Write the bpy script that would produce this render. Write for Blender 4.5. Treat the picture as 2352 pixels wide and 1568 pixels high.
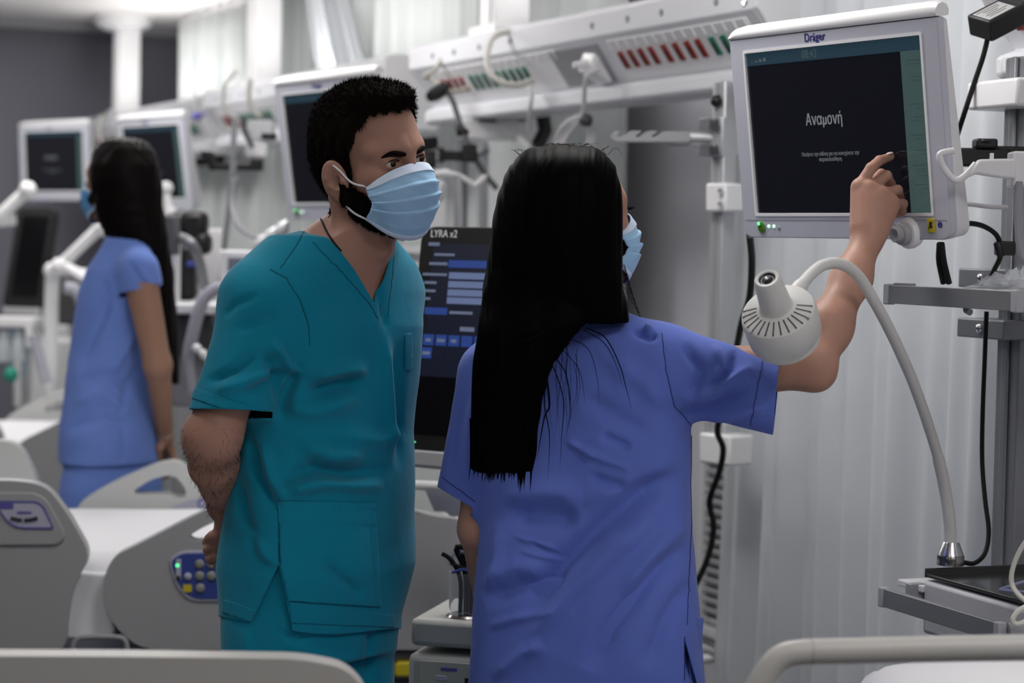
import bpy, bmesh, math, random
import numpy as np
from mathutils import Vector, Matrix, Euler

# ------------------------------------------------------------------ scene, camera, light
for o in list(bpy.data.objects):
    bpy.data.objects.remove(o)
S = bpy.context.scene
COL = S.collection
random.seed(7)
RNG = np.random.default_rng(5)
PI = math.pi

FPX = 5000.0
CAMZ = 1.48
PITCH = math.atan(224 / FPX)
ROLL = 0.02
_f = Vector((0, math.cos(PITCH), -math.sin(PITCH)))
_r0 = Vector((1, 0, 0)); _u0 = Vector((0, math.sin(PITCH), math.cos(PITCH)))
_r = _r0 * math.cos(ROLL) + _u0 * math.sin(ROLL)
_u = _u0 * math.cos(ROLL) - _r0 * math.sin(ROLL)
CAM = Vector((0, 0, CAMZ))
cd = bpy.data.cameras.new('camera')
cam = bpy.data.objects.new('camera', cd)
COL.objects.link(cam)
m = Matrix(((_r.x, _u.x, -_f.x, 0), (_r.y, _u.y, -_f.y, 0), (_r.z, _u.z, -_f.z, CAMZ), (0, 0, 0, 1)))
cam.matrix_world = m
cd.sensor_width = 36
cd.lens = FPX / 2352 * 36
cd.clip_start = 0.05
cd.dof.use_dof = True
cd.dof.focus_distance = 3.55
cd.dof.aperture_fstop = 3.7
S.camera = cam

w = bpy.data.worlds.new('world')
S.world = w
w.use_nodes = True
w.node_tree.nodes['Background'].inputs[0].default_value = (0.75, 0.8, 0.9, 1)
w.node_tree.nodes['Background'].inputs[1].default_value = 0.02

S.view_settings.view_transform = 'Standard'
S.view_settings.look = 'None'
S.view_settings.gamma = 1
S.view_settings.use_curve_mapping = False
S.view_settings.exposure = -0.5

ALPHA = math.radians(24)
UX, UY = -math.sin(ALPHA), math.cos(ALPHA)      # along the head wall, away from the camera
NX, NY = math.cos(ALPHA), math.sin(ALPHA)       # towards the head wall
CEIL = 2.58
T_WALL = 3.1
S_FAR = 11.3
LAMP_W = 13.0
UPLIGHT_W = 5.5      # indirect lamps on top of the supply beams
# ceiling panels: (s, t) centres and size of the lamp, in rows along the ward
PANELS = [(s_, 1.7, 1.0) for s_ in (-1.4, 1.1, 3.6, 6.1, 8.2)] + [(10.1, 1.5, 1.2)] + [(s_, 0.3, .5) for s_ in (-1.4, 1.1, 3.6, 6.1, 8.6, 10.6)] + [(s_, -2.3, .2) for s_ in (-1.4, 1.1, 3.6, 6.1, 8.6, 10.6)]

def P(px, py, Z):
    """world point on the ray of a pixel (2352x1568 frame) at world depth y = Z"""
    d = _f + _r * ((px - 1176) / FPX) - _u * ((py - 784) / FPX)
    return CAM + d * (Z / d.y)
def PX(p):
    """pixel of an (N,3) array of world points"""
    q = np.asarray(p, dtype=np.float64) - np.array(CAM)
    x = q @ np.array(_r); y = q @ np.array(_u); z = q @ np.array(_f)
    return np.stack([1176 + FPX * x / z, 784 - FPX * y / z], -1)
def W(s, t, z=0.0):
    return Vector((s * UX + t * NX, s * UY + t * NY, z))

# ------------------------------------------------------------------ materials
MATS = {}
def mat(name, col, rough=0.5, metal=0.0, bump=0.0, bscale=60.0, var=0.0, vscale=6.0, spec=0.5,
        emit=None, estr=0.0, trans=0.0, sheen=0.0, sss=0.0, coat=0.0, alpha=1.0, ior=1.45):
    if name in MATS: return MATS[name]
    m = bpy.data.materials.new(name); m.use_nodes = True
    nt = m.node_tree; b = nt.nodes['Principled BSDF']
    c4 = (col[0], col[1], col[2], 1)
    b.inputs['Base Color'].default_value = c4
    b.inputs['Roughness'].default_value = rough
    b.inputs['Metallic'].default_value = metal
    b.inputs['Specular IOR Level'].default_value = spec
    b.inputs['IOR'].default_value = ior
    b.inputs['Transmission Weight'].default_value = trans
    b.inputs['Sheen Weight'].default_value = sheen
    b.inputs['Coat Weight'].default_value = coat
    b.inputs['Alpha'].default_value = alpha
    if sss:
        b.inputs['Subsurface Weight'].default_value = sss
        b.inputs['Subsurface Radius'].default_value = (0.010, 0.004, 0.002)
        b.inputs['Subsurface Scale'].default_value = 0.6
    if emit:
        b.inputs['Emission Color'].default_value = (emit[0], emit[1], emit[2], 1)
        b.inputs['Emission Strength'].default_value = estr
    tc = nt.nodes.new('ShaderNodeTexCoord')
    if var:
        n = nt.nodes.new('ShaderNodeTexNoise'); n.inputs['Scale'].default_value = vscale
        n.inputs['Detail'].default_value = 4
        nt.links.new(tc.outputs['Object'], n.inputs['Vector'])
        mx = nt.nodes.new('ShaderNodeMix'); mx.data_type = 'RGBA'
        mx.inputs[6].default_value = tuple(max(0, c * (1 - var)) for c in col) + (1,)
        mx.inputs[7].default_value = tuple(min(1, c * (1 + var)) for c in col) + (1,)
        nt.links.new(n.outputs['Fac'], mx.inputs[0]); nt.links.new(mx.outputs[2], b.inputs['Base Color'])
    if bump:
        n = nt.nodes.new('ShaderNodeTexNoise'); n.inputs['Scale'].default_value = bscale
        n.inputs['Detail'].default_value = 3
        nt.links.new(tc.outputs['Object'], n.inputs['Vector'])
        bp = nt.nodes.new('ShaderNodeBump'); bp.inputs['Strength'].default_value = bump
        bp.inputs['Distance'].default_value = 0.002
        nt.links.new(n.outputs['Fac'], bp.inputs['Height']); nt.links.new(bp.outputs[0], b.inputs['Normal'])
    MATS[name] = m
    return m

# ------------------------------------------------------------------ geometry helpers
def g_box(c, s, R=None):
    x, y, z = s[0] / 2, s[1] / 2, s[2] / 2
    v = [Vector(q) for q in ((-x,-y,-z),(x,-y,-z),(x,y,-z),(-x,y,-z),(-x,-y,z),(x,-y,z),(x,y,z),(-x,y,z))]
    if R is not None: v = [R @ q for q in v]
    c = Vector(c)
    return [c + q for q in v], [(0,3,2,1),(4,5,6,7),(0,1,5,4),(1,2,6,5),(2,3,7,6),(3,0,4,7)]
def g_bar(a, b, w, h, up=(0, 0, 1)):
    """box bar from a to b, w across, h along up"""
    a = Vector(a); b = Vector(b); d = (b - a).normalized(); up = Vector(up)
    s = d.cross(up).normalized(); n = s.cross(d).normalized()
    v = []
    for p in (a, b):
        for i, j in ((-1,-1),(1,-1),(1,1),(-1,1)): v.append(p + s * (i * w / 2) + n * (j * h / 2))
    return v, [(3,2,1,0),(4,5,6,7),(0,1,5,4),(1,2,6,5),(2,3,7,6),(3,0,4,7)]
def g_prism(poly, y0, y1):
    """polygon in (x, z), extruded along y"""
    n = len(poly)
    a = sum(poly[i][0] * poly[(i+1) % n][1] - poly[(i+1) % n][0] * poly[i][1] for i in range(n))
    if a < 0: poly = poly[::-1]
    v = [Vector((p[0], y0, p[1])) for p in poly] + [Vector((p[0], y1, p[1])) for p in poly]
    f = [tuple(range(n)), tuple(range(2*n-1, n-1, -1))]
    for i in range(n):
        j = (i + 1) % n; f.append((j, i, n + i, n + j))
    return v, f
def smooth_path(pts, sub=8):
    """Catmull-Rom through the points"""
    p = [Vector(q) for q in pts]
    if len(p) < 3: return p
    p = [p[0] * 2 - p[1]] + p + [p[-1] * 2 - p[-2]]
    out = []
    for i in range(1, len(p) - 2):
        for k in range(sub):
            t = k / sub
            out.append(0.5 * ((2*p[i]) + (p[i+1]-p[i-1])*t + (2*p[i-1]-5*p[i]+4*p[i+1]-p[i+2])*t*t + (3*p[i]-p[i-1]-3*p[i+1]+p[i+2])*t**3))
    out.append(p[-2])
    return out
def g_tube(pts, r, n=10, cap=True):
    pts = [Vector(q) for q in pts]
    rs = r if isinstance(r, (list, tuple)) else [r] * len(pts)
    v, f = [], []
    d0 = (pts[1] - pts[0]).normalized()
    up = Vector((0, 0, 1)) if abs(d0.z) < 0.9 else Vector((1, 0, 0))
    nrm = d0.cross(up).normalized()
    for i, p in enumerate(pts):
        d = (pts[min(i+1, len(pts)-1)] - pts[max(i-1, 0)]).normalized()
        nrm = (nrm - d * nrm.dot(d))
        if nrm.length < 1e-6: nrm = d.orthogonal()
        nrm.normalize(); bn = d.cross(nrm)
        for k in range(n):
            a = 2 * PI * k / n
            v.append(p + (nrm * math.cos(a) + bn * math.sin(a)) * rs[i])
    for i in range(len(pts) - 1):
        for k in range(n):
            k2 = (k + 1) % n
            f.append((i*n+k, i*n+k2, (i+1)*n+k2, (i+1)*n+k))
    if cap:
        f.append(tuple(range(n-1, -1, -1))); f.append(tuple((len(pts)-1)*n + k for k in range(n)))
    return v, f
def g_cyl(a, b, r, r2=None, n=20):
    return g_tube([a, b], [r, r if r2 is None else r2], n)
def g_lathe(prof, n=28, M=None):
    """profile (radius, z) turned about local z"""
    v, f = [], []
    for (r, z) in prof:
        for k in range(n):
            a = 2 * PI * k / n; q = Vector((r * math.cos(a), r * math.sin(a), z))
            v.append(M @ q if M else q)
    for i in range(len(prof) - 1):
        for k in range(n):
            k2 = (k + 1) % n
            f.append((i*n+k, i*n+k2, (i+1)*n+k2, (i+1)*n+k))
    f.append(tuple(range(n-1, -1, -1))); f.append(tuple((len(prof)-1)*n + k for k in range(n)))
    return v, f
def g_ball(c, r, n=14, m=10, sc=(1, 1, 1)):
    v, f = [], []
    c = Vector(c)
    for i in range(m + 1):
        th = PI * i / m
        for k in range(n):
            a = 2 * PI * k / n
            v.append(c + Vector((r*sc[0]*math.sin(th)*math.cos(a), r*sc[1]*math.sin(th)*math.sin(a), r*sc[2]*math.cos(th))))
    for i in range(m):
        for k in range(n):
            k2 = (k + 1) % n
            f.append((i*n+k, (i+1)*n+k, (i+1)*n+k2, i*n+k2))
    return v, f
def rrect(x0, z0, x1, z1, r, n=5):
    """rounded rectangle in (x, z); r a number or four radii (bl, br, tr, tl)"""
    rs = r if isinstance(r, (list, tuple)) else (r,) * 4
    out = []
    for (cx, cz, a0, q) in ((x0, z0, PI, rs[0]), (x1, z0, 1.5*PI, rs[1]), (x1, z1, 0, rs[2]), (x0, z1, 0.5*PI, rs[3])):
        sx = 1 if cx == x0 else -1; sz = 1 if cz == z0 else -1
        for k in range(n + 1):
            a = a0 + 0.5 * PI * k / n
            out.append((cx + sx*q + q*math.cos(a), cz + sz*q + q*math.sin(a)))
    return out
def rpoly(pts, r=0.02, n=4):
    """polygon with rounded corners; points (x, z) or (x, z, radius)"""
    out = []; N = len(pts)
    for i in range(N):
        p = Vector(pts[i][:2]); a = Vector(pts[i-1][:2]); b = Vector(pts[(i+1) % N][:2])
        q = pts[i][2] if len(pts[i]) > 2 else r
        da = (a - p); db = (b - p); q = min(q, da.length * 0.48, db.length * 0.48)
        s = p + da.normalized() * q; e = p + db.normalized() * q
        for k in range(n + 1):
            t = k / n; z = s * (1-t)**2 + p * 2*t*(1-t) + e * t*t
            out.append((z.x, z.y))
    return out
def mesh_obj(name, v, f, m, parent=None, bevel=0.0, smooth=True, seg=2, angle=35):
    me = bpy.data.meshes.new(name)
    me.from_pydata([tuple(q) for q in v], [], f)
    me.update()
    if m is not None: me.materials.append(m)
    if smooth and len(f):
        me.shade_smooth()
        if angle: me.set_sharp_from_angle(angle=math.radians(angle))
    o = bpy.data.objects.new(name, me); COL.objects.link(o)
    if parent is not None: o.parent = parent
    if bevel:
        b = o.modifiers.new('bevel', 'BEVEL'); b.width = bevel; b.segments = seg; b.limit_method = 'ANGLE'
        b.angle_limit = math.radians(40); b.harden_normals = False
    return o
def ob(name, geos, m, parent=None, bevel=0.0, smooth=True, seg=2, angle=35):
    v, f = [], []
    if isinstance(geos, tuple): geos = [geos]
    for gv, gf in geos:
        k = len(v); v += list(gv); f += [tuple(i + k for i in q) for q in gf]
    return mesh_obj(name, v, f, m, parent, bevel, smooth, seg, angle)
def thing(name, label, cat, loc=(0, 0, 0), rot=(0, 0, 0), group=None):
    o = bpy.data.objects.new(name, None); COL.objects.link(o)
    o.empty_display_size = 0.1
    o.location = loc; o.rotation_euler = rot
    o['label'] = label; o['category'] = cat
    if group: o['group'] = group
    return o
def tag(o, label, cat, group=None):
    o['label'] = label; o['category'] = cat
    if group: o['group'] = group
    return o
def struct(o):
    o['kind'] = 'structure'; return o
def dup_tree(o, parent=None):
    c = o.copy(); COL.objects.link(c); c.parent = parent
    for ch in list(o.children): dup_tree(ch, c)
    return c
def text(name, body, size, m, parent, loc, rot=(PI/2, 0, 0), align='CENTER', sx=1.0, depth=0.0004):
    cu = bpy.data.curves.new(name, 'FONT'); cu.body = body; cu.size = size; cu.align_x = align; cu.align_y = 'CENTER'
    cu.extrude = depth
    cu.resolution_u = 3
    t = bpy.data.objects.new(name + '_curve', cu); COL.objects.link(t)
    bpy.context.view_layer.update()
    dg = bpy.context.evaluated_depsgraph_get()
    me = bpy.data.meshes.new_from_object(t.evaluated_get(dg), depsgraph=dg)
    bpy.data.objects.remove(t); bpy.data.curves.remove(cu)
    me.materials.clear(); me.materials.append(m)
    o = bpy.data.objects.new(name, me); COL.objects.link(o)
    o.parent = parent; o.location = loc; o.rotation_euler = rot; o.scale = (sx, 1, 1)
    return o
# ------------------------------------------------------------------ material palette
M_wall = mat('wall_paint', (0.66, 0.66, 0.70), 0.45, bump=0.05, bscale=200)
M_farwall = mat('far_wall_paint', (0.15, 0.15, 0.18), 0.6, bump=0.05, bscale=200)
M_ceil = mat('ceiling_paint', (0.88, 0.86, 0.85), 0.8, bump=0.05, bscale=150)
M_floor = mat('vinyl_floor', (0.12, 0.125, 0.135), 0.35, var=0.06, vscale=14)
M_white = mat('white_plastic', (0.72, 0.72, 0.74), 0.38, bump=0.03, bscale=300)
M_white2 = mat('bright_white_plastic', (0.83, 0.83, 0.84), 0.32)
M_beam = mat('white_powder_coat', (0.70, 0.71, 0.75), 0.4, bump=0.03, bscale=400)
M_bezel = mat('grey_white_bezel', (0.50, 0.51, 0.58), 0.42, bump=0.03, bscale=500)
M_grey = mat('grey_plastic', (0.30, 0.30, 0.32), 0.5)
M_dgrey = mat('dark_grey', (0.06, 0.06, 0.065), 0.5)
M_black = mat('black_plastic', (0.006, 0.006, 0.007), 0.45)
M_rubber = mat('black_rubber', (0.004, 0.004, 0.004), 0.5, spec=0.3)
M_alu = mat('anodised_aluminium', (0.27, 0.28, 0.30), 0.42, metal=0.6)
M_alu2 = mat('light_aluminium', (0.55, 0.56, 0.58), 0.4, metal=0.5)
M_steel = mat('stainless_steel', (0.32, 0.31, 0.30), 0.18, metal=1.0)
M_chrome = mat('chrome', (0.75, 0.75, 0.77), 0.15, metal=1.0)
M_bed = mat('bed_grey_plastic', (0.34, 0.345, 0.35), 0.42, bump=0.04, bscale=350)
M_bedw = mat('bed_white_plastic', (0.55, 0.56, 0.55), 0.4, bump=0.04, bscale=350)
M_bedd = mat('bed_slate_plastic', (0.16, 0.17, 0.22), 0.5)
M_sheet = mat('white_sheet', (0.80, 0.80, 0.83), 0.9, bump=0.25, bscale=40, sheen=0.2)
M_blue = mat('control_blue', (0.035, 0.06, 0.27), 0.4)
M_purple = mat('label_violet', (0.10, 0.09, 0.34), 0.5)
M_lilac = mat('label_face', (0.42, 0.42, 0.52), 0.5)
M_yellow = mat('yellow_label', (0.55, 0.45, 0.02), 0.5)
M_red = mat('red_socket', (0.25, 0.012, 0.008), 0.35)
M_green = mat('green_socket', (0.004, 0.16, 0.09), 0.35)
M_rubk = mat('lettering_black', (0.02, 0.02, 0.03), 0.6)
M_logo = mat('logo_blue', (0.02, 0.015, 0.19), 0.5)
M_cord = mat('cream_cord', (0.62, 0.61, 0.56), 0.45)
M_wcord = mat('white_cord', (0.6, 0.6, 0.62), 0.45)
M_glass = mat('clear_acrylic', (0.95, 0.97, 1.0), 0.03, trans=0.95, ior=1.3)
M_lamp = mat('lamp_enamel', (0.60, 0.60, 0.585), 0.42, bump=0.03, bscale=500)
M_screen = mat('screen_black', (0.006, 0.006, 0.008), 0.07, emit=(0.10, 0.12, 0.2), estr=0.03)
M_scrbar = mat('screen_bar_blue', (0.01, 0.02, 0.03), 0.1, emit=(0.045, 0.10, 0.14), estr=0.42)
M_scrside = mat('screen_side_teal', (0.01, 0.02, 0.02), 0.1, emit=(0.10, 0.17, 0.165), estr=0.55)
M_scrtxt = mat('screen_text', (0.02, 0.02, 0.02), 0.3, emit=(0.55, 0.6, 0.65), estr=0.42)
M_scrdim = mat('screen_text_dim', (0.02, 0.02, 0.02), 0.3, emit=(0.5, 0.55, 0.6), estr=0.22)
M_scrdk = mat('screen_text_dark', (0.01, 0.01, 0.01), 0.3, emit=(0.05, 0.09, 0.1), estr=0.8)
M_led = mat('green_led', (0.02, 0.3, 0.08), 0.3, emit=(0.12, 1.0, 0.35), estr=2.2)
M_ledw = mat('white_led', (0.5, 0.6, 0.5), 0.3, emit=(0.6, 1.0, 0.75), estr=1.3)
M_cur = mat('curtain_cloth', (0.60, 0.635, 0.63), 0.75, bump=0.1, bscale=500, sheen=0.1)
M_cur2 = mat('curtain_cloth_cool', (0.60, 0.63, 0.66), 0.75, bump=0.1, bscale=500, sheen=0.1)

# ------------------------------------------------------------------ room shell
def slab(name, pts, z0, z1, m):
    n = len(pts)
    v = [Vector((p.x, p.y, z0)) for p in pts] + [Vector((p.x, p.y, z1)) for p in pts]
    f = [tuple(range(n-1, -1, -1)), tuple(range(n, 2*n))] + [(i, (i+1) % n, n + (i+1) % n, n + i) for i in range(n)]
    return struct(mesh_obj(name, v, f, m, smooth=False))
S0, T0 = -3.0, -4.2
q = [W(S0, T0), W(S0, T_WALL + .2), W(S_FAR + .2, T_WALL + .2), W(S_FAR + .2, T0)]
slab('floor', q, -0.1, 0.0, M_floor)
slab('ceiling', q, CEIL, CEIL + 0.1, M_ceil)
slab('wall_head', [W(S0, T_WALL), W(S0, T_WALL + .2), W(S_FAR + .2, T_WALL + .2), W(S_FAR + .2, T_WALL)], 0, CEIL, M_wall)
slab('wall_far', [W(S_FAR, T0), W(S_FAR, T_WALL), W(S_FAR + .2, T_WALL), W(S_FAR + .2, T0)], 0, CEIL, M_farwall)
slab('wall_aisle', [W(S0, T0 - .2), W(S0, T0), W(S_FAR + .2, T0), W(S_FAR + .2, T0 - .2)], 0, CEIL, M_farwall)
slab('wall_rear', [W(S0 - .2, T0 - .2), W(S0 - .2, T_WALL + .2), W(S0, T_WALL + .2), W(S0, T0 - .2)], 0, CEIL, M_farwall)
slab('baseboard_head', [W(S0, T_WALL - .015), W(S0, T_WALL), W(S_FAR, T_WALL), W(S_FAR, T_WALL - .015)], 0, 0.1, M_grey)
slab('baseboard_far', [W(S_FAR - .015, T0), W(S_FAR - .015, T_WALL - .015), W(S_FAR, T_WALL - .015), W(S_FAR, T0)], 0, 0.1, M_grey)
# shallow bulkhead over the far wall
slab('trim_1', [W(S_FAR - .09, T0), W(S_FAR - .09, T_WALL), W(S_FAR, T_WALL), W(S_FAR, T0)], CEIL - .05, CEIL, M_grey)

for i, (s_, t_, k_) in enumerate(PANELS):
    row = ['head wall', 'bedside', 'aisle'][i // 6]; nth = ['first', 'second', 'third', 'fourth', 'fifth', 'sixth'][i % 6]
    t = thing('ceiling_light', f'square white ceiling light panel, {nth} of the {row} row', 'light', W(s_, t_, CEIL), (0, 0, ALPHA), 'ceiling light panels')
    ob('frame', [g_box((0, -.29, -.012), (.6, .02, .024)), g_box((0, .29, -.012), (.6, .02, .024)), g_box((-.29, 0, -.012), (.02, .56, .024)), g_box((.29, 0, -.012), (.02, .56, .024))], M_white2, t)
    ob('diffuser', g_box((0, 0, -.04), (.56, .56, .07)), mat('lamp_panel_%d' % round(k_ * 100), (.9, .9, .9), .5, emit=(1, .97, .95), estr=9 * k_), t)
    ld = bpy.data.lights.new('panel_lamp', 'AREA'); ld.shape = 'SQUARE'; ld.size = 0.55; ld.energy = LAMP_W * k_
    ld.color = (1.0, 0.97, 0.95)
    lo = bpy.data.objects.new('panel_lamp', ld); COL.objects.link(lo); lo.parent = t; lo.location = (0, 0, -0.08)

# ------------------------------------------------------------------ curtains
def curtain(name, a, b, z0, z1, wl, amp, m, label, seed=0, lean=0.0, gather=None):
    """wavy hanging sheet from a to b on the floor plan (world xy)"""
    rg = random.Random(seed)
    a = Vector((a.x, a.y, 0)); b = Vector((b.x, b.y, 0)); L = (b - a).length; d = (b - a) / L; n = Vector((d.y, -d.x, 0))
    nx = int(L / 0.012); nz = 24
    ph = [rg.uniform(0, 6.28) for _ in range(6)]
    v, f = [], []
    for j in range(nz + 1):
        tz = j / nz; z = z0 + (z1 - z0) * tz
        for i in range(nx + 1):
            x = L * i / nx
            k = 2 * PI / wl
            h = 0.7 + 0.5 * math.sin(x * 1.7 + ph[3])
            y = amp * h * math.sin(k * x + 1.6 * math.sin(x * 2.3 + ph[0]) + 0.25 * math.sin(3 * tz + ph[4])) \
                + 0.3 * amp * math.sin(2.3 * k * x + ph[1]) * (0.4 + 0.6 * (1 - tz))
            y += 0.012 * math.sin(tz * 4 + x * 5 + ph[2]) * (1 - tz)
            g = 1.0
            xx = x
            if gather: xx = gather(x, L, tz)
            if lean: xx += lean * (1 - tz) * (1 - x / L)
            v.append(a + d * xx + n * y + Vector((0, 0, z)))
    for j in range(nz):
        for i in range(nx):
            k0 = j * (nx + 1) + i; f.append((k0, k0 + 1, k0 + nx + 2, k0 + nx + 1))
    t = thing(name, label, 'curtain', a)
    # cloth in local coordinates
    o = mesh_obj('cloth', [q - a for q in v], f, m, t, angle=0)
    so = o.modifiers.new('thick', 'SOLIDIFY'); so.thickness = 0.003
    hd = (b - a)
    ob('rail', g_bar((0, 0, z1 + .015), hd + Vector((0, 0, z1 + .015)), .03, .03), M_white2, t)
    return t
def flat(v): return Vector((v.x, v.y, 0))
pa, pb = flat(P(1714, 700, 5.17)), flat(P(2440, 700, 3.95))
curtain('privacy_curtain', pa, pb, 0.08, CEIL - .035, 0.23, 0.075, M_cur2, 'pale grey privacy curtain hanging behind the large monitor', 3, lean=-0.09)
# long curtain in front of the head wall
c0 = W(6.9, T_WALL - .16); c1 = W(S_FAR - .15, T_WALL - .16)
def at_wall(px, off):
    k = (px - 1176) / FPX          # x = k*Z
    Z = (T_WALL - off) / (k * NX + NY); return Vector((k * Z, Z, 0))
ca = at_wall(1415, .18); cb = at_wall(872, .18); cc = at_wall(640, .18); ce = at_wall(412, .18)
curtain('privacy_curtain', ca, cb, 0.1, CEIL - .035, 0.19, 0.05, M_cur, 'pale green-grey curtain hanging behind the sockets of the nearest supply beam', 11)
curtain('privacy_curtain', cb + Vector((-.02, .04, 0)), cc, 0.1, CEIL - .035, 0.18, 0.05, M_cur, "pale green-grey curtain hanging behind the man's head", 12)
curtain('privacy_curtain', cc + Vector((-.02, .04, 0)), ce, 0.1, CEIL - .035, 0.18, 0.05, M_cur, 'pale curtain at the far end of the row beside the dark grey wall', 13)
# bunched curtain swept aside, hanging slantwise in front of the long curtain
v, f = [], []
n_ = 96; nzz = 30
for j in range(nzz + 1):
    tz = j / nzz; py = -60 + tz * 520
    cx = 742 + 105 * tz + 60 * max(0, tz - .35); wd = 46 + 26 * tz
    for i in range(n_ + 1):
        x = i / n_
        Zc = 2.78 / (((cx - 1176) / FPX) * NX + NY)
        p = P(cx + (x - .5) * 2 * wd, py, Zc + .016 * math.sin(x * 31) + .03 * math.sin(x * 12 + 1))
        v.append(p)
for j in range(nzz):
    for i in range(n_):
        k0 = j * (n_ + 1) + i; f.append((k0, k0 + n_ + 1, k0 + n_ + 2, k0 + 1))
o = tag(mesh_obj('gathered_curtain', v, f, M_cur2, angle=0), 'gathered white curtain swept slantwise beside the second supply beam', 'curtain')
o.modifiers.new('thick', 'SOLIDIFY').thickness = 0.004

# ------------------------------------------------------------------ wall grille
_k = (1652 - 1176) / FPX; _Z = T_WALL / (_k * NX + NY)
ts = _k * _Z * UX + _Z * UY - 0.23
g = thing('air_grille', 'white louvred air grille low on the grey head wall', 'grille', W(ts, T_WALL, 0.36), (0, 0, math.atan2(UY, UX)))
# local x along the wall (away), -y... room side is +y
GW, GH = 0.55, 0.62
ob('frame', [g_box((0, .012, .01), (GW, .024, .03)), g_box((0, .012, GH - .01), (GW, .024, .03)), g_box((-GW/2, .012, GH/2), (.03, .024, GH + .03)), g_box((GW/2, .012, GH/2), (.03, .024, GH + .03))], M_white, g, .003)
ob('backing', g_box((0, .003, GH/2), (GW - .02, .004, GH - .02)), M_dgrey, g)
sl = None
for k in range(20):
    z = .04 + k * (GH - .07) / 19
    if sl is None:
        sl = ob('slat', g_box((0, .013, 0), (GW - .03, .004, .02), Matrix.Rotation(math.radians(-35), 3, 'X')), M_white, g); c = sl
    else:
        c = sl.copy(); COL.objects.link(c)
    c.location = (0, 0, z)
# ------------------------------------------------------------------ more geometry helpers
from mathutils.geometry import tessellate_polygon
def g_plate(outer, holes, y0, y1):
    """polygon in (x, z) with holes, extruded along y"""
    def area(p): return sum(p[i][0]*p[(i+1) % len(p)][1] - p[(i+1) % len(p)][0]*p[i][1] for i in range(len(p)))
    if area(outer) < 0: outer = outer[::-1]
    loops = [outer] + [h if area(h) < 0 else h[::-1] for h in holes]
    tri = tessellate_polygon([[Vector((p[0], p[1], 0)) for p in l] for l in loops])
    flatp = [p for l in loops for p in l]; n = len(flatp)
    v = [Vector((p[0], y0, p[1])) for p in flatp] + [Vector((p[0], y1, p[1])) for p in flatp]
    f = []
    for t in tri:
        a, b, c = t
        ar = (flatp[b][0]-flatp[a][0])*(flatp[c][1]-flatp[a][1]) - (flatp[c][0]-flatp[a][0])*(flatp[b][1]-flatp[a][1])
        if ar < 0: a, b, c = a, c, b
        f.append((a, b, c)); f.append((n+c, n+b, n+a))
    k = 0
    for l in loops:
        m_ = len(l)
        for i in range(m_):
            j = (i + 1) % m_; f.append((k+j, k+i, n+k+i, n+k+j))
        k += m_
    return v, f
def g_ext(poly, x0, x1):
    """polygon in (y, z), extruded along x"""
    v, f = g_prism(poly, x0, x1)
    return [Vector((q.y, q.x, q.z)) for q in v], [t[::-1] for t in f]
def g_ring(outer, inner, y0, y1):
    n = len(outer)
    v = [Vector((p[0], y, p[1])) for p, y in [(p, y0) for p in outer] + [(p, y0) for p in inner] + [(p, y1) for p in outer] + [(p, y1) for p in inner]]
    f = []
    for i in range(n):
        j = (i+1) % n
        f += [(i, j, n+j, n+i), (j, i, 2*n+i, 2*n+j), (n+i, n+j, 3*n+j, 3*n+i), (2*n+j, 2*n+i, 3*n+i, 3*n+j)]
    return v, f
def g_loft(rings):
    n = len(rings[0]); v = [Vector(q) for r in rings for q in r]; f = []
    for i in range(len(rings)-1):
        for k in range(n):
            k2 = (k+1) % n; f.append((i*n+k, i*n+k2, (i+1)*n+k2, (i+1)*n+k))
    f.append(tuple(range(n-1, -1, -1))); f.append(tuple((len(rings)-1)*n+k for k in range(n)))
    return v, f
def quad_xz(x0, z0, x1, z1, y, d=0.0006):
    return g_box(((x0+x1)/2, y, (z0+z1)/2), (abs(x1-x0), d, abs(z1-z0)))
def rel(pts, o):
    o = Vector(o); return [Vector(q) - o for q in pts]
def cord(name, pxs, r, m, label, cat='cable', sub=8, n=8):
    """cable through (px, py, depth) points"""
    pts = [P(*q) for q in pxs]
    o = pts[-1].copy()
    return_o = ob(name, g_tube(smooth_path([p - o for p in pts], sub), r, n), m)
    return_o.location = o
    return tag(return_o, label, cat)

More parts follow.
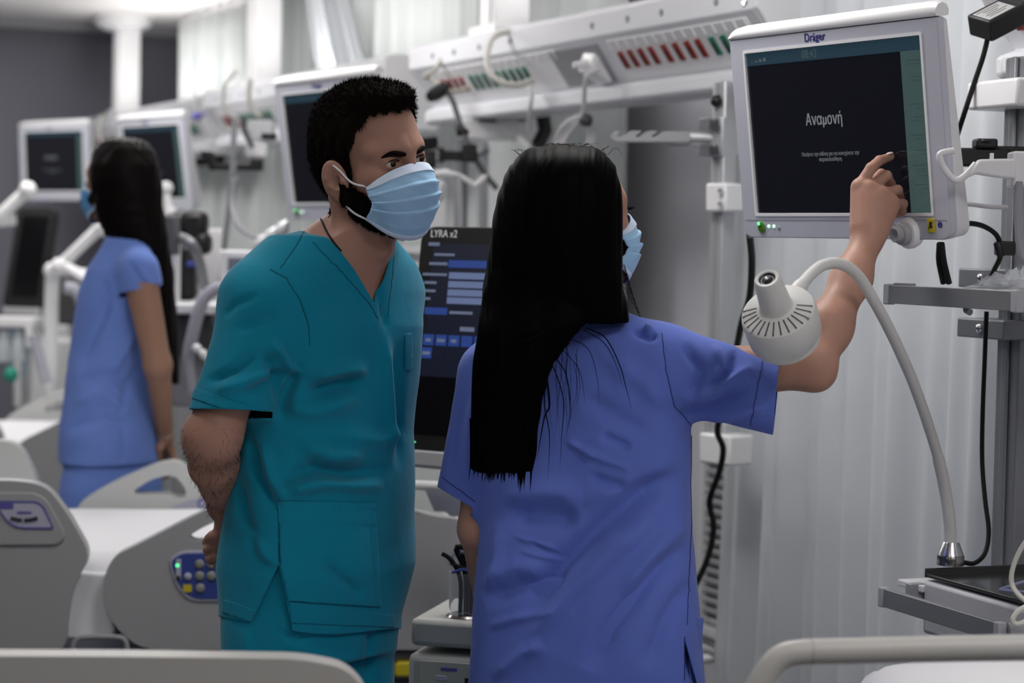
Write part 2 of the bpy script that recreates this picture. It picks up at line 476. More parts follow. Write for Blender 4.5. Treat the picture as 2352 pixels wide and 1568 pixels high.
# ------------------------------------------------------------------ patient monitors
def monitor(label, c, yaw, tilt, sc=1.0, full=True, group='bedside patient monitors'):
    t = thing('patient_monitor', label, 'monitor', c, (tilt, 0, yaw), group)
    t.scale = (sc, sc, sc)
    X, Z1, Z0 = .279, .172, -.19
    out = rrect(-X, Z0, X, Z1, (.022, .022, .004, .004), 5)
    inn = rrect(-.237, -.147, .237, .147, .002, 5)
    ob('bezel', g_ring(out, inn, 0, .014), M_bezel, t, .002)
    ob('bezel_lip', g_ring(rrect(-.2405, -.1505, .2405, .1505, .003, 5), rrect(-.2355, -.1455, .2355, .1455, .002, 5), -.0015, .005), M_white2, t)
    back = rrect(-X + .09, Z0 + .02, X - .09, Z1 - .06, .03, 5)
    mid = rrect(-X + .006, Z0 + .002, X - .006, Z1 - .004, (.022, .022, .004, .004), 5)
    ob('housing', g_loft([[(p[0], .014, p[1]) for p in rrect(-X, Z0, X, Z1, (.022, .022, .004, .004), 5)],
                          [(p[0], .026 + .022 * (Z1 - p[1]) / (Z1 - Z0), p[1]) for p in mid], [(p[0], .075, p[1]) for p in back]][::-1]), M_white, t, .002)
    cov = [(-.001, .173), (-.004, .178), (-.002, .186), (.003, .193), (.012, .196), (.022, .192), (.026, .182), (.024, .173)]
    rings = []
    for x, k in ((-X-.001, .35), (-X+.004, .62), (-X+.016, .85), (-X+.04, .96), (-X+.08, 1.0), (X-.03, 1.12), (X-.008, 1.1), (X+.001, .95)):
        rings.append([(x, .012 + (y-.012)*min(1, .8+.2*k), .173 + (z-.173)*k) for y, z in cov])
    ob('top_cover', g_loft(rings), M_white2, t, 0, angle=50)
    s = ob('screen', g_box((0, .0045, 0), (.474, .003, .294)), M_screen, t)
    ob('header_bar', quad_xz(-.235, .122, .235, .145, .0026), M_scrbar, s)
    ob('side_bar', quad_xz(.182, -.145, .235, .122, .0026), M_scrside, s)
    text('screen_lettering', 'Αναμονή', .029, M_scrtxt, s, (-.028, .0026, .018), sx=.82)
    text('screen_lettering', 'Πατήστε την οθόνη για να συνεχίσετε την', .0098, M_scrdim, s, (-.018, .0026, -.042), sx=.80)
    text('screen_lettering', 'παρακολούθηση', .0098, M_scrdim, s, (-.018, .0026, -.0515), sx=.80)
    text('logo', 'Dräger', .021, M_logo, t, (-.033, -.0006, .161), sx=.95)
    if full:
        text('screen_lettering', '08:43', .021, mat('screen_text_faint', (.01, .02, .02), .3, emit=(.09, .13, .13), estr=.7), s, (-.055, .0024, .133), sx=.9)
        for k, z in enumerate((.105, .078, .033, .012, -.018, -.043, -.068, -.078, -.10)):
            ob('side_lettering', [quad_xz(.196 + .008 * (k % 2), z, .228, z + .0022, .0024, .0004), quad_xz(.2 + .006 * (k % 3), z - .006, .228, z - .0042, .0024, .0004)], M_scrdk, s)
        for k in range(4): ob('header_mark', quad_xz(-.222 + .012*k, .128, -.215 + .012*k, .1285 + .002*k, .0024, .0004), M_scrdim, s)
    ob('cover_gap_shade', g_box((0, .004, .1725), (.552, .008, .003)), M_dgrey, t)  # dark strip paints the shadow line in the gap under the top cover
    ob('seam', g_box((0, -.0002, -.1575), (.54, .0008, .0012)), M_grey, t)
    ob('power_button', g_lathe([(.0001, 0), (.0085, 0), (.010, .001), (.010, .003)][::-1], 18, Matrix.Translation((-.223, 0, -.171)) @ Matrix.Rotation(PI/2, 4, 'X')), mat('button_green', (.10, .26, .02), .4), t)
    ob('power_ring', g_ring([(-.223 + .0055*math.cos(a), -.172 + .0055*math.sin(a)) for a in [k*PI/8 for k in range(16)]], [(-.223 + .0038*math.cos(a), -.172 + .0038*math.sin(a)) for a in [k*PI/8 for k in range(16)]], -.0038, -.002), mat('button_mark', (.02, .1, .01), .5), t)
    ob('green_led', g_ball((-.229, -.003, -.164), .003, 10, 6), M_led, t)
    ob('status_led', g_ball((-.203, -.0005, -.169), .0042, 10, 6, (1, .4, .8)), M_ledw, t)
    ob('status_led', g_ball((-.188, -.0005, -.169), .0042, 10, 6, (1, .4, .8)), M_ledw, t)
    ob('status_led', g_ball((-.173, -.0005, -.172), .004, 10, 6, (1, .4, 1)), M_grey, t)
    if full:
        RY = Matrix.Translation((.176, 0, -.179)) @ Matrix.Rotation(PI/2, 4, 'X')
        kn = ob('knob_collar', g_lathe([(.024, -.012), (.0265, -.004), (.0265, .004), (.0235, .009), (.020, .010)], 32, RY), M_white2, t)
        kb = ob('knob', g_lathe([(.0195, .008), (.0195, .012), (.0180, .020), (.0165, .0215), (.0130, .0225), (.0125, .032), (.0110, .034), (.0090, .033), (.0001, .031)], 32, RY), mat('knob_grey', (.35, .35, .36), .45), t)
        ob('alarm_key', g_box((.2325, -.001, -.166), (.0175, .002, .023)), M_yellow, t, .0006)
        ob('bell_mark', [g_prism([(.2275, -.170), (.2375, -.170), (.2355, -.166), (.2350, -.161), (.2325, -.159), (.2300, -.161), (.2295, -.166)], -.0026, -.0018),
                         g_bar((.2265, -.0026, -.173), (.2385, -.0026, -.159), .0006, .0008)], M_rubk, t)
        ob('info_mark', g_ring([(.2535 + .0052*math.cos(a), -.165 + .0052*math.sin(a)) for a in [k*PI/8 for k in range(16)]], [(.2535 + .0036*math.cos(a), -.165 + .0036*math.sin(a)) for a in [k*PI/8 for k in range(16)]], -.0008, .0002), M_logo, t)
        ob('info_bar', g_bar((.251, -.0008, -.167), (.256, -.0008, -.163), .001, .002), M_logo, t)
        text('type_lettering', 'C700', .0125, M_grey, t, (.143, -.0006, -.168), sx=.9)
    # rear mount
    ob('mount', [g_box((0, .09, 0), (.12, .04, .12)), g_box((.0, .12, 0), (.05, .06, .06))], M_white, t, .006)
    if not full:
        ob('mount_arm', g_box((0, .22, -.02), (.04, .2, .035)), M_black, t, .004)
    return t
MON = monitor('large white patient monitor the woman in blue touches', P(1915, 297, 3.78), math.radians(-59), math.radians(7.3))
m2 = monitor("white patient monitor half hidden by the man's head", P(757, 338, 6.15), math.radians(-57), math.radians(8), 1.08, full=False)
m3 = monitor('white patient monitor behind the long-haired woman on the left', P(352, 372, 8.75), math.radians(-52), math.radians(8), full=False)
m4 = monitor('white patient monitor in front of the dark grey far wall', P(124, 370, 10.6), math.radians(-42), math.radians(3), full=False)

# ------------------------------------------------------------------ ceiling supply beams
BT = 2.55
BANG = math.atan2(UY, UX)
def s_of(px, tt):
    k = (px - 1176) / FPX; Z = tt / (k * NX + NY); return k * Z * UX + Z * UY
S_COL1 = 5.87
def beam_shell(label, s_col, group='ceiling supply beams'):
    t = thing('supply_beam', label, 'supply beam', W(s_col, BT, 0), (0, 0, BANG), group)
    xa, xb = -1.62, .48
    prof = [(-.13, 2.06), (-.11, 2.09), (.06, 2.09), (.085, 2.075), (.085, 2.015), (.078, 2.008), (.0, 1.90), (.022, 1.893), (.028, 1.885), (.028, 1.858), (.02, 1.85), (-.10, 1.85), (-.13, 1.88)]
    ob('body', g_ext(prof, xa, xb), M_beam, t, .003)
    ob('end_cap', g_ext([(y*1.01, 1.97 + (z-1.97)*1.03) for y, z in prof], xa - .02, xa), M_white, t, .004)
    ob('end_cap', g_ext([(y*1.01, 1.97 + (z-1.97)*1.03) for y, z in prof], xb, xb + .02), M_white, t, .004)
    for px in (1731,): pass
    for x in (-1.45, -1.18, -1.0, -.8, -.28, -.06, .13, .3):
        ob('screw', g_lathe([(.0085, 0), (.0085, .003), (.006, .005), (.0001, .004)], 12, Matrix.Translation((x, .084, 2.045)) @ Matrix.Rotation(-PI/2, 4, 'X')), M_alu, t)
    ob('screw', g_lathe([(.013, 0), (.013, .003), (.009, .006), (.0001, .004)], 14, Matrix.Translation((-1.58, .083, 2.035)) @ Matrix.Rotation(-PI/2, 4, 'X')), M_chrome, t)
    c = ob('column', [g_box((0, -.02, (2.09 + CEIL) / 2), (.105, .115, CEIL - 2.09)), g_box((-.02, .042, (2.09 + CEIL) / 2), (.03, .012, CEIL - 2.1))], M_white2, t, .006)
    ob('flange', g_lathe([(.075, CEIL - .075), (.11, CEIL - .06), (.14, CEIL - .045), (.145, CEIL - .02), (.145, CEIL)], 28), M_white2, c)
    ob('column_foot', g_box((0, -.02, 2.10), (.2, .15, .03)), M_white2, c, .008)
    ob('uplight', g_box((-.8, -.03, 2.094), (1.2, .06, .008)), mat('uplight_diffuser', (.9, .9, .9), .5, emit=(1, .97, .95), estr=6.0), t)
    ld = bpy.data.lights.new('uplight_lamp', 'AREA'); ld.shape = 'RECTANGLE'; ld.size = 1.15; ld.size_y = .06; ld.energy = UPLIGHT_W; ld.color = (1, .97, .95)
    lo = bpy.data.objects.new('uplight_lamp', ld); COL.objects.link(lo); lo.parent = t; lo.location = (-.8, -.03, 2.102); lo.rotation_euler = (PI, 0, 0)
    return t
tilt = math.atan2(.078, .108)
PLN = Vector((0, math.cos(tilt), -math.sin(tilt)))
def socket_row(t, xs, m, name):
    R = Matrix.Rotation(-tilt, 3, 'X')
    for x in xs:
        base = Vector((x, .040, 1.955)) + PLN * .002
        o = ob(name, g_box((0, 0, 0), (.025, .010, .05), R), m, t, .002)
        o.location = base
        ob('socket_well', g_box(R @ Vector((0, .0052, -.004)), (.012, .0012, .030), R), M_rubk if m is M_green else mat('socket_shadow_red', (.05, .004, .003), .5), o)
def plate(t, x0, x1, m):
    R = Matrix.Rotation(-tilt, 3, 'X')
    o = ob('socket_panel', g_box((0, 0, 0), (abs(x1-x0), .006, .118), R), m, t, .002)
    o.location = Vector(((x0+x1)/2, .0392, 1.954))
    # moulded ribs between the sockets
    n = int(abs(x1-x0) / .05)
    for k in range(n + 1):
        x = -abs(x1-x0)/2 + .01 + k * (abs(x1-x0) - .02) / max(1, n)
        ob('panel_rib', g_box(R @ Vector((x, .004, .045)), (.004, .004, .022), R), M_white2, o)
    return o
b1 = beam_shell('white ceiling supply beam with red and green sockets above the woman in blue', S_COL1)
def bx(px): return s_of(px, BT - .035) - S_COL1
plate(b1, bx(1700) - .06, bx(1408), M_white)
plate(b1, bx(1290), bx(1005), M_white)
ob('blank_panel', g_box((0, 0, 0), (abs(bx(1385) - bx(1275)), .004, .112), Matrix.Rotation(-tilt, 3, 'X')), M_grey, b1).location = ((bx(1385) + bx(1275)) / 2, .040, 1.953)
socket_row(b1, [bx(p) for p in (1425, 1447, 1470, 1494, 1524, 1550, 1577, 1602)], M_red, 'red_socket')
socket_row(b1, [bx(p) for p in (1634, 1660, 1688, 1714)], M_green, 'green_socket')
socket_row(b1, [bx(p) for p in (1019, 1032, 1046, 1060)], M_red, 'red_socket')
socket_row(b1, [bx(p) for p in (1083, 1097, 1112, 1127, 1142, 1158, 1174, 1190, 1205)], M_green, 'green_socket')
def beam_copy(label, s_col, tt=BT):
    t = dup_tree(b1); t.location = W(s_col, tt, 0); t['label'] = label; t['group'] = 'ceiling supply beams'; return t
beam_copy("white ceiling supply beam behind the man's head and monitor", S_COL1 + 2.47, BT + .04)
beam_copy('white ceiling supply beam above the long-haired woman at the far left', S_COL1 + 4.95, BT + .10)
b0 = beam_copy('white ceiling supply beam cut off at the top right corner', 2.93)
b0.location.z = -.035
for ch in list(b0.children):
    if ch.name.startswith(('red_socket', 'green_socket')) and ch.location.x > -.35:
        for g_ in list(ch.children): bpy.data.objects.remove(g_)
        bpy.data.objects.remove(ch)
socket_row(b0, [.08, .14, .20, .28, .35, .42], M_red, 'red_socket')

# things plugged in to the nearest beam
t = thing('power_plug', 'white power plug box hanging on the beam beside the red sockets', 'plug', P(1383, 142, 5.72), (math.radians(-25), 0, math.radians(-60)))
ob('plug_body', g_loft([[(p[0], y, p[1]) for p in rrect(-.042*k, -.05*k, .042*k, .05*k, .015*k, 4)] for y, k in ((-.045, .7), (-.035, .95), (.03, 1.0))][::-1]), M_white2, t, .003)
ob('strain_relief', g_cyl((.012, -.04, -.028), (.0, -.075, -.05), .011, .008, 12), M_white2, t)
ob('plug_slot', g_box((-.02, -.046, .012), (.012, .004, .008)), M_dgrey, t)
pts = [(1376, 160, 5.63), (1350, 172, 5.62), (1343, 205, 5.65), (1340, 262, 5.7)]
cord('plug_cable', pts, .0065, M_wcord, 'white cord hanging straight down from the plug box on the beam')
t = thing('cable_coil', 'bundled loops of white cable tied above the woman in blue', 'cable', P(1330, 300, 5.72))
loops = []
for k in range(6):
    c_ = [(1340, 262, 5.7), (1322 - 5*k, 285, 5.7), (1296 - 5*k + 8*(k % 2), 325, 5.72 + .012*k), (1290 + 3*k, 375, 5.73), (1320 + 4*k, 395, 5.75), (1346 + 2*k, 350, 5.75), (1352 + 2*k, 300, 5.74), (1343, 268, 5.72)]
    loops.append(g_tube(smooth_path(rel([P(*q) for q in c_], t.location), 6), .0055, 8))
for l in loops: ob('loop', l, M_wcord, t)
ob('tie', g_ball(P(1346, 276, 5.69) - t.location, .018, 10, 8), M_dgrey, t)
cord('cream_cable', [(1210, 70, 6.15), (1165, 73, 6.12), (1135, 85, 6.1), (1122, 110, 6.05), (1119, 145, 6.0), (1130, 172, 5.97), (1155, 190, 5.95), (1190, 195, 5.95), (1222, 184, 6.0)], .0085, M_cord, 'thick cream cable looping over the front of the beam')
cord('cream_cable', [(1028, 100, 6.65), (1018, 125, 6.6), (1000, 160, 6.55), (976, 175, 6.55), (995, 185, 6.55), (1030, 208, 6.5), (1065, 205, 6.5), (1085, 192, 6.5)], .006, mat('beige_cord', (.42, .40, .34), .5), 'thin beige cable hooked round the far end of the beam')
cord('hanging_cable', [(1212, 190, 6.05), (1221, 215, 6.0), (1218, 250, 6.0), (1216, 295, 6.1)], .006, M_wcord, 'grey-white cable dropping behind the nearest supply beam')
t = thing('black_plug', 'black power plug on the far red sockets of the beam', 'plug', P(1005, 212, 6.45))
ob('plug_body', g_tube(rel([P(1022, 200, 6.47), P(1012, 208, 6.45), P(998, 217, 6.42), P(988, 222, 6.40)], t.location), [.018, .022, .022, .016], 12), M_black, t)
ob('plug_cord', g_tube(smooth_path(rel([P(1022, 205, 6.46), P(1038, 228, 6.42), P(1052, 270, 6.38), P(1062, 300, 6.35), P(1085, 350, 6.3), P(1110, 395, 6.28), P(1140, 432, 6.25)], t.location), 6), .0085, 8), mat('grey_cord', (.05, .05, .055), .5), t)
ob('ferrite', g_tube(rel([P(1053, 288, 6.36), P(1060, 303, 6.35), P(1072, 306, 6.34)], t.location), [.012, .018, .012], 10), M_black, t)

# ------------------------------------------------------------------ equipment under the nearest beam
ZP = 5.05
pz = P(1664, 300, ZP)
t = thing('mounting_pole', 'grey square pole hanging under the beam left of the large monitor', 'pole', (pz.x, pz.y, 0))
ypr = math.radians(-50)
Rz = Matrix.Rotation(ypr, 3, 'Z')
ob('pole', g_box((0, 0, 1.44), (.042, .042, .85), Rz), M_alu2, t, .004)
ob('pole_groove', g_box(Rz @ Vector((-.002, -.0215, 1.44)), (.012, .002, .84), Rz), M_grey, t)
def zpx(px, py, Z): return P(px, py, Z).z
def sub_box(name, px, py, w, d, h, m, bev=.004, Z=ZP, par=None, dy=0.0):
    q = P(px, py, Z); return ob(name, g_box(Vector((q.x - pz.x, q.y - pz.y + dy, q.z)), (w, d, h), Rz), m, par or t, bev)
ob('knob', [g_ball(P(1645, 232, ZP - .02) - Vector((pz.x, pz.y, 0)), .014, 10, 8), g_box(P(1652, 226, ZP - .01) - Vector((pz.x, pz.y, 0)), (.02, .015, .015))], M_black, t)
for py in (285, 345):
    sub_box('clamp', 1640, py, .05, .05, .028, M_alu, .003)
    q = P(1640, py, ZP - .04); ob('clamp_jaw', g_box(Vector((q.x - pz.x, q.y - pz.y, q.z)), (.02, .01, .018), Rz), M_dgrey, t)
sub_box('bracket', 1666, 315, .04, .06, .09, M_alu2, .004)
sub_box('terminal_box', 1664, 454, .066, .06, .066, M_white2, .006, ZP - .03)
for py in (438, 468):
    q = P(1654, py, ZP - .075); ob('screw', g_lathe([(.006, -.004), (.006, .004), (.0001, .003)], 10, Matrix.Translation(Vector((q.x - pz.x, q.y - pz.y, q.z))) @ Matrix.Rotation(PI/2, 4, 'X')), M_grey, t)
sub_box('lower_box', 1668, 1030, .10, .08, .07, M_white2, .006, ZP - .03)
sub_box('lower_sleeve', 1664, 985, .05, .05, .03, M_alu2, .004)
q = thing('hose_holder', 'notched grey hose holder arm sticking out left of the pole', 'hose holder', P(1500, 315, ZP))
o_ = q.location
def pl(px, py): v_ = P(px, py, ZP) - o_; return (v_.x, v_.z)
outl = [pl(*p) for p in ((1405, 310), (1410, 302), (1424, 302), (1420, 309), (1414, 313), (1420, 317), (1436, 309), (1448, 301), (1474, 301), (1458, 314), (1464, 316), (1486, 302), (1512, 301), (1494, 314), (1500, 316), (1524, 302), (1584, 303), (1584, 327), (1413, 326), (1405, 320))]
ob('holder_bar', g_prism(outl, -.014, .014), M_grey, q, .001)
ob('arm', g_tube([Vector((pl(1584, 315)[0], 0, pl(1584, 315)[1])), Vector((pl(1655, 317)[0], 0, pl(1655, 317)[1]))], .012, 12), M_alu2, q)
ob('spring_clip', g_tube([Vector((pl(1535, 332)[0], .0, pl(1535, 332)[1])), Vector((pl(1560, 334)[0], 0, pl(1560, 334)[1])), Vector((pl(1640, 330)[0], 0, pl(1640, 330)[1]))], .003, 6), M_grey, q)
cord('black_cable', [(1722, 540, 4.2), (1727, 600, 4.3), (1722, 680, 4.4), (1704, 740, 4.5), (1692, 800, 4.6), (1672, 900, 4.75), (1648, 985, 4.85), (1661, 1030, 4.9), (1652, 1085, 4.95), (1630, 1150, 5.0), (1639, 1210, 5.0), (1626, 1280, 5.0), (1596, 1345, 5.0), (1560, 1410, 5.0)], .0072, M_rubber, 'black cable snaking down from the large monitor past the wall grille')

# brackets and hooks behind, between the man and the woman
t = thing('equipment_rail', 'white equipment bracket below the far end of the nearest beam', 'bracket', P(1140, 300, 6.6))
o_ = t.location
def bxp(name, px, py, wpx, hpx, d, m, Z=6.58, bev=.004, par=None, base=None):
    base = base or o_; c_ = P(px, py, Z) - base
    return ob(name, g_box(c_, (wpx / FPX * Z, d, hpx / FPX * Z)), m, par or t, bev)
bxp('housing', 1150, 300, 185, 44, .12, M_white2)
bxp('top_plate', 1150, 272, 215, 14, .10, M_white)
bxp('socket', 1120, 273, 40, 18, .11, M_dgrey, 6.56)
bxp('socket', 1200, 273, 20, 16, .11, M_grey, 6.56)
ob('drop_arm', g_tube([P(1245, 255, 6.4) - o_, P(1252, 300, 6.4) - o_, P(1235, 335, 6.38) - o_], .022, 10), M_black, t)
ob('support', g_tube([P(1060, 320, 6.45) - o_, P(1058, 560, 6.45) - o_], .02, 10), M_alu, t)
ob('support', g_tube([P(1110, 330, 6.5) - o_, P(1108, 640, 6.5) - o_], .016, 10), M_alu2, t)
ob('strut', g_tube([P(1120, 345, 6.45) - o_, P(1085, 365, 6.4) - o_], .008, 8), M_alu, t)
ob('corner_clip', g_tube([P(1195, 315, 6.4) - o_, P(1218, 338, 6.38) - o_], .012, 8), M_white2, t)
t = thing('clamp_arm', "black clamp arm beside the man's eyes", 'clamp', P(1030, 360, 6.2)); o_ = t.location
bxp('bar', 1035, 358, 125, 22, .04, M_black, 6.2)
bxp('jaw', 1010, 356, 20, 34, .05, M_black, 6.18)
bxp('jaw', 1078, 352, 34, 40, .05, M_black, 6.18)
bxp('lever', 990, 372, 22, 28, .03, M_black, 6.18)
bxp('band', 1005, 358, 6, 26, .055, M_grey, 6.17, .001)
t = thing('infusion_hook', "white wire infusion hook beside the man's mask", 'hook', P(1030, 450, 6.0)); o_ = t.location
ob('hook', g_tube(smooth_path(rel([P(985, 402, 6), P(1010, 398, 6), P(1050, 402, 6), P(1082, 420, 6), P(1090, 425, 6), P(1112, 408, 6), P(1113, 400, 6)], o_), 5), .007, 8), M_white2, t)
ob('hook', g_tube(smooth_path(rel([P(985, 398, 6.02), P(1025, 393, 6.02), P(1032, 400, 6.02)], o_), 4), .006, 8), M_white2, t)
ob('stem', g_tube(rel([P(1052, 402, 6), P(1056, 520, 6), P(1058, 640, 6)], o_), .011, 10), M_alu2, t)
ob('hub', g_tube(rel([P(985, 436, 5.98), P(1010, 436, 5.96)], o_), .031, 18), M_white2, t)
ob('hub_cap', g_tube(rel([P(1010, 436, 5.96), P(1020, 437, 5.955)], o_), [.026, .02], 18), M_white, t)
ob('post', g_box(P(1005, 500, 6) - o_, (.045, .05, .16)), M_white2, t, .006)
bxp('shelf', 985, 575, 120, 16, .10, M_white2, 6.0)
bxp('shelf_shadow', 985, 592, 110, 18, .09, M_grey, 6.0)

# ------------------------------------------------------------------ right-hand column with shelves, lamp
XD = Vector((.358, -.934, 0)); YD = Vector((.934, .358, 0))
SH = math.atan2(XD.y, XD.x)
def sh_world(base, x, y, z): return base + XD * x + YD * y + Vector((0, 0, z))
U0 = P(2043, 657, 3.75); L0 = P(2031, 1350, 3.75)
pc = P(2350, 700, 3.90)
t = thing('equipment_column', 'grey aluminium equipment column at the right edge', 'column', (pc.x, pc.y, 0), (0, 0, SH))
ob('pole', [g_box((0, 0, 1.10), (.07, .06, 1.46)), g_box((0, -.033, 1.10), (.02, .008, 1.46)), g_box((-.038, 0, 1.10), (.008, .02, 1.46))], M_alu, t, .004)
ob('collar', g_box((0, 0, 1.762), (.16, .16, .05)), M_white2, t, .006)
ob('clamp', g_box((-.03, -.02, 1.435), (.15, .10, .035)), M_alu, t, .003)
ob('clamp', g_box((-.03, -.02, 1.345), (.15, .10, .035)), M_alu, t, .003)
for dz in (1.435, 1.345):
    ob('clamp_screw', g_ball((-.03, -.072, dz), .009, 10, 8, (1, .5, 1)), M_chrome, t)
# upper shelf
t = thing('rail_shelf', 'upper grey shelf with front rail on the right-hand column', 'shelf', U0, (0, 0, SH))
RH = .0315
ob('rail', g_box((.19, 0, -RH/2 + .002), (.385, .012, RH)), M_alu, t, .001)
for x in (0, .385): ob('end_cap', g_box((x, 0, -RH/2 + .002), (.016, .016, RH + .004)), mat('cap_grey', (.36, .37, .40), .5), t, .002)
ob('board', g_box((.20, .16, -.010), (.36, .28, .016)), M_white, t, .003)
ob('rail_foot', g_box((.03, .012, .003), (.05, .014, .006)), M_grey, t, .001)
ob('underside_hook', g_tube([(.16, .05, -.02), (.165, .05, -.036), (.175, .05, -.038)], .006, 8), M_alu, t)
ob('arm', g_box((.18, .31, -.035), (.08, .1, .03)), M_alu, t, .003)
# crumpled film on the shelf
bmv = []
for k in range(3):
    pass
def crumple(name, c, sx, sy, sz, m, seed, label, cat):
    rg = np.random.default_rng(seed); n_, m_ = 22, 12
    v, f = [], []
    for i in range(m_ + 1):
        th = PI * i / m_ * .5
        for k in range(n_):
            a = 2*PI*k/n_; r = 1 + .28*rg.standard_normal()*math.sin(th)
            v.append(Vector((sx*math.sin(th)*math.cos(a)*r, sy*math.sin(th)*math.sin(a)*r, max(0, sz*math.cos(th)*(1+.3*rg.standard_normal())))))
    for i in range(m_):
        for k in range(n_): k2 = (k+1) % n_; f.append((i*n_+k, (i+1)*n_+k, (i+1)*n_+k2, i*n_+k2))
    o = mesh_obj(name, v, f, m, angle=0, smooth=False); o.location = c
    return tag(o, label, cat)
crumple('plastic_film', sh_world(U0, .24, .10, -.001), .07, .05, .026, mat('clear_film', (.85, .88, .92), .1, alpha=.35, spec=.8), 4, 'crumpled clear plastic film lying on the upper right shelf', 'plastic film')
# lower shelf: drawer with steel tray and rail
t = thing('tray_shelf', 'lower white shelf with stainless tray and grey rail carrying the lamp', 'shelf', L0, (0, 0, SH))
ob('rail', g_box((.175, 0, -RH/2), (.36, .012, RH)), M_alu, t, .001)
for x in (0, .355): ob('end_cap', g_box((x, 0, -RH/2), (.016, .016, RH + .003)), mat('cap_grey', (.36, .37, .40), .5), t, .002)
ob('rail_post', g_box((.02, .05, -.004), (.018, .03, .028)), M_grey, t, .002)
ob('rail_spacer', [g_cyl((.36, .01, -.015), (.37, .06, -.015), .016, None, 16)], M_grey, t)
ob('drawer', g_prism([(.035, -.075), (.46, -.075), (.46, .018), (.035, .018)], .055, .42), mat('drawer_white', (.50, .51, .55), .4), t, .008)
TZ = .024
ob('tray_floor', g_box((.245, .24, TZ), (.42, .36, .003)), M_steel, t)
tr_ = [g_box((.038, .24, TZ + .006), (.004, .365, .016)), g_box((.455, .24, TZ + .006), (.004, .365, .016)), g_box((.245, .42, TZ + .006), (.42, .004, .016)), g_box((.245, .06, TZ + .002), (.42, .004, .006))]
ob('tray_rim', tr_, mat('dark_steel', (.10, .10, .10), .3, metal=1.0), t, .001)
ob('back_ledge', g_box((.0, .22, TZ - .022), (.08, .34, .012)), M_white, t, .002)
ob('column_bracket', g_box((.25, .44, -.05), (.1, .08, .05)), M_alu, t, .003)
# gooseneck lamp
base = P(2183, 1297, 3.74)
t = thing('gooseneck_lamp', 'white gooseneck examination lamp bending across the raised arm', 'lamp', base)
ob('base', g_lathe([(.0235, 0), (.0235, .016), (.0225, .018)], 28), M_steel, t)
ob('base_cone', g_lathe([(.0225, .018), (.0145, .038), (.0135, .040)], 28), M_chrome, t)
LH = P(1787, 716, 3.26)
neck = [(2183, 1262, 3.74), (2181, 1200, 3.735), (2168, 1110, 3.72), (2146, 1020, 3.68), (2102, 890, 3.60), (2052, 775, 3.52), (2003, 683, 3.455), (1968, 630, 3.425), (1930, 606, 3.40), (1893, 608, 3.38), (1862, 630, 3.35), (1838, 658, 3.31)]
np_ = smooth_path(rel([P(*q) for q in neck], base), 8)
rr = [.0106 if i < 22 else .0092 for i in range(len(np_))]
ob('gooseneck', g_tube(np_, rr, 16), M_lamp, t)
ax = Vector((-.325, -.63, .70)).normalized()
Mq = Matrix.Translation(LH - base) @ ax.to_track_quat('Z', 'Y').to_matrix().to_4x4()
hd = ob('lamp_head', g_lathe([(.0001, -.066), (.047, -.066), (.0505, -.063), (.0515, -.050), (.0545, -.049), (.0565, -.046), (.0575, -.006), (.0555, .001), (.050, .005), (.030, .010), (.026, .013), (.0245, .018)], 48, Mq), M_lamp, t)
ob('nozzle', g_lathe([(.0245, .016), (.0205, .064), (.0195, .070), (.0175, .0725), (.0135, .072), (.0115, .068)], 36, Mq), M_lamp, t)
ob('nozzle_bore', g_lathe([(.0128, .064), (.0125, .0705), (.0095, .0675), (.006, .0700), (.0001, .0705)], 24, Mq), M_black, t)
ob('nozzle_ball', g_ball(Mq @ Vector((-.001, 0, .070)), .0034, 10, 8), M_chrome, t)
q0 = ax.to_track_quat('Z', 'Y').to_matrix()
# slots on the visible side of the cap
dn = q0.inverted() @ Vector((0.15, 0.1, -1)); a0 = math.atan2(dn.y, dn.x)
for k in range(15):
    a = a0 + math.radians(-92 + 13.2 * k)
    d_ = Vector((math.cos(a), math.sin(a), 0)); sd = Vector((-math.sin(a), math.cos(a), 0))
    A_, B_ = d_ * .031 + Vector((0, 0, .0098)), d_ * .0535 + Vector((0, 0, .0042))
    v_ = [Mq @ (p_ + sd * e + Vector((0, 0, zz))) for p_ in (A_, B_) for e in (-.0009, .0009) for zz in (-.001, .0006)]
    ob('vent_slot', (v_, [(0,1,3,2),(4,6,7,5),(0,4,5,1),(2,3,7,6),(1,5,7,3),(0,2,6,4)]), M_rubk, hd, smooth=False)
    if k in (4, 12): ob('cap_screw', g_ball(Mq @ (d_ * .0550 + Vector((0, 0, .0042))), .0022, 8, 6), M_grey, hd)
j = P(1838, 658, 3.31) - base; jb = P(1822, 676, 3.295) - base
ob('neck_joint', g_tube([j + (j - jb) * .35, j, jb, jb + (jb - j) * .6], [.0105, .0120, .0125, .0125], 18), M_lamp, t)
cord('lamp_cable', [(2212, 1291, 3.75), (2238, 1293, 3.76), (2262, 1270, 3.78), (2271, 1220, 3.8), (2263, 1150, 3.82), (2256, 1060, 3.84), (2257, 950, 3.84), (2262, 820, 3.84), (2266, 715, 3.84)], .0042, M_rubber, 'thin black cable running from the lamp base up to the shelf')
t = thing('black_cables', 'pair of black cables dropping from the large monitor on to the shelf', 'cable', P(2175, 640, 3.72)); o_ = t.location
ob('cable', g_tube(smooth_path(rel([P(2158, 560, 3.70), P(2157, 600, 3.73), P(2167, 650, 3.75)], o_), 6), .0052, 8), M_rubber, t)
ob('cable', g_tube(smooth_path(rel([P(2163, 560, 3.69), P(2168, 600, 3.72), P(2180, 650, 3.74)], o_), 6), .0052, 8), M_rubber, t)
t = thing('black_cable', 'black cable arching from the monitor edge to a knot on the column', 'cable', P(2310, 570, 3.8)); o_ = t.location
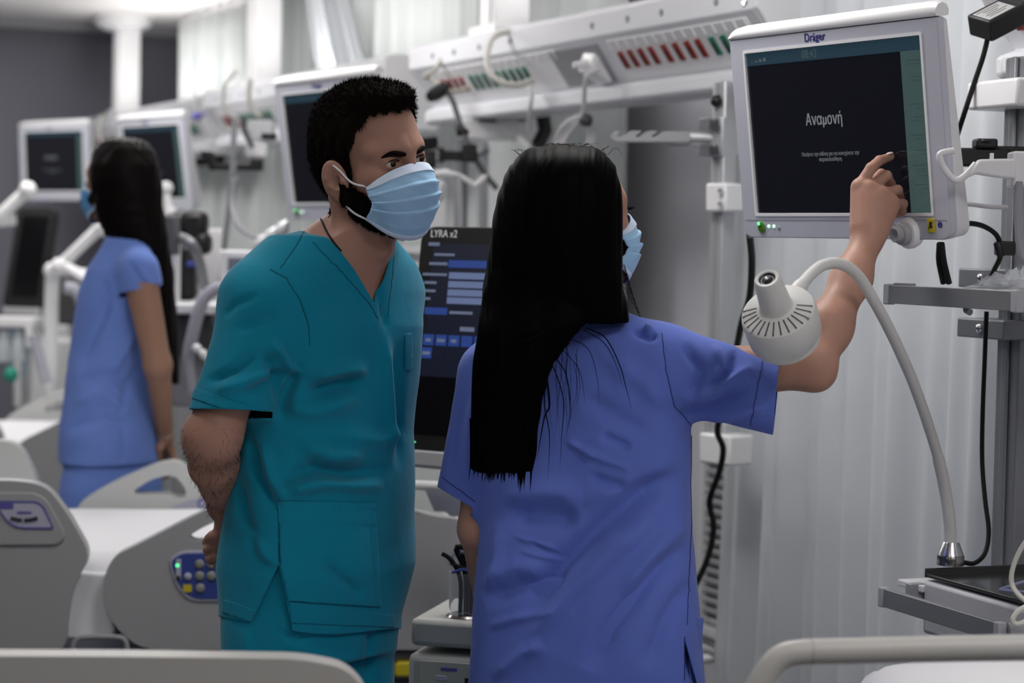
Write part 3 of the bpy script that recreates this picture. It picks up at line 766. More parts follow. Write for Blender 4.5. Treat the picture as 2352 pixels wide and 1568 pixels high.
ob('cable', g_tube(smooth_path(rel([P(2180, 530, 3.7), P(2196, 518, 3.72), P(2230, 513, 3.75), P(2265, 522, 3.77), P(2292, 545, 3.78), P(2298, 585, 3.79), P(2283, 620, 3.8), P(2272, 640, 3.8)], o_), 6), .0046, 8), M_rubber, t)
ob('tie', [g_box(P(2308, 570, 3.79) - o_, (.032, .03, .025)), g_tube([P(2290, 555, 3.78) - o_, P(2300, 590, 3.78) - o_], .008, 8)], M_black, t, .004)
cord('white_cable', [(2186, 466, 3.74), (2230, 469, 3.78), (2270, 474, 3.82), (2312, 476, 3.86)], .0042, M_wcord, 'short white cable between the large monitor and the column')
t = thing('monitor_arm', 'black monitor bracket between the large monitor and the column', 'bracket', P(2270, 362, 3.85)); o_ = t.location
bxp('plate', 2250, 362, 130, 42, .04, M_black, 3.85)
bxp('bar', 2320, 352, 80, 30, .05, M_black, 3.87)
bxp('clamp', 2262, 330, 50, 22, .04, M_black, 3.84)
bxp('knob', 2262, 324, 22, 10, .03, M_black, 3.83)
bxp('foot', 2198, 388, 14, 32, .03, M_black, 3.83)
t = thing('white_hook', 'white cable hook arm overlapping the right edge of the monitor', 'hook', P(2330, 385, 3.5)); o_ = t.location
ob('hook', g_tube(smooth_path(rel([P(2191, 346, 3.5), P(2165, 351, 3.5), P(2158, 360, 3.5), P(2165, 382, 3.5), P(2185, 408, 3.5), P(2200, 413, 3.5), P(2218, 402, 3.5), P(2242, 376, 3.5)], o_), 6), .0058, 10), M_white, t)
ob('arm', g_prism([(p_.x, p_.z) for p_ in rel([P(2236, 382, 3.5), P(2246, 366, 3.5), P(2330, 364, 3.5), P(2330, 412, 3.5), P(2290, 408, 3.5), P(2240, 400, 3.5), P(2222, 408, 3.5)], o_)], -.01, .01), M_white, t, .004)
ob('block', g_box(P(2348, 390, 3.52) - o_, (.04, .05, .058)), M_white, t, .004)
ob('pin', g_box(P(2278, 360, 3.5) - o_, (.006, .006, .012)), M_white2, t, .001)
ob('hose', g_tube(smooth_path(rel([P(2340, 420, 3.5), P(2340, 500, 3.48), P(2352, 590, 3.46), P(2395, 630, 3.45)], o_), 5), .008, 10), mat('grey_hose', (.25, .25, .28), .4), t)
t = thing('power_adapter', 'black power adapter with white label plugged in at the top right', 'adapter', P(2290, 45, 3.92), (math.radians(18), math.radians(-26), math.radians(25)))
ob('body', g_box((0, 0, 0), (.085, .06, .04)), M_black, t, .004)
ob('label', g_box((-.006, -.002, .0202), (.062, .044, .001)), mat('adapter_label', (.45, .45, .45), .6), t)
for k in range(5): ob('label_print', g_box((-.008 + .004*(k % 2), .014 - .007*k, .021), (.05 - .012*(k % 3), .0018, .0004)), mat('print_grey', (.2, .2, .2), .6), t)
ob('prong_block', g_box((.055, 0, .0), (.03, .045, .035)), M_black, t, .004)
cord('adapter_cable', [(2270, 82, 3.92), (2258, 130, 3.92), (2238, 190, 3.92), (2215, 260, 3.92), (2196, 320, 3.95), (2188, 352, 3.92)], .0048, M_rubber, 'black cable running down from the power adapter to the monitor bracket')
t = thing('coiled_cable', 'white coiled cord and wire clips lying on the steel tray', 'cable', sh_world(L0, .26, .16, .03)); o_ = t.location
ob('cord', g_tube(smooth_path(rel([P(2390, 1200, 3.42), P(2345, 1260, 3.44), P(2325, 1310, 3.45), P(2326, 1345, 3.45), P(2350, 1375, 3.42), P(2380, 1390, 3.4)], o_), 6), .0042, 8), M_cord, t)
ob('cord_loop', g_tube(smooth_path(rel([P(2372, 1385, 3.36), P(2340, 1402, 3.36), P(2326, 1422, 3.36), P(2334, 1432, 3.36), P(2352, 1428, 3.36), P(2375, 1410, 3.36)], o_), 6), .0042, 8), M_cord, t)
ob('wire_clip', g_tube(rel([P(2296, 1354, 3.5), P(2345, 1338, 3.52), P(2375, 1330, 3.52)], o_), .003, 6), mat('clip_blue', (.2, .22, .35), .4), t)
ob('wire_clip', g_tube(rel([P(2296, 1354, 3.5), P(2330, 1358, 3.48), P(2375, 1360, 3.46)], o_), .003, 6), mat('clip_blue', (.2, .22, .35), .4), t)
# ------------------------------------------------------------------ beds
def plane_pts(pxs, base, yaw):
    """pixels -> (x, z) in the vertical plane through base with the given yaw"""
    d = Vector((math.cos(yaw), math.sin(yaw), 0)); n = Vector((-d.y, d.x, 0)); out = []
    for q in pxs:
        r = P(q[0], q[1], 1.0) - CAM
        k = (base - CAM).dot(n) / r.dot(n)
        w_ = CAM + r * k - base
        out.append((w_.dot(d), w_.z + base.z) + tuple(q[2:]))
    return out
BYAW = math.radians(5)
B2 = P(500, 1300, 4.8); B2.z = 0
bed = thing('hospital_bed', 'grey hospital bed with blue control panel behind the man', 'bed', B2, (0, 0, BYAW), 'ward beds')
def pp(l): return plane_pts(l, B2, BYAW)
TH = .055
pr = [(236, 1400, .1), (240, 1318, .1), (262, 1276, .06), (330, 1243, .1), (435, 1189, .1), (520, 1150, .1), (650, 1118, .15), (840, 1118, .15), (935, 1168, .05), (1000, 1186, .05), (1068, 1192, .06), (1074, 1300, .05), (1066, 1470, .08), (1000, 1492, .05), (310, 1492, .1)]
hole = [(432, 1232, .02), (470, 1208, .05), (560, 1172, .08), (640, 1160, .05), (660, 1205, .05), (600, 1238, .04), (445, 1242, .02)]
sr = ob('side_rail', g_plate(rpoly([q for q in pp(pr)], .03, 5), [rpoly(pp(hole), .02, 4)], 0, TH), M_bed, bed, .016, seg=4)
# control panel on that rail: raised pale frame, blue face, keys
cp = [(392, 1285, .02), (420, 1270, .01), (540, 1268, .01), (540, 1374, .01), (440, 1374, .06), (408, 1340, .04)]
ob('panel_frame', g_prism(rpoly([(x * 1, z, r_) for x, z, r_ in pp([(386, 1283, .02), (418, 1264, .01), (546, 1262, .01), (546, 1381, .01), (434, 1381, .06), (402, 1344, .04)])], .01, 4), -.004, .0), M_lilac, sr, .002)
cpn = ob('control_panel', g_prism(rpoly(pp(cp), .01, 4), -.006, -.003), M_blue, sr, .001)
def dot(name, px, py, r, m, yy=-.008, par=None, sc=(1, .35, 1)):
    x, z = pp([(px, py)])[0]; return ob(name, g_ball((x, yy, z), r, 12, 8, sc), m, par or cpn)
for px, py in ((459, 1294), (486, 1294), (459, 1321), (486, 1321), (460, 1349), (511, 1294)): dot('key', px, py, .0105, mat('key_grey', (.25, .25, .23), .35))
dot('lock_key', 432, 1322, .0085, M_lilac)
for (a, b_, m_) in (((421, 1341), (441, 1358), M_yellow), ((503, 1268), (516, 1372), M_lilac)):
    (x0, z0), (x1, z1) = pp([a, b_]); ob('key_plate', quad_xz(x0, z0, x1, z1, -.0068, .001), m_, cpn)
x0, z0 = pp([(405, 1282)])[0]; x1, z1 = pp([(416, 1330)])[0]
ob('key_plate', quad_xz(x0, z0, x1, z1, -.0068, .001), M_lilac, cpn)
dot('led', 408, 1297, .004, M_led); dot('key_mark', 410, 1325, .005, M_rubk)
# far rail, same section
FY = .90
prf = [(158, 1170, .06), (250, 1110, .1), (360, 1064, .06), (402, 1056, .05), (436, 1074, .05), (486, 1150, .05), (560, 1200, .1), (800, 1200, .1), (800, 1330, .05), (190, 1330, .05)]
hof = [(306, 1128, .02), (350, 1098, .04), (398, 1090, .04), (422, 1113, .02), (431, 1141, .015), (402, 1142, .01), (388, 1133, .01), (312, 1134, .02)]
FB = B2 + Vector((-math.sin(BYAW), math.cos(BYAW), 0)) * FY
def ppf(l): return plane_pts(l, FB, BYAW)
sf = ob('side_rail', g_plate(rpoly(ppf(prf), .03, 5), [rpoly(ppf(hof), .02, 4)], FY, FY + TH), M_bedw, bed, .016, seg=4)
ob('rail_emblem', g_prism(rpoly(ppf([(388, 1166, .01), (440, 1146, .02), (500, 1146, .02), (500, 1166, .01)]), .01, 3), FY - .004, FY), M_lilac, sf)
x_, z_ = ppf([(466, 1156)])[0]; ob('emblem_ring', g_ring([(x_ + .014*math.cos(k*PI/8), z_ + .014*math.sin(k*PI/8)) for k in range(16)], [(x_ + .009*math.cos(k*PI/8), z_ + .009*math.sin(k*PI/8)) for k in range(16)], FY - .006, FY - .004), M_purple, sf)
# foot-end rails with labelled panel
pl_ = [(-170, 1104, .1), (40, 1101, .05), (108, 1112, .06), (160, 1180, .1), (203, 1258, .05), (202, 1290, .04), (170, 1340, .08), (155, 1420, .06), (152, 1488, .02), (-170, 1494, .05)]
s3 = ob('side_rail', g_plate(rpoly(pp(pl_), .03, 5), [], -.02, TH - .02), M_bed, bed, .016, seg=4)
pin = [(-160, 1128, .02), (86, 1128, .04), (112, 1145, .04), (150, 1215, .03), (152, 1232, .02), (136, 1248, .02), (-160, 1250, .02)]
ob('inset_panel', g_prism(rpoly(pp(pin), .02, 4), -.025, -.020), M_bed, s3, .003)
lab = pp([(-30, 1146, .01), (88, 1147, .03), (104, 1158, .02), (126, 1206, .02), (124, 1211, .005), (44, 1210, .05), (20, 1196, .04), (-10, 1150, .01)])
lo = rpoly(lab, .01, 4); cx_ = sum(p[0] for p in lo)/len(lo); cz_ = sum(p[1] for p in lo)/len(lo)
ob('label_border', g_ring(lo, [(cx_ + (x - cx_)*.93, cz_ + (z - cz_)*.88) for x, z in lo], -.0275, -.025), M_purple, s3)
ob('label_face', g_prism([(cx_ + (x - cx_)*.94, cz_ + (z - cz_)*.9) for x, z in lo], -.0265, -.025), M_lilac, s3)
for w0, w1 in ((29, 54), (60, 90)):   # two blurred words in a shallow arc
    pts_ = [pp([(x_, 1187 - 5 * ((x_ - 59.5) / 30) ** 2 + 3)])[0] for x_ in np.linspace(w0, w1, 7)]
    ob('label_print', g_tube([Vector((q_[0], -.0272, q_[1])) for q_ in pts_], .0042, 6), M_rubk, s3)
x_, z_ = pp([(60, 1173)])[0]; ob('label_print', quad_xz(x_ - .015, z_ - .002, x_ + .015, z_ + .002, -.0275, .001), M_purple, s3)
x_, z_ = pp([(20, 1158)])[0]; ob('label_chip', quad_xz(x_ - .02, z_ - .006, x_ + .014, z_ + .006, -.0275, .001), M_purple, s3)
plf = [(-170, 1012, .1), (20, 1012, .04), (50, 1030, .04), (88, 1105, .05), (96, 1220, .05), (-170, 1220, .05)]
ob('side_rail', g_plate(rpoly(ppf(plf), .03, 5), [], FY, FY + TH), M_bedw, bed, .016, seg=4)
# label on the head end of the near rail
lab = pp([(1062, 1246, .01), (1062, 1298, .02), (1036, 1298, .02), (1030, 1288, .02)])
lo = rpoly(lab, .01, 4); cx_ = sum(p[0] for p in lo)/len(lo); cz_ = sum(p[1] for p in lo)/len(lo)
ob('label_border', g_ring(lo, [(cx_ + (x - cx_)*.8, cz_ + (z - cz_)*.8) for x, z in lo], -.003, -.0), M_purple, sr)
# mattress and sheet
def mattress(x0, x1, y0, y1, z0, z1, m, par, name='mattress', seed=1, amp=.006):
    rg = random.Random(seed); nx, ny = 70, 30; rings = []
    ph = [rg.uniform(0, 6) for _ in range(6)]
    v, f = [], []
    def top(u, v_):
        e = min(1, min(u, 1-u) * (x1-x0) / .10); g_ = min(1, min(v_, 1-v_) * (y1-y0) / .07)
        rnd = (1 - (1-e)**2.4) * .5 + (1 - (1-g_)**2.4) * .5
        k = min(1 - (1-e)**3, 1 - (1-g_)**3)
        return z0 + (z1 - z0) * (.25 + .75 * k) + amp * (math.sin(9*u + ph[0] + 3*v_) + .6*math.sin(17*u - 8*v_ + ph[1])) * k
    for j in range(ny + 1):
        for i in range(nx + 1): v.append(Vector((x0 + (x1-x0)*i/nx, y0 + (y1-y0)*j/ny, top(i/nx, j/ny))))
    for j in range(ny):
        for i in range(nx): k0 = j*(nx+1)+i; f.append((k0, k0+1, k0+nx+2, k0+nx+1))
    # skirt to z0
    rim = [i for i in range(nx+1)] + [(j*(nx+1)+nx) for j in range(1, ny+1)] + [ny*(nx+1)+i for i in range(nx-1, -1, -1)] + [j*(nx+1) for j in range(ny-1, 0, -1)]
    base_ = len(v)
    for r_ in rim: v.append(Vector((v[r_].x, v[r_].y, z0)))
    n_ = len(rim)
    for i in range(n_): j = (i+1) % n_; f.append((rim[j], rim[i], base_+i, base_+j))
    f.append(tuple(base_+i for i in range(n_-1, -1, -1)))
    return mesh_obj(name, v, f, m, par, angle=60)
XL, XR = pp([(-330, 1300)])[0][0], pp([(1230, 1300)])[0][0]
mattress(XL, XR, TH + .005, FY - .005, .56, .775, M_sheet, bed)
ob('deck', g_box(((XL+XR)/2, FY/2 + .03, .525), (XR - XL, FY - .02, .065)), M_bedd, bed, .01)
ob('sheet_drop', g_prism(rpoly(pp([(140, 1318), (258, 1322), (262, 1470), (136, 1474)]), .02, 3), .03, .056), M_sheet, bed, .006)
ob('base_cover', g_box(((XL+XR)/2, FY/2, .43), (XR - XL - .1, FY - .12, .12)), mat('bed_base', (.14, .145, .18), .5), bed, .02)
ob('skirt', g_prism(rpoly(pp([(-170, 1486), (10, 1464), (1000, 1462), (1060, 1480), (1062, 1500), (-170, 1508)]), .03, 4), .03, .06), M_bedd, bed, .006)
ob('chassis', [g_box(((XL+XR)/2, FY/2, .2), (1.5, .5, .09)), g_box(((XL+XR)/2 - .5, FY/2, .31), (.12, .3, .2)), g_box(((XL+XR)/2 + .5, FY/2, .31), (.12, .3, .2))], M_grey, bed, .01)
for x in (XL + .3, XR - .3):
    for y in (.12, FY - .08):
        wq = ob('castor', g_cyl((x, y - .02, .075), (x, y + .02, .075), .075, None, 20), M_dgrey, bed, .006)
        ob('castor_fork', g_box((x, y, .15), (.05, .06, .05)), M_grey, wq, .006)
ob('grab_handle', g_tube(smooth_path([Vector((x, -.03, z)) for x, z in pp([(172, 1520), (172, 1478), (182, 1462), (200, 1457), (270, 1457), (288, 1464), (294, 1480), (294, 1520)])], 4), .006, 8), M_grey, bed)
for xx in (XL, XR):
    ob('end_board', g_loft([[(xx + s_*.02, y, z) for y, z in rrect(.05, .5, FY, 1.02, .09, 5)] for s_ in (-1, 1)]), M_bedw, bed, .01)
# sign and pedal under the head section
x_, z_ = pp([(960, 1500)])[0]
ob('underframe_bar', g_box((x_, .08, z_), (.34, .03, .05)), M_grey, bed, .004)
(xa_, za_), (xb_, zb_) = pp([(936, 1488), (978, 1515)])
cs = ob('release_sign', quad_xz(xa_, za_, xb_, zb_, .062, .004), M_yellow, bed)
text('sign_lettering', 'CPR', .026, M_rubk, cs, ((xa_+xb_)/2, .0595, (za_+zb_)/2), sx=.85)
ob('release_pedal', g_prism(rpoly(pp([(906, 1528), (915, 1520), (985, 1520), (985, 1555), (905, 1555)]), .01, 4), .0, .06), M_yellow, bed, .01)
b3 = dup_tree(bed); b3.location = B2 + Vector((-.80, 2.62, 0)); b3['label'] = 'grey hospital bed in the far left bay in front of the breathing machine'; b3['group'] = 'ward beds'
# grey-blue board and tube rail right of the man (head end of the middle bed)
t = thing('bed_side_bar', 'white tube rail and slate board behind the tablet ventilator', 'rail', P(1005, 1150, 4.75)); o_ = t.location
ob('tube', g_tube(rel([P(900, 1112, 4.72), P(1075, 1118, 4.70)], o_), .0105, 12), M_white2, t)
ob('board', g_prism([(p_.x, p_.z) for p_ in rel([P(976, 1122, 4.76), P(1150, 1122, 4.76), P(1150, 1186, 4.76), P(1035, 1184, 4.76), P(1022, 1172, 4.76), P(998, 1172, 4.76)], o_)], -.004, .012), mat('slate_board', (.22, .23, .29), .5), t, .002)
ob('bracket', g_box(P(1066, 1182, 4.74) - o_, (.01, .01, .02)), M_dgrey, t)

# nearest bed, whose rails cross the bottom of the picture
N1 = P(900, 1500, 2.62); N1.z = 0
nb = thing('hospital_bed', 'nearest bed whose pale rails cross the bottom edge of the picture', 'bed', N1, (0, 0, math.radians(4)), 'ward beds')
NY_ = math.radians(4)
def pn(l): return plane_pts(l, N1, NY_)
fr = [(-500, 1498, .1), (300, 1500, .1), (690, 1506, .1), (790, 1526, .05), (836, 1570, .05), (860, 1660, .05), (860, 1960, .05), (-500, 1960, .05)]
ho = [(-420, 1566, .03), (300, 1564, .05), (560, 1572, .05), (640, 1640, .05), (600, 1700, .05), (-420, 1700, .05)]
ob('side_rail', g_plate(rpoly(pn(fr), .03, 6), [rpoly(pn(ho), .03, 5)], -.02, .025), mat('rail_plastic', (.46, .45, .43), .4, bump=.03, bscale=350), nb, .012, seg=4)
ob('rail_inset', g_plate(rpoly(pn(ho), .03, 5), [], 0, .01), M_bedd, nb)
hr = [(1690, 1900), (1710, 1680), (1738, 1600), (1768, 1545), (1800, 1513), (1850, 1502), (1960, 1499), (2150, 1494), (2420, 1490), (2700, 1487), (2850, 1510), (2900, 1600), (2920, 1900)]
tp = [Vector((x, .012, z)) for x, z in pn(hr)]
r2 = ob('side_rail', g_tube(smooth_path(tp, 8), .0165, 18), mat('rail_plastic', (.46, .45, .43), .4), nb)
hx = pn([(1780, 1600, .03), (2840, 1580, .03), (2840, 1900, .03), (1740, 1900, .03)])
for k in range(7):
    x, z = pn([(1888 + 33.5*k, 1490 - .8*k)])[0]
    ob('grip_dimple', g_ball((x, -.0005, z - .002), .0026, 8, 6), M_white2, r2)
x, z = pn([(1867, 1498)])[0]
ob('rail_seam', g_ring([(x + .0002, z)]*2 + [(x, z)]*2, [(x, z)]*4, 0, .0) if False else g_cyl((x - .0008, .012, z - .0015), (x + .0008, .012, z - .0015), .0168, None, 24), M_grey, r2)
xl, xr = pn([(-500, 1500)])[0][0], pn([(2950, 1500)])[0][0]
mattress(xl, xr, .08, .62, .58, .80, M_sheet, nb, seed=3)
xa = pn([(2030, 1500)])[0][0]
bk = mattress(-.50, .42, .10, .60, 0, .12, M_sheet, nb, 'pillow', 5, .008)
bk.location = (xa + .58, .0, .775); bk.rotation_euler = (0, math.radians(-4), 0)
ob('deck', g_box(((xl+xr)/2, .35, .54), (xr - xl, .6, .07)), M_bedd, nb, .01)
ob('chassis', [g_box(((xl+xr)/2, .35, .2), (1.4, .45, .09)), g_box(((xl+xr)/2 - .45, .35, .36), (.12, .3, .3)), g_box(((xl+xr)/2 + .45, .35, .36), (.12, .3, .3))], M_grey, nb, .01)
for x in (xl + .25, xr - .25):
    for y in (.1, .6):
        wq = ob('castor', g_cyl((x, y - .02, .075), (x, y + .02, .075), .075, None, 20), M_dgrey, nb, .006)
        ob('castor_fork', g_box((x, y, .15), (.05, .06, .05)), M_grey, wq, .006)
for xx in (xl, xr):
    ob('end_board', g_loft([[(xx + s_*.02, y, z) for y, z in rrect(.03, .5, .65, .98, .09, 5)] for s_ in (-1, 1)]), M_bedw, nb, .01)

# ------------------------------------------------------------------ tablet ventilators
M_ui = [mat('ui_navy', (.004, .005, .012), .25, emit=(.035, .05, .13), estr=.12), mat('ui_blue', (.004, .01, .04), .25, emit=(.03, .075, .33), estr=.75),
        mat('ui_field', (.02, .03, .05), .25, emit=(.25, .32, .60), estr=.55), mat('ui_text', (.05, .05, .05), .3, emit=(.6, .68, .9), estr=.6), mat('ui_black', (.003, .003, .004), .12), mat('ui_print', (.02, .02, .03), .3, emit=(.28, .34, .52), estr=.5)]
def tablet(label, c, yaw, tiltx, Wd, Hh, ui=True, bo=.22):
    t = thing('tablet_ventilator', label, 'ventilator', (c.x, c.y, 0), (0, 0, yaw), 'tablet ventilators')
    R = Matrix.Rotation(tiltx, 4, 'X'); Mt = Matrix.Translation((0, 0, c.z)) @ R
    def put(o): o.matrix_local = Mt; return o
    sh = put(ob('screen_housing', g_loft([[(p[0], y, p[1]) for p in rrect(-Wd/2*k, -Hh/2*k, Wd/2*k, Hh/2*k, .03, 6)] for y, k in ((0, .99), (.004, 1), (.03, 1), (.05, .93))][::-1]), M_black, t))
    x0, z1 = -Wd/2, Hh/2
    ob('display', g_box((.005, -.0005, .006), (Wd - .055, .002, Hh - .085)), M_ui[4 if not ui else 0], sh)
    if ui:
        def U(px, py):   # pixel offsets within the photographed tablet -> local
            fr_ = (py - 522) / 520.0
            return (x0 + (px - (990 - 45 * fr_)) / 1.02 / 1000.0 * 1.06, z1 - (py - 522) / 520.0 * Hh)
        text('brand_lettering', 'LYRA x2', .022, mat('tablet_lettering', (.6, .6, .6), .5), sh, (x0 + .055, -.0008, z1 - .016), sx=.8)
        def rect(px0, py0, px1, py1, m_, nm='screen_field'):
            a = U(px0, py0); b_ = U(px1, py1); return ob(nm, quad_xz(a[0], a[1], b_[0], b_[1], -.002, .0008), m_, sh)
        rect(1054, 600, 1140, 617, M_ui[1])
        for y in (628, 648, 667, 685): rect(1055 - (y - 628)*.08, y, 1150, y + 15, M_ui[2])
        rect(1000, 710, 1050, 726, M_ui[1])
        for k in range(5): rect(997 + 29*k, 772, 1019 + 29*k, 797, M_ui[1], 'screen_tile')
        for k in range(2): rect(992 + 32*k, 802, 1014 + 32*k, 827, M_ui[1 if k == 0 else 0], 'screen_tile')
        rect(975, 868, 1200, 1000, M_ui[4])
        for px, py, tx, sz in ((1020, 564, 'Mode', .011), (1044, 588, 'Ventilator', .008), (1030, 609, 'Run Mode', .009), (1022, 634, 'Patient Name', .008), (1012, 653, 'Gender', .008), (1010, 672, 'Height', .008), (1005, 690, 'Age', .008),
                               (1082, 720, 'Self Check', .009), (1096, 757, 'VENT', .014), (1008, 785, 'P1', .01), (1037, 785, 'VOL', .01), (1066, 785, 'SI', .01), (1003, 815, 'INT', .01)):
            a = U(px, py); hw_ = .30 * sz * len(tx); ob('screen_print', quad_xz(a[0] - hw_, a[1] - sz*.32, a[0] + hw_, a[1] + sz*.32, -.0026, .0006), M_ui[5], sh)
        ob('status_led', g_box((x0 + .03, -.0008, -z1 + .02), (.006, .001, .002)), M_led, sh)
    ch_ = put(ob('chin', g_loft([[(x, y, -Hh/2 - .03 + z) for x, y, z in ((-Wd*.45, .0, 0), (Wd*.45, .0, 0), (Wd*.45, .07, 0), (-Wd*.45, .07, 0))], [(x, y, -Hh/2 + .006) for x, y in ((-Wd*.49, -.002), (Wd*.49, -.002), (Wd*.49, .06), (-Wd*.49, .06))]]), M_alu2, t, .006))
    ob('swivel', [g_cyl((0, .05, c.z - Hh/2 - .02), (0, .06, c.z - Hh/2 - .09), .02, None, 14), g_ball((0, .06, c.z - Hh/2 - .085), .03, 14, 10, (1, 1, .4))], M_black, t)
    ob('body', g_box((bo, .12, c.z - Hh/2 - .27), (min(Wd*.95, .17), .22, .30)), M_white2, t, .02)
    ob('swivel_arm', g_box((bo/2, .07, c.z - Hh/2 - .115), (abs(bo) + .06, .05, .025)), M_white2, t, .008)
    ob('column', g_box((bo, .12, .45 * (c.z - Hh/2 - .42) + .05), (.1, .1, .9 * (c.z - Hh/2 - .42))), M_alu2, t, .01)
    ob('base', g_box((bo, .14, .06), (.32, .36, .06)), M_white, t, .02)
    for sx in (-1, 1):
        for sy in (-.12, .32): ob('castor', g_cyl((bo + sx*.13, sy, .03), (bo + sx*.13 + .02, sy, .03), .03, None, 14), M_dgrey, t)
    return t
tablet('black tablet ventilator between the man and the woman in blue', P(1078, 782, 4.35), math.radians(-30), math.radians(-8), .275, .46)
tablet('black tablet ventilator tilted at the far left edge', P(66, 592, 9.0), math.radians(-22), math.radians(-14), .185, .43, ui=False, bo=0)

# ------------------------------------------------------------------ stimulator unit with probe cup, in front of the middle bed
q = P(1060, 1500, 3.84)
t = thing('therapy_unit', 'grey tabletop therapy unit with two black displays by her left arm', 'medical device', (q.x, q.y, 0), (0, 0, math.radians(-14)))
zt = P(1060, 1432, 3.84).z
ob('case', g_box((.02, .13, zt - .24), (.24, .26, .36)), mat('unit_case', (.40, .40, .38), .5), t, .012)
ob('lid', g_box((.02, .13, zt - .022), (.235, .25, .05)), mat('unit_case', (.40, .40, .38), .5), t, .01)
fc = ob('front_panel', g_box((.03, -.001, zt - .17), (.21, .003, .2)), mat('unit_panel', (.42, .42, .36), .5), t, .001)
for k, dz in enumerate((-.105, -.137, -.17, -.2)):
    ob('display', g_box((.025, -.003, zt + dz + .0), (.035, .003, .018)), M_black, fc, .0006)
    ob('key', g_box((-.035, -.003, zt + dz + .006), (.02, .003, .009)), M_lilac, fc, .001)
    ob('key', g_box((-.035, -.003, zt + dz - .009), (.02, .003, .007)), M_lilac, fc, .001)
    ob('dial', g_cyl((.078, -.004, zt + dz), (.078, -.016, zt + dz), .015, .012, 18), M_white2, fc)
ob('panel_print', g_box((-.022, -.0028, zt - .083), (.03, .001, .006)), M_purple, fc)
ob('stand_post', g_box((.02, .13, (zt - .42) / 2), (.06, .06, zt - .42)), M_alu, t, .005)
ob('stand_base', g_box((.02, .13, .03), (.26, .28, .05)), M_grey, t, .015)
c0_ = P(1072, 1420, 3.90)
cup = thing('probe_cup', 'clear cup of black probes standing on the therapy unit', 'cup', (c0_.x, c0_.y, zt + .004))
ob('cup_wall', g_lathe([(.032, 0), (.034, .08), (.032, .08), (.030, .003)], 28), M_glass, cup)
ob('cup_base', g_lathe([(.036, -.004), (.038, 0), (.034, .004)], 28), M_steel, cup)
for k, (dx, dy, tx) in enumerate(((-.012, 0, -.035), (.008, -.01, -.012), (.014, .01, .012), (-.002, .012, -.02))):
    pb_ = ob('probe', g_tube(smooth_path([(dx, dy, .005), (dx, dy, .06), (dx + tx*.3, dy, .09), (tx, dy, .105 + .006*k), (tx - .012 + .02*k, dy, .112)], 4), [.004 + .0005*k]*17, 8), M_rubber, cup)
for k, (a, b_) in enumerate((((-.03, 0, .095), (.03, -.01, .06)), ((-.028, -.012, .08), (.03, .0, .045)))):
    ob('probe_lead', g_tube(smooth_path([a, (0, -.02, .085), b_], 5), .003, 6), M_blue if k else M_rubber, cup)
# ------------------------------------------------------------------ organic modelling: distance fields -> one closed surface
def V3(q): return np.array([q[0], q[1], q[2]], dtype=np.float32)
def smin(a, b, k):
    h = np.maximum(k - np.abs(a - b), 0) / k
    return np.minimum(a, b) - h * h * k * .25
def smax(a, b, k): return -smin(-a, -b, k)
def cap(p, a, b, r1, r2=None):
    r2 = r1 if r2 is None else r2
    a = V3(a); b = V3(b); ba = b - a
    t = np.clip(((p - a) @ ba) / float(ba @ ba + 1e-12), 0, 1)
    q = p - a - t[:, None] * ba
    return np.sqrt((q * q).sum(1)) - (r1 + (r2 - r1) * t)
def ell(p, c, r):
    q = p - V3(c); r = np.array(r, dtype=np.float32)
    k0 = np.sqrt(((q / r) ** 2).sum(1)); k1 = np.sqrt(((q / (r * r)) ** 2).sum(1)) + 1e-9
    return k0 * (k0 - 1) / k1
def chain(p, pts, rs, k=.01):
    d = None
    for i in range(len(pts) - 1):
        e = cap(p, pts[i], pts[i+1], rs[i], rs[i+1]); d = e if d is None else smin(d, e, k)
    return d
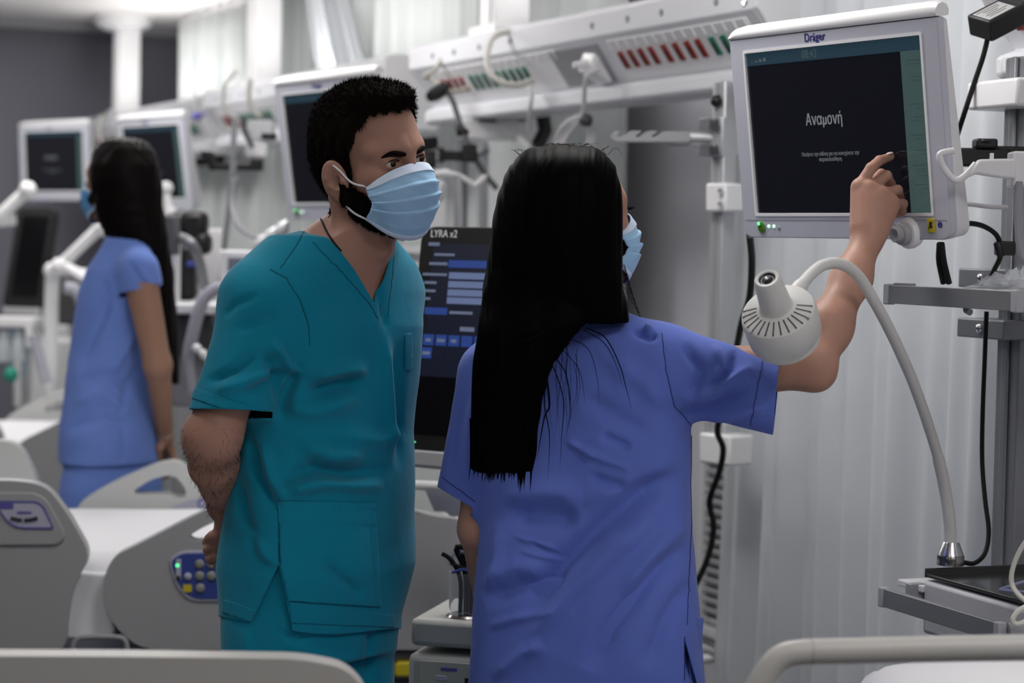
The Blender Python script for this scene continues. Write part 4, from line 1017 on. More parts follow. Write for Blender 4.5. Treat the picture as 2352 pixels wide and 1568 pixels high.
def sdf_mesh(f, lo, hi, h, B=10, project=True):
    lo = np.array(lo, dtype=np.float32); hi = np.array(hi, dtype=np.float32)
    nb = np.ceil((hi - lo) / (h * B)).astype(int); n = nb * B
    bc = np.stack(np.meshgrid(*[np.arange(k) for k in nb], indexing='ij'), -1).reshape(-1, 3)
    cen = lo + (bc * B + (B - 1) / 2) * h
    dc = f(cen.astype(np.float32))
    D = np.repeat(np.repeat(np.repeat(dc.reshape(nb), B, 0), B, 1), B, 2).astype(np.float32)
    keep = np.where(np.abs(dc) < 1.75 * .5 * B * h * 1.45 + h)[0]
    loc = np.stack(np.meshgrid(*[np.arange(B)] * 3, indexing='ij'), -1).reshape(-1, 3)
    for s in range(0, len(keep), 120):
        kk = keep[s:s+120]
        idx = (bc[kk] * B)[:, None, :] + loc[None]
        d = f((lo + idx.reshape(-1, 3) * h).astype(np.float32)).reshape(len(kk), B, B, B)
        for j, k in enumerate(kk):
            a, b, c = bc[k] * B
            D[a:a+B, b:b+B, c:c+B] = d[j]
    I = D < 0
    cnt = np.zeros(tuple(n - 1), dtype=np.int8)
    offs = [(a, b, c) for a in (0, 1) for b in (0, 1) for c in (0, 1)]
    for a, b, c in offs: cnt += I[a:n[0]-1+a, b:n[1]-1+b, c:n[2]-1+c]
    act = np.argwhere((cnt > 0) & (cnt < 8))
    vid = -np.ones(tuple(n - 1), dtype=np.int64); vid[tuple(act.T)] = np.arange(len(act))
    val = np.stack([D[act[:, 0]+a, act[:, 1]+b, act[:, 2]+c] for a, b, c in offs], 1)
    acc = np.zeros((len(act), 3), dtype=np.float64); num = np.zeros(len(act))
    O = np.array(offs, dtype=np.float64)
    for i in range(8):
        for j in range(i + 1, 8):
            if np.abs(O[i] - O[j]).sum() != 1: continue
            m_ = (val[:, i] < 0) != (val[:, j] < 0)
            t = val[m_, i] / (val[m_, i] - val[m_, j])
            acc[m_] += O[i] + t[:, None] * (O[j] - O[i]); num[m_] += 1
    V = lo + (act + acc / num[:, None]) * h
    F = []
    for ax in range(3):
        sl0 = [slice(None)] * 3; sl1 = [slice(None)] * 3
        sl0[ax] = slice(0, n[ax]-1); sl1[ax] = slice(1, n[ax])
        A = I[tuple(sl0)]; Bq = I[tuple(sl1)]
        for sgn, mask in ((1, A & ~Bq), (-1, ~A & Bq)):
            e = np.argwhere(mask)
            u, v = [(1, 2), (2, 0), (0, 1)][ax]
            ok = (e[:, u] > 0) & (e[:, v] > 0) & (e[:, u] < n[u]-1) & (e[:, v] < n[v]-1)
            e = e[ok]; q = []
            for du, dv in ((-1, -1), (0, -1), (0, 0), (-1, 0)):
                w_ = e.copy(); w_[:, u] += du; w_[:, v] += dv
                q.append(vid[tuple(w_.T)])
            q = np.stack(q, 1)
            if sgn < 0: q = q[:, ::-1]
            F.append(q)
    F = np.concatenate(F); F = F[(F >= 0).all(1)]
    if project and len(V):
        for _ in range(2):
            Nn = normals(V, F); V = V - Nn * np.clip(f(V.astype(np.float32)), -h, h)[:, None]
    return V, F
def tris(F):
    F = np.asarray(F)
    return F if F.shape[1] == 3 else np.concatenate([F[:, [0, 1, 2]], F[:, [0, 2, 3]]])
def normals(V, F):
    T = tris(F); a, b, c = V[T[:, 0]], V[T[:, 1]], V[T[:, 2]]
    fn = np.cross(b - a, c - a); N = np.zeros_like(V)
    for i in range(3):
        for k in range(3): N[:, k] += np.bincount(T[:, i], fn[:, k], len(V))
    return N / (np.linalg.norm(N, axis=1)[:, None] + 1e-12)
def relax(V, F, it=2, lam=.5):
    T = tris(F); E = np.concatenate([T[:, [0, 1]], T[:, [1, 2]], T[:, [2, 0]]])
    deg = np.bincount(E[:, 0], minlength=len(V)) + np.bincount(E[:, 1], minlength=len(V)) + 1e-9
    for _ in range(it):
        A = np.zeros_like(V)
        for k in range(3): A[:, k] = np.bincount(E[:, 0], V[E[:, 1], k], len(V)) + np.bincount(E[:, 1], V[E[:, 0], k], len(V))
        V = V + lam * (A / deg[:, None] - V)
    return V
def clip(V, F, g):
    """keep the side of the surface where g > 0, cutting the triangles on the line g = 0"""
    T = tris(F); s = g > 0; c = s[T].sum(1)
    keep = [T[c == 3]]; V = list(map(tuple, V)); ed = {}; new = []
    def cut(i, j):
        k = (i, j) if i < j else (j, i)
        if k not in ed:
            t = g[i] / (g[i] - g[j]); a, b = V[i], V[j]
            ed[k] = len(V); V.append(tuple(a[q] + t * (b[q] - a[q]) for q in range(3)))
        return ed[k]
    for t in T[(c == 1) | (c == 2)]:
        i, j, k = t
        if s[t].sum() == 1:
            while not s[i]: i, j, k = j, k, i
            new.append((i, cut(i, j), cut(i, k)))
        else:
            while s[i]: i, j, k = j, k, i
            a, b = cut(i, j), cut(i, k)
            new.append((j, k, a)); new.append((k, b, a))
    T = np.concatenate(keep + ([np.array(new)] if new else []))
    V = np.array(V); u, inv = np.unique(T, return_inverse=True)
    return V[u], inv.reshape(-1, 3)
def np_obj(name, V, F, m, parent, solid=0.0, off=-1.0, origin=None):
    o_ = np.zeros(3) if origin is None else np.array(origin)
    V = np.asarray(V, dtype=np.float32) - o_.astype(np.float32); F = np.asarray(F, dtype=np.int32)
    me = bpy.data.meshes.new(name)
    k = F.shape[1]
    me.vertices.add(len(V)); me.vertices.foreach_set('co', V.ravel())
    me.loops.add(F.size); me.loops.foreach_set('vertex_index', F.ravel())
    me.polygons.add(len(F)); me.polygons.foreach_set('loop_start', np.arange(0, F.size, k, dtype=np.int32))
    me.update(calc_edges=True); me.validate()
    me.shade_smooth(); me.materials.append(m)
    o = bpy.data.objects.new(name, me); COL.objects.link(o); o.parent = parent
    if solid:
        s_ = o.modifiers.new('thick', 'SOLIDIFY'); s_.thickness = solid; s_.offset = off; s_.use_even_offset = False
    return o
def merge(parts):
    V, F, k = [], [], 0
    for v, f in parts:
        f = tris(f); V.append(v); F.append(f + k); k += len(v)
    return np.concatenate(V), np.concatenate(F)
def largest(v, f):
    """largest connected piece of a surface"""
    T = tris(f); lab = np.arange(len(v))
    for _ in range(400):
        mn = lab[T].min(1); new = lab.copy()
        for k in range(3): np.minimum.at(new, T[:, k], mn)
        new = new[new]
        if (new == lab).all(): break
        lab = new
    ids, cn = np.unique(lab, return_counts=True); big = ids[cn.argmax()]
    T = T[(lab[T] == big).all(1)]; u, inv = np.unique(T, return_inverse=True)
    return v[u], inv.reshape(-1, 3)
def seg_dist(P2, poly, want_t=False):
    """distance of (N,2) pixels to a polyline"""
    d = np.full(len(P2), 1e9); tt = np.zeros(len(P2)); ns = len(poly) - 1; k = 0
    for a, b in zip(poly[:-1], poly[1:]):
        a = np.array(a, float); b = np.array(b, float); ba = b - a
        t = np.clip(((P2 - a) @ ba) / (ba @ ba + 1e-9), 0, 1)
        e = np.linalg.norm(P2 - a - t[:, None] * ba, axis=1); m_ = e < d
        d = np.where(m_, e, d); tt = np.where(m_, (k + t) / ns, tt); k += 1
    return (d, tt) if want_t else d
def folds(V, F, lst, sc=1.0):
    """relief of cloth folds: (polyline, width, height); the lines are read off the photograph and laid on the near side"""
    N = normals(V, F); px = PX(V)
    view = V - np.array(CAM); view /= np.linalg.norm(view, axis=1)[:, None]
    face = np.clip(-(N * view).sum(1) * 2.0, 0, 1)
    D = np.zeros(len(V))
    for poly, w_, a in lst:
        d, tt = seg_dist(px, poly, True)
        D += a * np.exp(-(d / w_) ** 2) * np.clip(np.minimum(tt, 1 - tt) * 4.5 + .02, 0, 1)
    return V + N * (D * face * sc)[:, None]
def wrinkle(V, F, amp, freq, seed, stretch=(1, 1, 1)):
    rg = np.random.default_rng(seed); N = normals(V, F); D = np.zeros(len(V)); Vs = V * np.array(stretch)
    for k in range(10):
        d = rg.standard_normal(3); d /= np.linalg.norm(d); fr = freq * rg.uniform(.6, 1.7)
        D += np.sin(Vs @ d * fr + rg.uniform(0, 6.28) + 1.3 * np.sin(Vs @ rg.standard_normal(3) * fr * .5)) / 10
    return V + N * (amp * 3 * D)[:, None]
def on_surface(V, F, poly, step=6.0, lift=.0004):
    """points on the near side of a surface under a polyline read off the photograph"""
    N = normals(V, F); px = PX(V); vw = V - np.array(CAM); ok = np.where((N * vw).sum(1) < 0)[0]
    p2 = px[ok]; out = []
    for a, b in zip(poly[:-1], poly[1:]):
        a = np.array(a, float); b = np.array(b, float); n = max(1, int(np.linalg.norm(b - a) / step))
        for k in range(n):
            q = a + (b - a) * k / n; d = ((p2 - q) ** 2).sum(1); i4 = np.argpartition(d, 3)[:3]
            w_ = 1 / (d[i4] + .3); w_ /= w_.sum()
            out.append(Vector((V[ok[i4]] * w_[:, None]).sum(0) + N[ok[i4[0]]] * lift))
    return out
def seam(name, V, F, polys, m, parent, origin, r=.0007):
    for poly in polys:
        pts = [p - Vector(origin) for p in on_surface(V, F, poly)]
        if len(pts) > 3: ob(name, g_tube(pts, r, 5), m, parent)
class Frame:
    """origin + axes: x forward, y left, z up"""
    def __init__(s, o, fwd, up=(0, 0, 1), sc=1.0):
        f = Vector(fwd).normalized(); u = Vector(up); u = (u - f * u.dot(f)).normalized(); l = u.cross(f)
        s.o = np.array(o, dtype=np.float32); s.R = np.array([list(f), list(l), list(u)], dtype=np.float32); s.sc = sc
    def loc(s, p): return ((p - s.o) @ s.R.T) / s.sc
    def wld(s, q): return np.asarray(q, dtype=np.float32) * s.sc @ s.R + s.o
def head_sdf(q, female=False):
    ay = q.copy(); ay[:, 1] = np.abs(ay[:, 1])
    d = ell(q, (-.010, 0, .040), (.098, .077, .082))
    d = smin(d, ell(q, (-.038, 0, .0), (.056, .060, .052)), .03)
    d = smin(d, ell(q, (.030, 0, -.032), (.062, .060, .084)), .03)
    d = smin(d, cap(ay, (.080, .010, .021), (.060, .048, .019), .0125, .011), .02 if not female else .03)
    d = smin(d, ell(ay, (.050, .044, -.022), (.028, .020, .020)), .02)
    d = smin(d, cap(ay, (.0, .050, -.058), (.072, .014, -.103), .019, .017), .025)
    d = smin(d, ell(q, (.082, 0, -.103), (.019, .022, .017)), .02)
    d = smax(d, -ell(ay, (.098, .034, -.001), (.019, .021, .0125)), .014)
    n = cap(q, (.087, 0, .016), (.0985, 0, -.028), .0075, .0100)
    n = smin(n, ell(ay, (.092, .011, -.034), (.010, .009, .008)), .008)
    d = smin(d, n, .012)
    d = smin(d, ell(q, (.091, 0, -.066), (.012, .024, .012)), .012)
    e = ell(ay, (.0725, .033, .0), (.0150, .0165, .0140))
    d = smin(d, e, .006)
    d = smax(d, -ell(ay, (.088, .0335, -.0008), (.011, .0142, .0043)), .002)
    # ears
    # tilt the ear back and let its rear edge stand off the head
    ca, sa = math.cos(.20), math.sin(.20); ex = ay[:, 0] - .002; ez = ay[:, 2] + .024
    e = np.stack([ex * ca + ez * sa, ay[:, 1] + .32 * (ex - .012), -ex * sa + ez * ca], 1).astype(np.float32)
    ear = ell(e, (-.003, .0775, .002), (.0215, .0085, .034))
    ear = smax(ear, -ell(e, (-.0015, .0885, .004), (.0160, .0085, .0265)), .003)
    ear = smin(ear, chain(e, [(-.006, .0815, .020), (-.011, .0820, .008), (-.010, .0820, -.006), (.0, .0815, -.015)], [.0028, .0032, .0030, .0026], .004), .004)
    ear = smax(ear, -ell(e, (.003, .0870, -.002), (.0080, .0120, .0105)), .003)
    ear = smin(ear, ell(e, (.004, .0775, -.030), (.0095, .0062, .0100)), .006)
    ear = smin(ear, ell(e, (.0150, .0800, -.004), (.0048, .0050, .0075)), .004)
    d = smin(d, ear, .005)
    return d
SKIN = mat('skin_man', (.36, .195, .145), .5, bump=.12, bscale=900, var=.10, vscale=30, sss=.12, spec=.35)
SKINW = mat('skin_woman', (.41, .225, .165), .48, bump=.10, bscale=900, var=.10, vscale=30, sss=.12, spec=.35)
SKINF = mat('skin_tan', (.33, .185, .125), .5, bump=.08, bscale=900, var=.06, vscale=30, sss=.1, spec=.35)
HAIRM = mat('hair_dark_brown', (.0065, .0045, .0035), .7, spec=.04, bump=.4, bscale=900)
HAIRW = mat('hair_black', (.0007, .0006, .0006), .55, spec=.035)
def cloth_mat(name, col):
    m = mat(name, col, .85, spec=.2, sheen=.12, var=.05, vscale=12)
    nt = m.node_tree; b = nt.nodes['Principled BSDF']; tc = nt.nodes.new('ShaderNodeTexCoord')
    wv = nt.nodes.new('ShaderNodeTexNoise'); wv.inputs['Scale'].default_value = 420; wv.inputs['Detail'].default_value = 2
    w2 = nt.nodes.new('ShaderNodeTexNoise'); w2.inputs['Scale'].default_value = 22; w2.inputs['Detail'].default_value = 4
    mp = nt.nodes.new('ShaderNodeMapping'); mp.inputs['Scale'].default_value = (1, 1, .6)
    nt.links.new(tc.outputs['Object'], mp.inputs[0]); nt.links.new(mp.outputs[0], wv.inputs['Vector']); nt.links.new(mp.outputs[0], w2.inputs['Vector'])
    ad = nt.nodes.new('ShaderNodeMath'); ad.operation = 'MULTIPLY_ADD'; ad.inputs[1].default_value = .12
    nt.links.new(wv.outputs['Fac'], ad.inputs[0]); nt.links.new(w2.outputs['Fac'], ad.inputs[2])
    bp = nt.nodes.new('ShaderNodeBump'); bp.inputs['Strength'].default_value = .35; bp.inputs['Distance'].default_value = .006
    nt.links.new(ad.outputs[0], bp.inputs['Height']); nt.links.new(bp.outputs[0], b.inputs['Normal'])
    return m
TEAL = cloth_mat('teal_scrubs', (.0012, .20, .305))
ROYAL = cloth_mat('royal_blue_scrubs', (.105, .160, .52))
SKYB = cloth_mat('sky_blue_scrubs', (.15, .25, .64))
MASKM = mat('mask_blue', (.36, .60, .86), .8, bump=.1, bscale=700, sheen=.1)
MASKB = mat('mask_blue_deep', (.12, .34, .62), .8, bump=.1, bscale=700)
MASKW = mat('mask_band', (.62, .72, .88), .8, bump=.2, bscale=900)
EYEW = mat('eye_white', (.55, .52, .50), .2)
IRIS = mat('iris_brown', (.025, .012, .006), .12)
def interp(x, xs, ys): return np.interp(x, xs, ys)
def face_mask(H, parent, m, origin, loops=True, seed=0):
    """pleated surgical mask in head frame H"""
    nu, nv = 64, 72
    vs = [0, .12, .3, .5, .7, .85, 1.0]
    cx = [.0980, .1075, .1135, .1125, .1090, .1025, .0870]; cz = [-.003, -.016, -.036, -.060, -.086, -.108, -.128]
    sx = [.0480, .0500, .0560, .0630, .0560, .0440, .0370]; sy = [.0615, .0640, .0650, .0645, .0630, .0610, .0580]; sz = [-.032, -.039, -.049, -.060, -.072, -.082, -.090]
    V = []
    for j in range(nv + 1):
        v = j / nv
        C, cz_, X, Y, Zs = (np.interp(v, vs, a) for a in (cx, cz, sx, sy, sz))
        for i in range(nu + 1):
            u = -1 + 2 * i / nu; c = math.cos(u * PI / 2); s_ = math.sin(u * PI / 2)
            wz = abs(c) ** 1.1
            p = np.array([X + (C - X) * abs(c) ** .78, Y * s_ * (1 + .05 * abs(c)), Zs + (cz_ - Zs) * wz])
            saw = 0
            for pv, am in ((.27, .0060), (.46, .0070), (.65, .0060)):
                t = (v - pv) / .19
                if 0 <= t < 1: saw = am * (1 - t) ** 1.2
            cr = .0007 * math.sin(9 * u + 9 * v + seed) * math.sin(7 * v + 5 * u) + .0003 * math.sin(17 * u - 30 * v)
            out = np.array([.75 * abs(c) + .25, .55 * s_, -.05])
            V.append(p + out * (saw * (1 - .45 * abs(u) ** 3) + cr))
    V = np.array(V)
    F = np.array([(j*(nu+1)+i, (j+1)*(nu+1)+i, (j+1)*(nu+1)+i+1, j*(nu+1)+i+1) for j in range(nv) for i in range(nu)])
    W_ = H.wld(V)
    o = np_obj('face_mask', W_, F[:, ::-1], m, parent, .0012, origin=origin)
    # stitched top band and bottom band
    def band(j0, j1, nm):
        idx = [(j, i) for j in range(j0, j1 + 1) for i in range(nu + 1)]
        B = np.array([V[j*(nu+1)+i] + np.array([.0016, .0012*np.sign(V[j*(nu+1)+i][1]), 0]) for j, i in idx]); k = j1 - j0
        Fb = np.array([(j*(nu+1)+i, (j+1)*(nu+1)+i, (j+1)*(nu+1)+i+1, j*(nu+1)+i+1) for j in range(k) for i in range(nu)])
        return np_obj(nm, H.wld(B), Fb[:, ::-1], MASKW, o, .0008, origin=origin)
    band(0, 9, 'nose_band'); band(nv - 4, nv, 'chin_band')
    if loops:
        for s_ in (-1, 1):
            for pts in ([(.050, s_*.0625, -.034), (.030, s_*.0755, -.026), (.012, s_*.083, -.006), (-.004, s_*.0850, .005), (-.016, s_*.079, .003)],
                        [(.041, s_*.0595, -.088), (.026, s_*.0725, -.076), (.010, s_*.080, -.058), (.000, s_*.0815, -.046), (-.012, s_*.079, -.044)]):
                pw = [Vector(H.wld(np.array([q]))[0]) - Vector(origin) for q in pts]
                ob('ear_loop', g_tube(smooth_path(pw, 6), .0017, 8), mat('loop_white', (.75, .77, .80), .7), o)
    return o
def eyes(H, parent, origin, gaze=(0, 0)):
    for s_ in (-1, 1):
        c = Vector(H.wld(np.array([(.0725, s_*.033, 0)]))[0]) - Vector(origin); r = .0128 * H.sc
        e = ob('eyeball', g_ball(c, r, 20, 14), EYEW, parent)
        g_ = np.array([math.cos(gaze[0]) * math.cos(gaze[1]), math.sin(gaze[0]), math.sin(gaze[1])])
        gw = Vector(g_ @ H.R)
        ob('iris', g_ball(c + gw * r * .66, r * .53, 16, 10), IRIS, e)
def brows(H, parent, origin, m, thick=1.0, rise=0.0):
    for s_ in (-1, 1):
        pts = [(.0930, s_*.012, .0125), (.0915, s_*.024, .0150 + rise), (.0855, s_*.037, .0165 + rise), (.0665, s_*.0530, .0085)]
        pw = [Vector(H.wld(np.array([q]))[0]) - Vector(origin) for q in pts]
        sp = smooth_path(pw, 5); n = len(sp)
        ob('eyebrow', g_tube(sp, [(.0011 + .0022 * math.sin(PI * min(1, .2 + .8 * i / n))) * thick * H.sc for i in range(n)], 8), m, parent)
        lash = [(.0855, s_*.0195, .0030), (.0880, s_*.027, .0058), (.0865, s_*.036, .0060), (.0800, s_*.0465, .0022)]
        pw = [Vector(H.wld(np.array([q]))[0]) - Vector(origin) for q in lash]
        ob('eyelash', g_tube(smooth_path(pw, 5), .00095 * H.sc, 6), m, parent)
def strands(name, roots, dirs, L, w_, m, parent, origin, seed=0, droop=0.0):
    """fine hair blades as one mesh: tapered triangles strips with a bend"""
    rg = np.random.default_rng(seed); n = len(roots)
    L = L * rg.uniform(.6, 1.2, n)[:, None]
    side = np.cross(dirs, rg.standard_normal((n, 3))); side /= np.linalg.norm(side, axis=1)[:, None] + 1e-9
    mid = roots + dirs * L * .55; tip = roots + dirs * L + np.array([0, 0, -droop]) * L + rg.standard_normal((n, 3)) * L * .12
    V = np.stack([roots - side * w_, roots + side * w_, mid + side * w_ * .7, mid - side * w_ * .7, tip], 1).reshape(-1, 3)
    k = np.arange(n)[:, None] * 5
    F = np.concatenate([k + np.array([[0, 1, 2]]), k + np.array([[0, 2, 3]]), k + np.array([[3, 2, 4]])])
    return np_obj(name, V, F, m, parent, origin=origin)
def hand_sdf(p, wrist, knuckles, fingers, thumb, rp=.0125, rw=.021, rf=(.0088, .0082, .0072)):
    """wrist point, four knuckles, per finger the three following joints, thumb chain"""
    d = None
    for i, kn in enumerate(knuckles):
        b = (Vector(wrist) * .75 + Vector(knuckles[i]) * .25)
        e = cap(p, b, kn, rw * .72, rp * (1.0 if i < 3 else .9)); d = e if d is None else smin(d, e, .012)
    for i in range(3):   # web
        d = smin(d, cap(p, knuckles[i], knuckles[i+1], rp * .85, rp * .8), .008)
    fs = None
    for i, fg in enumerate(fingers):
        s_ = (1.0, 1.0, .96, .86)[i]
        e = chain(p, [knuckles[i]] + list(fg), [rf[0]*1.12*s_, rf[0]*s_, rf[1]*s_, rf[2]*s_], .003)
        d = smin(d, e, .0045)
    d = smin(d, chain(p, thumb, [.0125, .0105, .0098, .0082][:len(thumb)], .006), .006)
    return d
# ------------------------------------------------------------------ the man in teal
def pxz(py, x=750, Z=3.62): return P(x, py, Z).z
def man():
    aF = math.radians(42)
    fwd = Vector((math.cos(aF), -math.sin(aF), 0)); left = Vector((math.sin(aF), math.cos(aF), 0))
    Zc = 3.62
    ctr = [(520, 770), (600, 760), (660, 755), (800, 757), (1000, 750), (1200, 735), (1300, 727), (1420, 713), (1560, 712)]
    cz = np.array([P(x, y, Zc).z for y, x in ctr])[::-1]; cxx = np.array([P(x, y, Zc).x for y, x in ctr])[::-1]
    foot = P(712, 1560, Zc); origin = Vector((foot.x, foot.y, 0))
    t = thing('person', 'man in teal scrubs and blue face mask, hands behind his back', 'person', origin)
    O = np.array(origin)
    def local(p):
        cx_ = np.interp(p[:, 2], cz, cxx)
        qx = p[:, 0] - cx_; qy = p[:, 1] - Zc
        return qx * left.x + qy * left.y, qx * fwd.x + qy * fwd.y       # lateral (left +), forward
    def torso(p, zs, A, Bf, Bb, zlo, zhi):
        l, f_ = local(p); z = p[:, 2]
        a = np.interp(z, zs, A); b = np.where(f_ > 0, np.interp(z, zs, Bf), np.interp(z, zs, Bb))
        k = (np.abs(l / a) ** 2.3 + np.abs(f_ / b) ** 2.3) ** (1 / 2.3)
        d = (k - 1) * np.minimum(a, b) * .9
        return np.maximum(d, np.maximum(zlo - z, z - zhi))
    zz = [.80, .86, .94, 1.05, 1.16, 1.26, 1.34, 1.40, 1.44, 1.475, 1.505, 1.53]
    A = [.168, .172, .182, .176, .166, .172, .182, .186, .168, .128, .085, .066]
    Bf = [.116, .122, .128, .120, .108, .114, .116, .104, .092, .078, .066, .058]
    Bb = [.108, .112, .122, .114, .106, .110, .112, .104, .096, .084, .072, .062]
    RS = P(592, 703, 3.49); LS = P(888, 685, 3.735)
    RE = P(490, 1006, 3.46); RW = P(527, 1196, 3.70)
    LE = P(880, 1000, 3.86); LW = P(560, 1215, 3.80)
    # ---- head
    roll = math.radians(10)
    hf = Vector((math.cos(aF), -math.sin(aF), -.03)).normalized()
    hup = (Vector((0, 0, 1)) * math.cos(roll) - left * math.sin(roll))
    H = Frame((0, 0, 0), hf, hup)
    eye = P(903, 376, 3.50)
    H.o = (np.array(eye) - H.wld(np.array([(.085, -.033, 0)]))[0]).astype(np.float32)
    NB = P(780, 630, 3.625); NT = H.wld(np.array([(.0, 0, -.050)]))[0]
    NT2 = H.wld(np.array([(.015, 0, -.085)]))[0]
    def hand(p):
        kn = [P(500, 1250, 3.72), P(508, 1262, 3.73), P(517, 1272, 3.74), P(526, 1280, 3.75)]
        fg = [[P(482, 1238, 3.73), P(476, 1244, 3.745), P(480, 1250, 3.75)], [P(488, 1256, 3.72), P(477, 1262, 3.735), P(480, 1268, 3.75)], [P(496, 1276, 3.72), P(482, 1282, 3.735), P(484, 1288, 3.75)], [P(512, 1286, 3.73), P(499, 1294, 3.74), P(500, 1300, 3.75)]]
        th = [P(520, 1215, 3.70), P(503, 1228, 3.70), P(490, 1232, 3.71), P(480, 1236, 3.72)]
        return hand_sdf(p, RW, kn, fg, th, rp=.0130)
    def arm(p):
        d = cap(p, RS, RE, .050, .0400)
        bel = P(492, 1066, 3.52)
        d = smin(d, chain(p, [RE, bel, P(511, 1112, 3.57), P(520, 1155, 3.64), RW], [.0390, .0360, .0315, .0270, .0250], .03), .03)
        d = smin(d, ell(p, P(452, 1002, 3.48), (.022, .028, .034)), .02)
        return smin(d, hand(p), .012)
    def upper(p):
        d = head_sdf(H.loc(p)) * H.sc
        nk = cap(p, NT, NB, .0485, .057)
        nk = smin(nk, cap(p, NT2, Vector(NB) + fwd * .035 + Vector((0, 0, .02)), .036, .042), .03)
        ad = Vector(NT2) * .45 + (Vector(NB) + fwd * .045) * .55 + fwd * .036
        nk = smin(nk, ell(p, ad, (.012, .012, .016)), .02)
        # sternomastoid
        nk = smin(nk, cap(p, H.wld(np.array([(-.022, -.058, -.052)]))[0], Vector(NB) + fwd * .07 - Vector((0, 0, .055)) - left * .012, .017, .013), .02)
        d = smin(d, nk, .022)
        tr = torso(p, zz, [a - .018 for a in A], [b - .016 for b in Bf], [b - .016 for b in Bb], .7, 1.475)
        d = smin(d, tr, .05)
        d = smin(d, cap(p, Vector(NB) + Vector((0, 0, .03)) - fwd * .01, Vector(RS) + Vector((0, 0, .022)), .050, .032), .04)
        return smin(d, cap(p, Vector(NB) + Vector((0, 0, .03)) - fwd * .01, Vector(LS) + Vector((0, 0, .022)), .050, .030), .04)
    hip = P(715, 1420, Zc)
    def leg(s_):
        k = hip + left * (s_ * .082); return k, Vector((k.x + .01, k.y, .48)), Vector((k.x - .0, k.y, .06))
    def lower(p):
        d = torso(p, zz, [a - .036 for a in A], [b - .034 for b in Bf], [b - .034 for b in Bb], .90, 1.32)
        for s_ in (-1, 1):
            a, b, c = leg(s_); d = smin(d, chain(p, [a, b, c], [.066, .052, .034], .03), .03)
            d = smin(d, cap(p, c - Vector((0, 0, .03)), c + fwd * .15 - Vector((0, 0, .035)), .032, .024), .02)
        d = smin(d, chain(p, [LS, LE, LW, P(530, 1262, 3.79)], [.05, .042, .028, .022], .02), .03)
        return d
    parts = []
    c = H.o
    parts.append(sdf_mesh(upper, (c[0]-.24, c[1]-.22, 1.31), (c[0]+.20, c[1]+.26, c[2]+.15), .0022))
    parts.append(sdf_mesh(arm, (RE.x-.10, RE.y-.12, RW.z-.13), (RS.x+.09, RW.y+.10, RS.z-.09), .0024))
    parts.append(sdf_mesh(lower, (hip.x-.35, Zc-.35, .0), (hip.x+.40, Zc+.45, 1.31), .009))
    bv, bf = merge(parts)
    body = np_obj('body', bv, bf, SKIN, t, origin=O)
    av, af = parts[1]; aN = normals(av, af); ap = PX(av); rg0 = np.random.default_rng(9)
    ok = np.where((ap[:, 1] > 985) & (ap[:, 1] < 1185))[0]; pk = rg0.choice(ok, 1500)
    dr = aN[pk] * .35 + np.array((RW - RE).normalized()) * .7 + rg0.standard_normal((len(pk), 3)) * .35; dr /= np.linalg.norm(dr, axis=1)[:, None]
    hs = strands('arm_hair', av[pk], dr, .011, .00022, HAIRM, body, O, 6, .2); hs['kind'] = 'stuff'
    eyes(H, body, O, (.10, -.05)); brows(H, body, O, HAIRM, 1.35)
    face_mask(H, t, MASKM, O, True)
    # ---- hair: shell over the scalp, then fine strands
    def hairf(p):
        q = H.loc(p); top = np.clip((q[:, 2] - .04) / .08, 0, 1); fr = np.clip((q[:, 0] + .02) / .10, 0, 1)
        d = ell(q, (-.010, 0, .040), (.098, .077, .082))
        d = smin(d, ell(q, (-.045, 0, -.005), (.058, .060, .06)), .03)
        d = smin(d, ell(q, (.030, 0, -.032), (.062, .060, .084)), .03)
        d = smin(d, cap(p, NT, NB, .047, .054), .03)
        d = smin(d - .0035 - .004 * top, ell(q, (.038, 0, .104), (.048, .050, .018)) , .03)
        return d - .0015 * np.sin(q[:, 0]*260 + 3*np.sin(q[:, 1]*150)) * np.sin(q[:, 1]*210 + q[:, 2]*90)
    v, f = sdf_mesh(hairf, tuple(c - .16), tuple(c + .17), .0026)
    q = H.loc(v)
    line = np.interp(q[:, 0], [-.13, -.06, -.040, -.032, -.026, -.004, .004, .012, .020, .028, .040, .060, .12], [-.094, -.094, -.090, -.070, .004, .016, -.006, -.034, -.040, .018, .050, .080, .088])
    # nape narrows
    line = line + np.where((q[:, 0] < -.05), .0, 0) + .003 * np.sin(q[:, 0] * 300 + q[:, 1] * 180)
    v, f = clip(v, f, q[:, 2] - line)
    hair = np_obj('hair', v, f, HAIRM, t, origin=O)
    N = normals(v, f); q = H.loc(v); rg = np.random.default_rng(3)
    pick = rg.choice(len(v), 15000); lq = q[pick]
    topw = np.clip((lq[:, 2] - .05) / .06, 0, 1)[:, None]
    comb = np.array([.75, -.25, .35]) @ H.R; down = np.array([-.25, 0, -.9]) @ H.R
    dr = N[pick] * (.25 + .3 * topw) + comb * topw + down * (1 - topw) + rg.standard_normal((len(pick), 3)) * .25
    dr /= np.linalg.norm(dr, axis=1)[:, None]
    strands('hair_strands', v[pick] - N[pick] * .001, dr, (.006 + .011 * topw[:, 0]).mean() + 0 * topw[:, :1][:, 0].mean(), .00045, HAIRM, hair, O, 4)['kind'] = 'stuff'
    # ---- beard
    def beardf(p):
        q_ = H.loc(p); return np.minimum(upper(p), 9) - .0028 - .001 * np.sin(q_[:, 0]*500)*np.sin(q_[:, 2]*430)
    v, f = sdf_mesh(beardf, tuple(H.wld(np.array([(.045, 0, -.07)]))[0] - .10), tuple(H.wld(np.array([(.045, 0, -.07)]))[0] + .10), .0024, project=False)
    q = H.loc(v)
